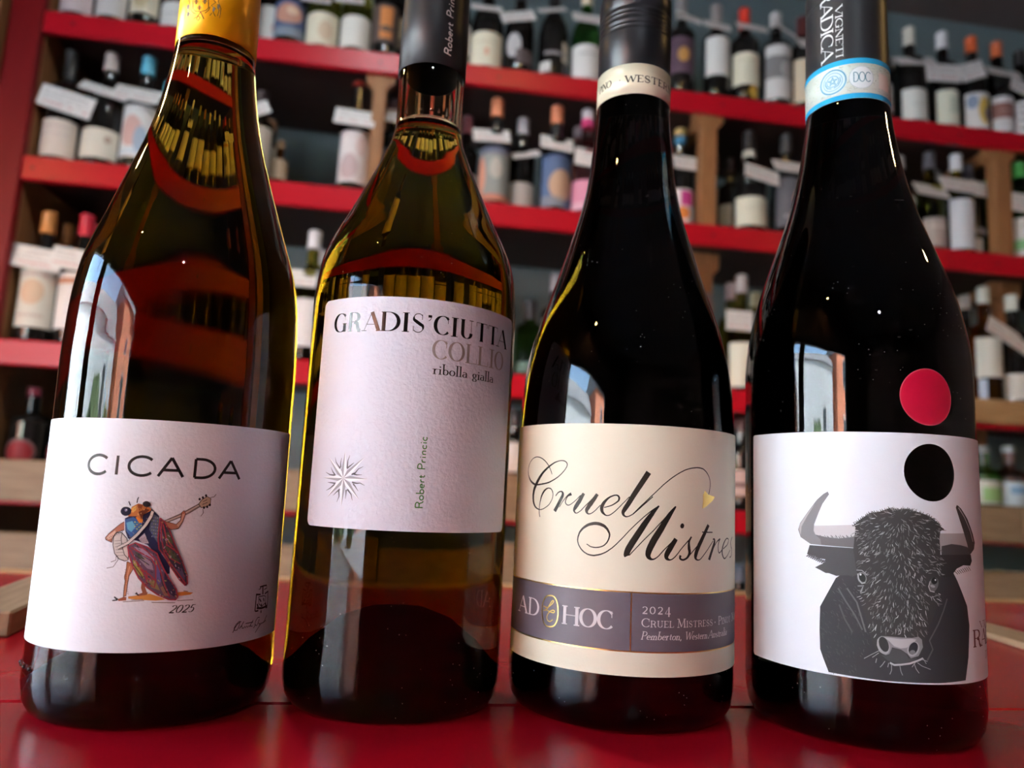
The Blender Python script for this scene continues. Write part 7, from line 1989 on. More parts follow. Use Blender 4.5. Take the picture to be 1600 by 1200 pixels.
spot_lamp(.06, -2.15, 1.66, (.85,.95,1.), 700, 'small cool white ceiling lamp behind the viewer, a point of light in the bottles', 0)
spot_lamp(-1.25, -.50, 1.42, (1.,.62,.22), 240, 'warm hanging lamp beside the shop window, a yellow glint in the bottles', .25)
spot_lamp(1.90, .22, 1.35, (1.,.58,.22), 260, 'warm hanging lamp to the right, a golden streak on the capsules', .32)
spot_lamp(-1.20, .90, 1.02, (1.,.60,.22), 10, 'low warm hanging lamp at the left, a gold glint on the bull bottle neck', .65)
spot_lamp(.31, .61, 1.66, (1.,.55,.22), 200, 'warm ceiling lamp over the table that tints the top shelf edge orange', 0)
spot_lamp(-.16, .70, 1.66, (.88,.95,1.), 240, 'cool ceiling lamp over the table that pales the top shelf edge', 0)
# ------------------------------------------------------------------ the red wine rack
rack = empty('wine_rack', (0, D, ZF), label='red-fronted wooden wall rack holding rows of wine bottles', cat='shelf rack')
def rb(name, x0, x1, y0, y1, z0, z1, m, c=.0015): return box(name, x0, x1, y0, y1, z0-ZF, z1-ZF, m, rack, c)
ROWZ = {1:(1.101,1.0487), 2:(.756,.7009), 3:(.3478,.2937), 4:(.06,.006), 5:(-.30,-.355)}
X0, X1 = -.862, 2.35
for k, (zt, zb) in ROWZ.items():
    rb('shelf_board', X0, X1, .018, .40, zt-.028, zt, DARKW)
    rb('shelf_front', X0, X1, 0, .018, zb, zt, RED, .003)
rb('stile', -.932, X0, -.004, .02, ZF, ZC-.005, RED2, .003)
rb('side_panel', -.885, X0, .02, .40, ZF, ZC-.005, WOODV)
rb('side_panel', X1, X1+.025, .0, .40, ZF, ZC-.005, WOODV)
rb('door_jamb', -1.02, -.937, -.03, .03, ZF, ZC-.005, WOODV)
for x, w, dy, row in ((-.113,.030,.012,2),(.712,.040,.012,2),(1.540,.046,.012,2),(-.10,.04,.13,3),(.750,.05,.13,3),(1.643,.05,.13,3),(-.10,.045,.13,4),(.75,.045,.13,4),(1.6,.045,.22,4)):
    z0 = ROWZ[row][0]; z1 = ROWZ[row-1][0]-.028
    rb('post', x-w/2, x+w/2, dy, dy+.035, z0, z1, WOODV)
    dz = ROWZ[row-1][1]
    for sg in (-1, 1):
        xa = x+sg*w/2
        prism('corbel', [(xa, dz-.032-ZF), (xa, z1-ZF), (xa+sg*.018, z1-ZF), (xa+sg*.018, dz-.014-ZF)][::sg], 1, dy+.004, dy+.031, WOODV, rack)
    rb('brace', x-.012, x+.012, dy+.035, .40, z1-.03, z1, WOODV)
for x, k in ((.169,1),(-.116,1),(.742,1),(1.406,1),(-.80,1),(-.84,2),(.72,2),(1.5,2),(-.12,2),(.75,3),(-.5,3)):
    zt, zb = ROWZ[k]; z = (zt+zb)/2-ZF
    o = lathe('screw_head', [(0,0),(.004,0),(.0035,.0012),(0,.0014)], mat('screw_metal', (.10,.03,.03), .5, .5), rack, 12, (x, 0, z)); o.rotation_euler = (math.pi/2, 0, 0)
for x0, x1, z0, z1 in ((-.93,-.42,.014,.097),(-.415,.10,.016,.104),(.105,.62,.015,.118),(1.02,1.52,.012,.10),(1.525,2.05,.010,.10),
                       (-.93,-.43,-.137,-.05),(-.425,.11,-.137,-.054),(.115,.64,-.137,-.034),(1.05,1.56,-.128,-.057),(1.565,2.1,-.127,-.057),
                       (1.33,1.95,.305,.366)):
    rb('lip_plank', x0, x1, -.020, -.001, z0, z1, PLANK if z0 < .3 else WOOD, .003)
# ------------------------------------------------------------------ the red table
tb = empty('table', (.1, .3, ZF), label='glossy red painted table with wooden edge strip under the four wine bottles', cat='table')
def tbx(name, x0, x1, y0, y1, z0, z1, m, c=.0015): return box(name, x0-.1, x1-.1, y0-.3, y1-.3, z0-ZF, z1-ZF, m, tb, c)
tbx('front_panel', -.75, 1.0, -.05, .2964, -.03, 0, REDT, .0012)
tbx('rear_panel', -.75, 1.0, .2976, .642, -.03, 0, REDT, .0012)
tbx('edge_strip', -.75, 1.0, .6425, .652, -.034, .0025, WOOD, .001)
tbx('apron', -.68, .93, .02, .06, -.12, -.03, WOOD); tbx('apron', -.68, .93, .54, .58, -.12, -.03, WOOD)
for x in (-.68, .87):
    for y in (.02, .52): tbx('leg', x, x+.06, y, y+.06, ZF, -.03, WOODV)
for nm, cx, cy, a, L, w, hh, lab in (('left', -.214, .520, 7.5, .24, .034, .012, 'worn wooden batten lying on the red table left of the cicada bottle'),
                                ('right', .412, .52, -9.5, .24, .030, .004, 'thin wooden strip lying on the red table right of the bull bottle')):
    o = box('wooden_batten', -w/2, w/2, -L/2, L/2, 0, hh, mat('batten_wood', (.38,.25,.15), .6, noise=(12, .9, (14,1,14), (.22,.14,.08))), None, .001)
    o.location = (cx, cy, 0.0002); o.rotation_euler = (0, 0, math.radians(a)); tag(o, lab, 'wood strip')
# ------------------------------------------------------------------ shelf bottles
GL = {'k':mat('black_bottle_glass', (.010,.009,.008), .07, ior=1.5), 'o':mat('olive_bottle_glass', (.42,.38,.06), .03, trans=1., ior=1.33),
      'g':mat('green_bottle_glass', (.10,.34,.06), .03, trans=1., ior=1.33), 'a':mat('amber_bottle_glass', (.55,.20,.04), .03, trans=1., ior=1.33),
      'c':mat('pink_bottle_glass', (.80,.42,.42), .03, trans=1., ior=1.33)}
rnd = random.Random(3)
def patch(name, r, pieces, z0, z1, m, parent, spread=math.radians(72)):
    """pieces: list of polygons in (u -1..1, v 0..1) with colour, wrapped on a cylinder of radius r"""
    v = []; f = []; col = []
    for lift, poly, c in pieces:
        us = [p[0] for p in poly]; n = max(1, math.ceil((max(us)-min(us))*spread/math.radians(12)))
        lo, hi = min(us), max(us)
        for k in range(n):
            a, b = lo+(hi-lo)*k/n, lo+(hi-lo)*(k+1)/n; q = poly
            for lim, sg in ((a, 1), (b, -1)):
                o = []
                for i in range(len(q)):
                    p0, p1 = q[i], q[(i+1)%len(q)]; d0, d1 = (p0[0]-lim)*sg, (p1[0]-lim)*sg
                    if d0 >= -1e-9: o.append(p0)
                    if (d0 > 1e-9 and d1 < -1e-9) or (d0 < -1e-9 and d1 > 1e-9):
                        t = d0/(d0-d1); o.append((lim, p0[1]+(p1[1]-p0[1])*t))
                q = o
                if len(q) < 3: break
            if len(q) < 3: continue
            b0 = len(v)
            for u, w in q:
                ang = u*spread; rr = r+lift; v.append((rr*math.sin(ang), -rr*math.cos(ang), z0+(z1-z0)*w)); col.append(c)
            f.append(list(range(b0, len(v))))
    me = bpy.data.meshes.new(name); me.from_pydata(v, [], f); me.update()
    ca = me.color_attributes.new('Col', 'FLOAT_COLOR', 'POINT'); ca.data.foreach_set('color', [x for c in col for x in (*c, 1)])
    return link(name, me, parent, (m,), True)
def rectp(a, b, c, d): return [(a,b),(c,b),(c,d),(a,d)]
def ellp(u, v, ru, rv, n=16): return [(u+ru*math.cos(2*math.pi*i/n), v+rv*math.sin(2*math.pi*i/n)) for i in range(n)]
LABELM = mat('label_paper', rough=.6, attr='Col')
for (row, x, dep, r, H, gl, cap, cl, L, lc, art, txt, shp) in BOTTLES:
    z0 = ROWZ[row][0]
    grp = {1:'bottles on the top shelf',2:'bottles on the second shelf',3:'bottles on the third shelf',4:'bottles on the low shelf',5:'bottles behind the lowest board'}[row]
    root = empty('wine_bottle', (x, D+dep, z0), (0,0,rnd.uniform(-.25,.25) if not L else rnd.uniform(-.12,.12)), txt, 'bottle', grp)
    nr = min(.0140, r*.42)
    if H < .19: s0, s1 = .50*H, .66*H
    elif shp == 0: s0, s1 = .60*H, .73*H
    else: s0, s1 = .46*H, .74*H
    mid = [(r*.985, s0+(s1-s0)*.22), (r*.80+nr*.2, s0+(s1-s0)*.52), (nr*1.25, s0+(s1-s0)*.84)] if shp == 0 else [(r*.96, s0+(s1-s0)*.18), (r*.74+nr*.26, s0+(s1-s0)*.45), (r*.28+nr*.76, s0+(s1-s0)*.75)]
    prof = [(0,.012),(r*.55,.006),(r*.82,0),(r*.95,.002),(r,.008)]+spline([(r,.03),(r,s0),*mid,(nr*1.02,s1),(nr*.98,H*.97)],3)+[(nr*.98,H-.003),(nr*.8,H-.001),(0,H-.001)]
    lathe('glass_body', prof, GL[gl], root, 28)
    cl = min(cl/1000, H-s1-.004) if H-s1 > .02 else .015
    cr = nr+.0012
    cpm = plain(cap, .35, 'capsule')
    two = None
    if 'gold and blue' in txt: two = (.10,.38,.62)
    if 'white and pink capsule' in txt: two = (.68,.06,.22)
    lathe('capsule', [(cr*1.02,H-cl),(cr,H-cl*.6),(cr*.98,H-.008),(cr*1.04,H-.007),(cr*1.04,H-.003),(cr*.85,H+.0008),(0,H+.0012)], cpm, root, 20)
    if two: lathe('capsule_skirt', [(cr*1.06,H-cl-.018),(cr*1.06,H-cl+.002),(cr*.98,H-cl+.004)], plain(two, .4, 'capsule'), root, 20)
    if 'white neck ring' in txt: lathe('neck_label', [(nr*1.25,H-cl-.022),(nr*1.16,H-cl-.004),(nr*1.02,H-cl-.003)], plain((.72,.70,.60), .6, 'paper'), root, 20)
    base = []
    ink = []
    for a in art:
        k = a[0]
        if k == 'r': ink.append((.0004, rectp(a[1],max(a[2],-.9),a[3],a[4]), a[5]))
        elif k == 'e': ink.append((.0004+.0001*len(ink), [(max(-1,min(1,p[0])),max(0,min(1,p[1]))) for p in ellp(*a[1:5])], a[5]))
        elif k == 'G': ink.append((.0004, ellp(*a[1:5]), a[5]))
        elif k == 't':
            u = -a[4]*.8
            while u < a[4]*.8:
                du = rnd.uniform(.06,.2); ink.append((-1, rectp(u, a[1]-a[2]/2, min(u+du, a[4]*.8), a[1]+a[2]/2), a[3])); u += du+.05
        elif k in 'ER':
            if not L: L = (.02, s0*.98); lc = None
            ink.append((.0003+.0003*len(ink), ellp(*a[1:5]) if k == 'E' else rectp(*a[1:5]), a[5]))
    if L and L[1]-L[0] > .008:
        if lc:
            lo = patch('label', r+.0003, [(0, rectp(-1,0,1,1), lc)], L[0], L[1], LABELM, root)
            tx = [q for q in ink if q[0] < 0]
            for q in ink:
                if q[0] >= 0: patch('printed_design', r+.0003, [q], L[0], L[1], LABELM, lo)
            if tx: patch('printed_lines', r+.0007, [(0, q[1], q[2]) for q in tx], L[0], L[1], LABELM, lo)
        else:
            for q in ink: patch('label', r+.0003, [q], L[0], L[1], LABELM, root)
# ------------------------------------------------------------------ price cards on the bottle necks
CARD = mat('price_card_paper', (.80,.79,.77), .6, noise=(300, .2, (1,1,1), (.72,.70,.68)))
for i, (x, y, z, w, hh, roll, who, bx, by, btop) in enumerate(TAGS):
    hgt = max(hh*1.35, .030); hgt = min(hgt, .05)
    tilt = math.acos(max(.25, min(1, hh/hgt)))*.9
    ry = max(-.5, min(.5, math.radians(roll)))
    root = empty('price_card', (x, y-.006, z), (0,0,0), 'white price card hanging on '+who, 'price tag', 'price cards on the bottle necks')
    cd = box('card', -w/2, w/2, -.0004, .0004, -hgt/2, hgt/2, CARD, root, .0001)
    cd.rotation_euler = (-tilt*.85, ry, 0)
    pv = []; pf = []; pc = []
    for ln_, zz, hz, c in ((0,.28,.10,(.25,.23,.22)),(1,.10,.07,(.36,.34,.33)),(2,-.06,.07,(.40,.36,.35)),(3,-.26,.14,(.62,.22,.22))):
        u = -.40
        while u < .38:
            du = rnd.uniform(.02,.09)
            if rnd.random() < .8:
                b0 = len(pv); pv += [(w*a, -.0006, hgt*b) for a, b in ((u,zz-hz/2),(min(u+du,.42),zz-hz/2),(min(u+du,.42),zz+hz/2),(u,zz+hz/2))]; pf.append([b0,b0+1,b0+2,b0+3]); pc += [c]*4
            u += du+.018
    me = bpy.data.meshes.new('printed_lines'); me.from_pydata(pv, [], pf); me.update()
    ca = me.color_attributes.new('Col', 'FLOAT_COLOR', 'POINT'); ca.data.foreach_set('color', [q for c in pc for q in (*(.5*.76+.5*v for v in c), 1)])
    link('printed_lines', me, cd, (LABELM,))
    # thin elastic loop from the card to the neck
    dx, dy = bx-x, by-y+.006; n = 18; lp = []
    for k in range(n): 
        a = 2*math.pi*k/n; lp.append((dx+.0165*math.cos(a), dy+.0165*math.sin(a), min(hgt*.35, btop-z-.01)))
    v = []; f = []
    for k, p in enumerate(lp):
        for q in range(4): v.append((p[0]+.0006*math.cos(q*math.pi/2)*math.cos(2*math.pi*k/n), p[1]+.0006*math.cos(q*math.pi/2)*math.sin(2*math.pi*k/n), p[2]+.0006*math.sin(q*math.pi/2)))
    for k in range(n):
        for q in range(4): f.append([k*4+q, k*4+(q+1)%4, ((k+1)%n)*4+(q+1)%4, ((k+1)%n)*4+q])
    mesh('neck_loop', v, f, root, mat('elastic', (.5,.48,.45), .6))
# ------------------------------------------------------------------ the four bottles on the table
YAW = math.radians(-8)
def fill(prof_pts): return spline(prof_pts, 4)
def bottle(label, x, y, tilt, r, heel, pts, top, liquid, glass):
    root = empty('wine_bottle', (x, y, 0.0003), (0, math.radians(tilt), YAW), label, 'bottle', 'bottles lined up on the red table')
    pd = .036 if 'sloping' in label else .027
    bot = [(0,pd),(.008,pd*.975),(.016,pd*.86),(.024,pd*.60),(.0305,pd*.27),(r-.0068,pd*.06),(r-.0055,0),(r-.0048,0),(r-.0026,heel*.13),(r-.0008,heel*.48),(r,heel*1.1)]
    side = fill([(r,.022),(r,.05)]+pts)
    prof = bot[:-1]+spline([bot[-2],bot[-1],(r,.022)],3)[3:]+side[1:]
    zt, rt = pts[-1][1], pts[-1][0]
    prof += [(rt, top-.004), (rt-.002, top-.002), (0, top-.002)]
    v, f = lathe_data(prof, 128)
    # air above the wine, an inward-facing closed surface
    inn = [(rr-.0030, zz) for rr, zz in side if zz > liquid+.001]
    rl = [rr for rr, zz in side if zz <= liquid][-1]-.0030
    cav = [(0,liquid),(rl*.85,liquid+.0001),(rl,liquid+.0009)]+inn+[(rt-.003, top-.012),(0,top-.012)]
    v2, f2 = lathe_data(cav, 64); n = len(v)
    v += v2; f += [[n+i for i in q][::-1] for q in f2]
    o = mesh('glass_body', v, f, root, glass, True)
    o.data.materials.append(BASE[glass.name]); nb = 6*128
    for p in o.data.polygons[:nb]: p.material_index = 1
    return root
G1 = mat('olive_glass_with_wine', (1,1,1), 0., trans=1., ior=1.35, spec=.85, absorb=(.09,.036,.0004))
G2 = mat('yellow_olive_glass_with_wine', (1,1,1), 0., trans=1., ior=1.35, spec=.85, absorb=(.11,.050,.0005))
G3 = mat('black_glass_with_red_wine', (1,1,1), 0., trans=1., ior=1.48, absorb=(2e-6,2e-7,2e-7))
for g_ in (G2, G3):                      # fine dust on the glass
    t = g_.node_tree; p = t.nodes['Principled BSDF']; out = t.nodes['Material Output']
    tc = t.nodes.new('ShaderNodeTexCoord'); vo = t.nodes.new('ShaderNodeTexVoronoi'); vo.inputs['Scale'].default_value = 420
    lt = t.nodes.new('ShaderNodeMath'); lt.operation = 'LESS_THAN'; lt.inputs[1].default_value = .055
    nz = t.nodes.new('ShaderNodeTexNoise'); nz.inputs['Scale'].default_value = 45
    gt = t.nodes.new('ShaderNodeMath'); gt.operation = 'GREATER_THAN'; gt.inputs[1].default_value = .55
    ml = t.nodes.new('ShaderNodeMath'); ml.operation = 'MULTIPLY'
    df = t.nodes.new('ShaderNodeBsdfDiffuse'); df.inputs[0].default_value = (.55,.52,.48,1); mx = t.nodes.new('ShaderNodeMixShader')
    t.links.new(tc.outputs['Object'], vo.inputs['Vector']); t.links.new(tc.outputs['Object'], nz.inputs['Vector'])
    t.links.new(vo.outputs['Distance'], lt.inputs[0]); t.links.new(nz.outputs['Fac'], gt.inputs[0])
    t.links.new(lt.outputs[0], ml.inputs[0]); t.links.new(gt.outputs[0], ml.inputs[1])
    t.links.new(ml.outputs[0], mx.inputs[0]); t.links.new(p.outputs[0], mx.inputs[1]); t.links.new(df.outputs[0], mx.inputs[2]); t.links.new(mx.outputs[0], out.inputs['Surface'])
BASE = {}
for g_, ab in ((G1,(.09,.036,.0004)),(G2,(.11,.050,.0005)),(G3,(2e-6,2e-7,2e-7))):
    BASE[g_.name] = mat(g_.name+'_moulded_base', (.006,.004,.003), .8, spec=0., absorb=ab)
WHITE = (.80,.79,.80)
PAPER = mat('textured_label_paper', (.73,.79,.84), .62, bump=(900, .35, .0004))
PAPER2 = mat('embossed_label_paper', (.66,.69,.79), .6, bump=(700, .55, .0005))
CREAM = mat('cream_label_paper', (.75,.745,.60), .5, bump=(1200, .15, .0003))
PAPER4 = mat('white_label_paper', (.70,.77,.84), .5, bump=(1200, .12, .0002))
def rrect(s0, s1, z0, z1, q, n=6):
    o = []
    for cx, cz, a in ((s1-q,z0+q,-90),(s1-q,z1-q,0),(s0+q,z1-q,90),(s0+q,z0+q,180)):
        o += [(cx+q*math.cos(math.radians(a+90*i/n)), cz+q*math.sin(math.radians(a+90*i/n))) for i in range(n+1)]
    return o
def label_part(root, r, loops, m, name='label'):
    w = Wrap(r); w.layer = -1; w.poly(loops, WHITE); return w.build(name, m, root)
K = (.02,.018,.018)
# 1 -- cicada bottle
b1 = bottle('olive glass wine bottle with yellow capsule and white label with a banjo-playing cicada', -.08493, .30155, -.55, .0415, .010,
    [(.0415,.10),(.0416,.12),(.0413,.13),(.0409,.14),(.0400,.15),(.0383,.16),(.0353,.17),(.0320,.18),(.0288,.19),(.0256,.20),(.0226,.21),(.0201,.22),(.0182,.23),(.0167,.24),(.0156,.25),(.0151,.258),(.0149,.27)], .298, .2512, G1)
YEL = mat('yellow_capsule_foil', (.90,.43,.003), .30, .25, bump=(1500, .06, .0003))
lathe('capsule', [(.01535,.2526),(.0156,.2527),(.01555,.27),(.0152,.285),(.0158,.287),(.0158,.293),(.0150,.2975),(.0100,.2985),(0,.2985)], YEL, b1, 96)
w = Wrap(.01562); w.art('emblem'); w.build('printed_crest', INK, b1)
lb = label_part(b1, .0417, [(-46,24.5),(70.6,24.5),(70.6,98.4),(-46,98.4)], PAPER)
w = Wrap(.04172)
for ch, a, b in (('C',-10.5,-3.5),('I',-.7,.6),('C',3.3,10.8),('A',12.6,20.2),('D',22.5,30.4),('A',31.7,39.3)):
    if ch == 'I': text(w, 0, 'I', a-.1, 80.1, 6.15, None, .15, .15, K, False, xs=.8)
    else: text(w, 0, ch, a+.1, 80.1, 6.15, (b-a)-.1, .15, .15, K, False)
w.build('printed_name', GLOSSINK, lb)
w = Wrap(.04172); w.art('cicada'); w.build('printed_cicada', INK, lb)
w = Wrap(.04172); w.art('crest'); text(w, 0, '2025', 19.9, 36.5, 2.4, 7.4, .16, .05, K, True, .45); w.build('printed_signature', INK, lb)
# embossed glass dots round the heel
for k in (-38,-33,-27,-20,5,14,36,60,72):
    a = math.radians(k-18); o = lathe('embossed_dot', [(0,.0009),(.0006,.0006),(.0009,0)][::-1], G1, b1, 8, (.0416*math.sin(a), -.0416*math.cos(a), .0165)); o.rotation_euler = (math.pi/2, 0, a)
# 2 -- lilac label bottle
b2 = bottle('yellow-olive wine bottle with sloping shoulders, dark grey capsule and lilac-white label', .00148, .3083, 0, .0416, .008,
    [(.0416,.10),(.0416,.148),(.0415,.155),(.0411,.16),(.0406,.165),(.0397,.17),(.0382,.175),(.0361,.18),(.0337,.185),(.0312,.19),(.0266,.20),(.0221,.21),(.0180,.22),(.0160,.225),(.0147,.23),(.01415,.235),(.0141,.245),(.0142,.257),(.0141,.27)], .322, .2335, G2)
GREYCAP = mat('dark_grey_capsule', (.024,.025,.028), .38, .35, bump=(1500, .05, .0003))
lathe('capsule', [(.0145,.257),(.01475,.2571),(.0146,.28),(.0143,.305),(.0149,.307),(.0149,.317),(.0142,.3215),(.0100,.3225),(0,.3225)], GREYCAP, b2, 96)
w = Wrap(.01478); text(w, 0, 'Robert Princic', 9.6, 261.5, 3.1, 32.5, .15, .15, (.72,.71,.70), False, .18, 90); w.build('printed_name', INK, b2)
lb = label_part(b2, .0418, rrect(-34.6, 54.6, 65.2, 148.6, 2.5), PAPER2)
w = Wrap(.04182)
sil = (.30,.29,.28)
for ch, a, b in (('G',-27.1,-21.3),('R',-20.3,-14.9),('A',-13.4,-7.7),('D',-6.9,-.3),('I',.9,3.4),('S',4.5,8.7),("'",9.9,11.9),('C',12.7,17.9),('I',18.9,21.6),('U',22.7,28.2),('T',29.5,35.0),('T',35.6,41.4),('A',41.7,48.2)):
    c = K
    text(w, 0, ch, a, 135.9, 6.9, b-a, .20, .03, c, True)
w.build('printed_name', mat('black_foil', rough=.2, metal=.4, attr='Col'), lb)
w = Wrap(.04182)
for ch, a, b in (('C',12.6,17.8),('O',18.7,24.6),('L',25.5,30.4),('L',31.0,36.2),('I',37.0,39.8),('O',40.5,46.2)):
    text(w, 0, ch, a, 126.9, 6.9, b-a, .16, .03, (.36,.33,.32), True)
w.build('printed_region', mat('silver_foil', rough=.4, metal=.25, attr='Col'), lb)
w = Wrap(.04182); text(w, 0, 'ribolla gialla', 13.1, 121.3, 3.7, 26.9, .15, .045, K, True)
text(w, 0, 'Robert Princic', 12.4, 73.2, 2.65, 25.4, .15, .15, (.06,.20,.05), False, 0, 90); w.art('star'); w.build('printed_star', INK, lb)
# 3 -- script label bottle
b3 = bottle('dark wine bottle with black screw cap and cream label in black script', .09098, .30201, 0, .0441, .009,
    [(.0441,.09),(.0441,.104),(.0438,.112),(.0433,.12),(.0423,.13),(.0405,.14),(.0379,.15),(.0346,.16),(.0312,.17),(.0281,.18),(.0250,.19),(.0221,.20),(.0199,.21),(.0184,.22),(.0174,.23),(.0165,.24),(.0159,.25),(.0156,.258),(.0154,.27)], .3015, .262, G3)
BLKCAP = mat('black_screw_cap', (.020,.021,.025), .33, .4)
cp = [(.0157,.2502),(.0160,.2503),(.0160,.2805)]
for z in (.2815,.2835,.2865,.2885): cp += [(.0160,z),(.0155,z+.0006),(.0160,z+.0014)]
cp += [(.0160,.2905),(.0157,.2915),(.0157,.2925),(.0160,.2930),(.0160,.3005),(.0155,.3018),(0,.302)]
lathe('screw_cap', cp, BLKCAP, b3, 96)
nb = lathe('neck_band', [(.01605,.2502),(.0162,.2502),(.0162,.2640),(.01605,.2640)], mat('cream_neck_band', (.80,.78,.60), .25, coat=.6), b3, 96)
w = Wrap(.01622); text(w, 0, 'PINO', -21.0, 255.4, 3.0, 8.2, .20, .09, (.02,.02,.02), True); w.disc(-8.6, 256.9, .28, .28, (.03,.03,.03), 10)
text(w, 0, 'WESTERN', -6.0, 255.4, 3.0, 25.0, .20, .09, (.02,.02,.02), True, sp=.16); w.build('printed_band_text', INK, nb)
lb = label_part(b3, .0444, [(-63,19.9),(63,19.9),(63,106.7),(-63,106.7)], CREAM)
w = Wrap(.04442); w.art('script'); w.build('printed_script', GLOSSINK, lb)
w = Wrap(.04442); w.rect(-63, 63, 28.1, 48.0, (.115,.095,.120)); pan = w.build('printed_panel', mat('grey_panel_ink', rough=.5, attr='Col', bump=(1500, .1, .0002)), lb)
w = Wrap(.04444); WI = (.72,.70,.72)
text(w, 0, 'A', -52.6, 35.9, 5.9, 6.0, .17, .05, WI); text(w, 0, 'D', -45.3, 35.9, 5.9, 6.0, .18, .05, WI)
for ch, a, b in (('H',-28.0,-21.2),('O',-20.8,-15.2),('C',-14.3,-9.3)): text(w, 0, ch, a, 35.1, 6.1, b-a, .20, .05, WI)
text(w, 0, '202', .8, 41.0, 2.4, 7.4, .16, .07, WI, sp=.2); text(w, 0, '4', 9.0, 40.2, 3.2, 2.1, .15, .11, WI)
text(w, 0, 'Cruel', .8, 36.6, 2.8, 11.6, .15, .06, WI, smallcaps=.74, sp=.12); text(w, 0, 'Mistress', 13.9, 36.6, 2.8, 16.4, .15, .06, WI, smallcaps=.74, sp=.12)
w.disc(31.8, 37.6, .3, .3, WI, 10); text(w, 0, 'Pinot Noir', 34.0, 36.6, 2.8, 21.5, .15, .06, WI, smallcaps=.74, sp=.12)
text(w, 0, 'Pemberton,', .6, 32.4, 2.6, 15.0, .13, .06, WI, True, .22); text(w, 0, 'Western', 17.1, 32.4, 2.6, 10.1, .13, .06, WI, True, .22); text(w, 0, 'Australia', 28.0, 32.4, 2.6, 12.8, .13, .06, WI, True, .22)
w.build('printed_text', INK, pan)
GO = (.75,.52,.18); gold = ART['gold']
for nm, sel in (('gold_feather', gold[1][:1]), ('gold_monogram', gold[1][1:])):
    ART['tmp'] = (gold[0], sel); w = Wrap(.04444); w.art('tmp'); w.build(nm, FOIL, lb)
for z in (48.0, 28.1): w = Wrap(.04444); w.rect(-63, 63, z-.22, z+.22, GO); w.build('gold_line', FOIL, lb)
w = Wrap(.04444); w.rect(-3.2, -2.8, 28.1, 48.0, GO); w.build('gold_line', FOIL, lb)
# 4 -- bull bottle
b4 = bottle('black wine bottle with blue neck band, red round sticker and bull label', .18159, .28081, -.2, .0424, .010,
    [(.0424,.10),(.0424,.13),(.0420,.14),(.0407,.15),(.0387,.16),(.0359,.17),(.0325,.18),(.0291,.19),(.0258,.20),(.0231,.21),(.0209,.22),(.0191,.23),(.0176,.24),(.0167,.249),(.0164,.26),(.0163,.27)], .308, .262, G3)
lathe('capsule', [(.0166,.2478),(.0168,.2479),(.0168,.266),(.0165,.294),(.01655,.2952),(.0162,.2962),(.0165,.2975),(.0165,.304),(.0158,.3075),(0,.309)], GREYCAP, b4, 96)
w = Wrap(.0169); TW = (.72,.75,.76)
text(w, 0, 'RADICA', -17.6, 299.6, 5.2, 32.5, .17, .05, TW, True, 0, -90, .03)
text(w, 0, 'VIGNETI', -11.2, 290.5, 2.7, 23.5, .20, .06, TW, True, 0, -90, .05); w.build('printed_name', INK, b4)
nb = lathe('neck_band', [(.0168,.2478),(.01698,.2478),(.01698,.2655),(.0168,.2655)], mat('pale_neck_band', (.58,.66,.60), .35, noise=(900, .5, (1,1,1), (.52,.60,.58))), b4, 96)
w = Wrap(.0170)
BL = (.02,.30,.55)
w.rect(-52, 52, 247.8, 250.0, BL); w.rect(-52, 52, 263.2, 265.5, BL)
rr = random.Random(8)
for k in range(330):
    s, z, a = rr.uniform(-34, 34), rr.uniform(250.6, 262.6), rr.uniform(0, 3.14)
    w.stroke([(s, z, .12), (s+.9*math.cos(a), z+.5*math.sin(a), .12), (s+1.7*math.cos(a+.5), z+.8*math.sin(a+.5), .1)], (.22,.30,.27) if k%3 else (.48,.46,.30), False)
w.layer = 8
def ring(s, z, r, wd, col, n=32): w.stroke([(s+r*math.cos(2*math.pi*i/n), z+r*math.sin(2*math.pi*i/n), wd) for i in range(n+1)], col)
w.disc(-12.9, 256.7, 5.7, 5.7, (.52,.66,.74)); ring(-12.9, 256.7, 5.2, .6, (.10,.28,.40)); ring(-12.9, 256.7, 3.9, .3, (.16,.34,.46))
for i in range(5):
    a = math.radians(90+72*i); b = math.radians(90+72*i+144); w.stroke([(-12.9+2.0*math.cos(a), 256.9+2.0*math.sin(a), .35), (-12.9+2.0*math.cos(b), 256.9+2.0*math.sin(b), .35)], (.12,.30,.42))
ring(-12.9, 256.9, 2.4, .4, (.16,.34,.46))
for sg in (-1, 1): w.stroke([(-12.9+sg*.5, 253.8, .4), (-12.9+sg*2.2, 254.6, .5), (-12.9+sg*3.1, 256.4, .5), (-12.9+sg*2.9, 258.2, .3)], (.14,.32,.44))
w.disc(-1.6, 256.8, 5.0, 5.0, (.60,.67,.70)); ring(-1.6, 256.8, 4.9, .22, (.32,.42,.46))
text(w, 0, 'DOC', -5.0, 254.9, 4.2, 7.0, .085, .085, (.04,.16,.22), False)
w.rect(6.0, 12.5, 252.6, 259.6, (.66,.62,.58))
w.build('printed_seal', INK, nb)
hole = [(7.3+10.0*math.cos(-2*math.pi*i/40), 94.2+10.0*math.sin(-2*math.pi*i/40)) for i in range(40)]
lb = label_part(b4, .0427, [rrect(-63, 78, 23.4, 107.6, 1.2), hole], PAPER4)
w = Wrap(.04272); w.art('bull'); w.build('printed_bull', INK, lb)
w = Wrap(.04272); TC = (.16,.075,.085)
text(w, 0, 'RADICA', 24.6, 35.0, 5.5, 36, .20, .05, TC); text(w, 0, 'VIGNETI', 30.6, 41.0, 2.2, 24, .18, .06, TC); text(w, 0, 'DOC', 36, 30.2, 2.4, 8, .12, .05, TC); w.build('printed_name', INK, lb)
w = Wrap(.04262); w.layer = -1
w.disc(7.0, 120.8, 10.35, 10.2, (.48,.06,.09), 48); w.disc(7.0, 120.8, 9.95, 9.8, (.42,.004,.030), 48)
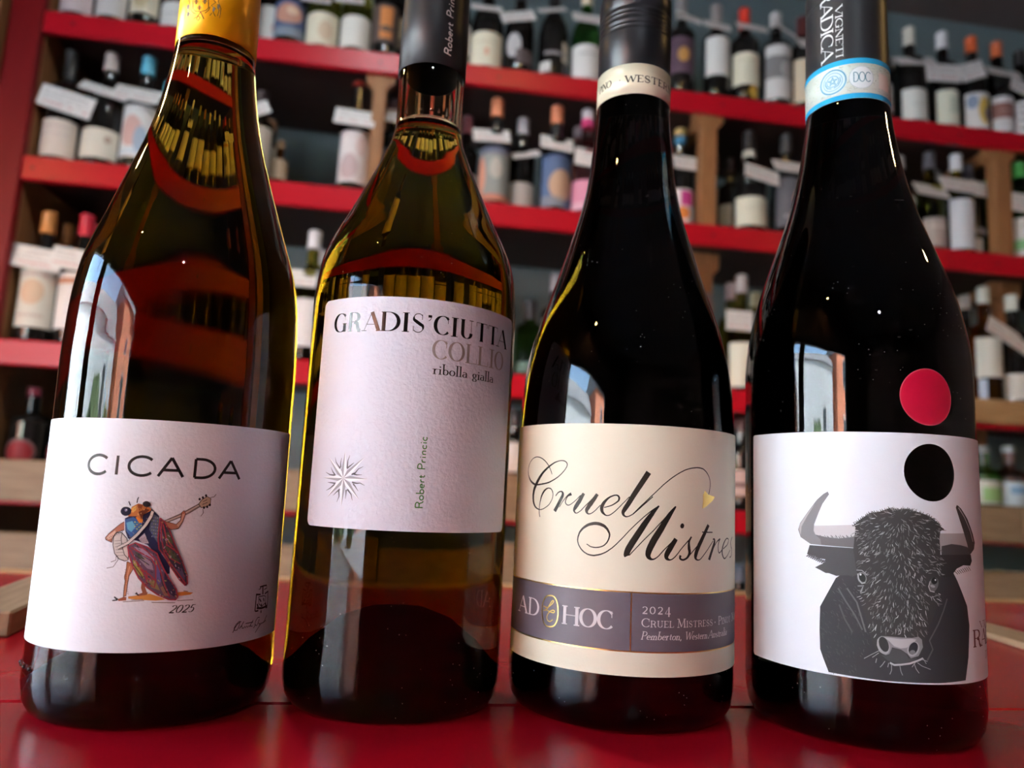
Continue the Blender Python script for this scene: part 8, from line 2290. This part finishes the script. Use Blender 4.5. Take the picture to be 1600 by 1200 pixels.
w.build('round_sticker', mat('red_sticker', rough=.3, attr='Col', coat=.3), b4)
# ------------------------------------------------------------------ outside the shop window
ZG = -1.0
struct(box('street', -45, XW-.25, -45, 30, ZG-.1, ZG, mat('asphalt', (.22,.22,.23), .8, noise=(3, .5, (1,1,1), (.16,.16,.17)))))
struct(box('pavement', -3.4, XW-.2, -30, 30, ZG, ZG+.12, mat('paving', (.42,.40,.38), .8, noise=(4, .5, (1,1,1), (.34,.33,.31)))))
def house(x0, x1, y0, y1, zt, zr, m, label, wins):
    root = empty('house', ((x0+x1)/2, (y0+y1)/2, ZG), label=label, cat='building')
    cx, cy = (x0+x1)/2, (y0+y1)/2
    box('walls', x0-cx, x1-cx, y0-cy, y1-cy, 0, zt-ZG, m, root, .02)
    rf = mat('slate_roof', (.20,.20,.21), .7, noise=(6, .5, (1,1,4), (.15,.15,.16)))
    prism('roof', [(x0-.3-cx, zt-ZG), (x1+.3-cx, zt-ZG), (0, zr-ZG)], 1, y0-.2-cy, y1+.2-cy, rf, root)
    gm = mat('house_window_glass', (.03,.035,.04), .1); fm = mat('house_window_frame', (.7,.7,.68), .5)
    for wy, wz, ww, wh in wins:
        fr = box('window', x1-cx-.02, x1-cx+.05, wy-cy-ww/2, wy-cy+ww/2, wz-ZG, wz+wh-ZG, fm, root)
        box('pane', x1-cx+.051, x1-cx+.06, wy-cy-ww/2+.08, wy-cy+ww/2-.08, wz+.08-ZG, wz+wh-.08-ZG, gm, fr)
    return root
house(-20, -13, -9.8, 12, 3.3, 5.4, mat('white_render', (.84,.86,.88), .8, noise=(3, .3, (1,1,1), (.77,.79,.81))), 'white rendered house across the street, bright in the bottle reflections', [(-7,.6,1.0,1.3),(5,.6,1.0,1.3),(8,.6,1.0,1.3)])
house(-20, -12.5, -22, -11, 5.2, 7.4, mat('brick_wall', (.45,.16,.09), .8, noise=(30, .6, (1,1,3), (.32,.10,.06))), 'red brick house beside the white one, orange in the bottle reflections', [(-14,.6,1.1,1.5),(-17,.6,1.1,1.5),(-14,2.9,1.1,1.4),(-17,2.9,1.1,1.4)])
LEAF = mat('hedge_leaves', (.045,.075,.025), .7, noise=(9, .7, (1,1,1), (.02,.035,.012)))
def hedge(x, y, sx, sy, sz, label):
    n, mr = 40, 22; hr = random.Random(int(y*10)); v = []; f = []
    for j in range(mr+1):
        ph = math.pi*j/mr
        for i in range(n):
            a = 2*math.pi*i/n; k = 1+.14*math.sin(5*a+3*ph)*math.sin(4*ph)+hr.uniform(-.10,.10)
            v.append((sx*k*math.sin(ph)*math.cos(a), sy*k*math.sin(ph)*math.sin(a), sz+sz*k*math.cos(ph)))
    for j in range(mr):
        for i in range(n): f.append([j*n+i, (j+1)*n+i, (j+1)*n+(i+1)%n, j*n+(i+1)%n])
    o = mesh('hedge', v, f, None, LEAF); o.location = (x, y, ZG); tag(o, label, 'bush')
hedge(-10.5, -3.9, .9, 1.5, 1.05, 'dark green hedge in front of the white house, broken dark patch in the reflections')
hedge(-10.8, -7.4, .9, 1.2, .95, 'smaller dark green bush in front of the white house')
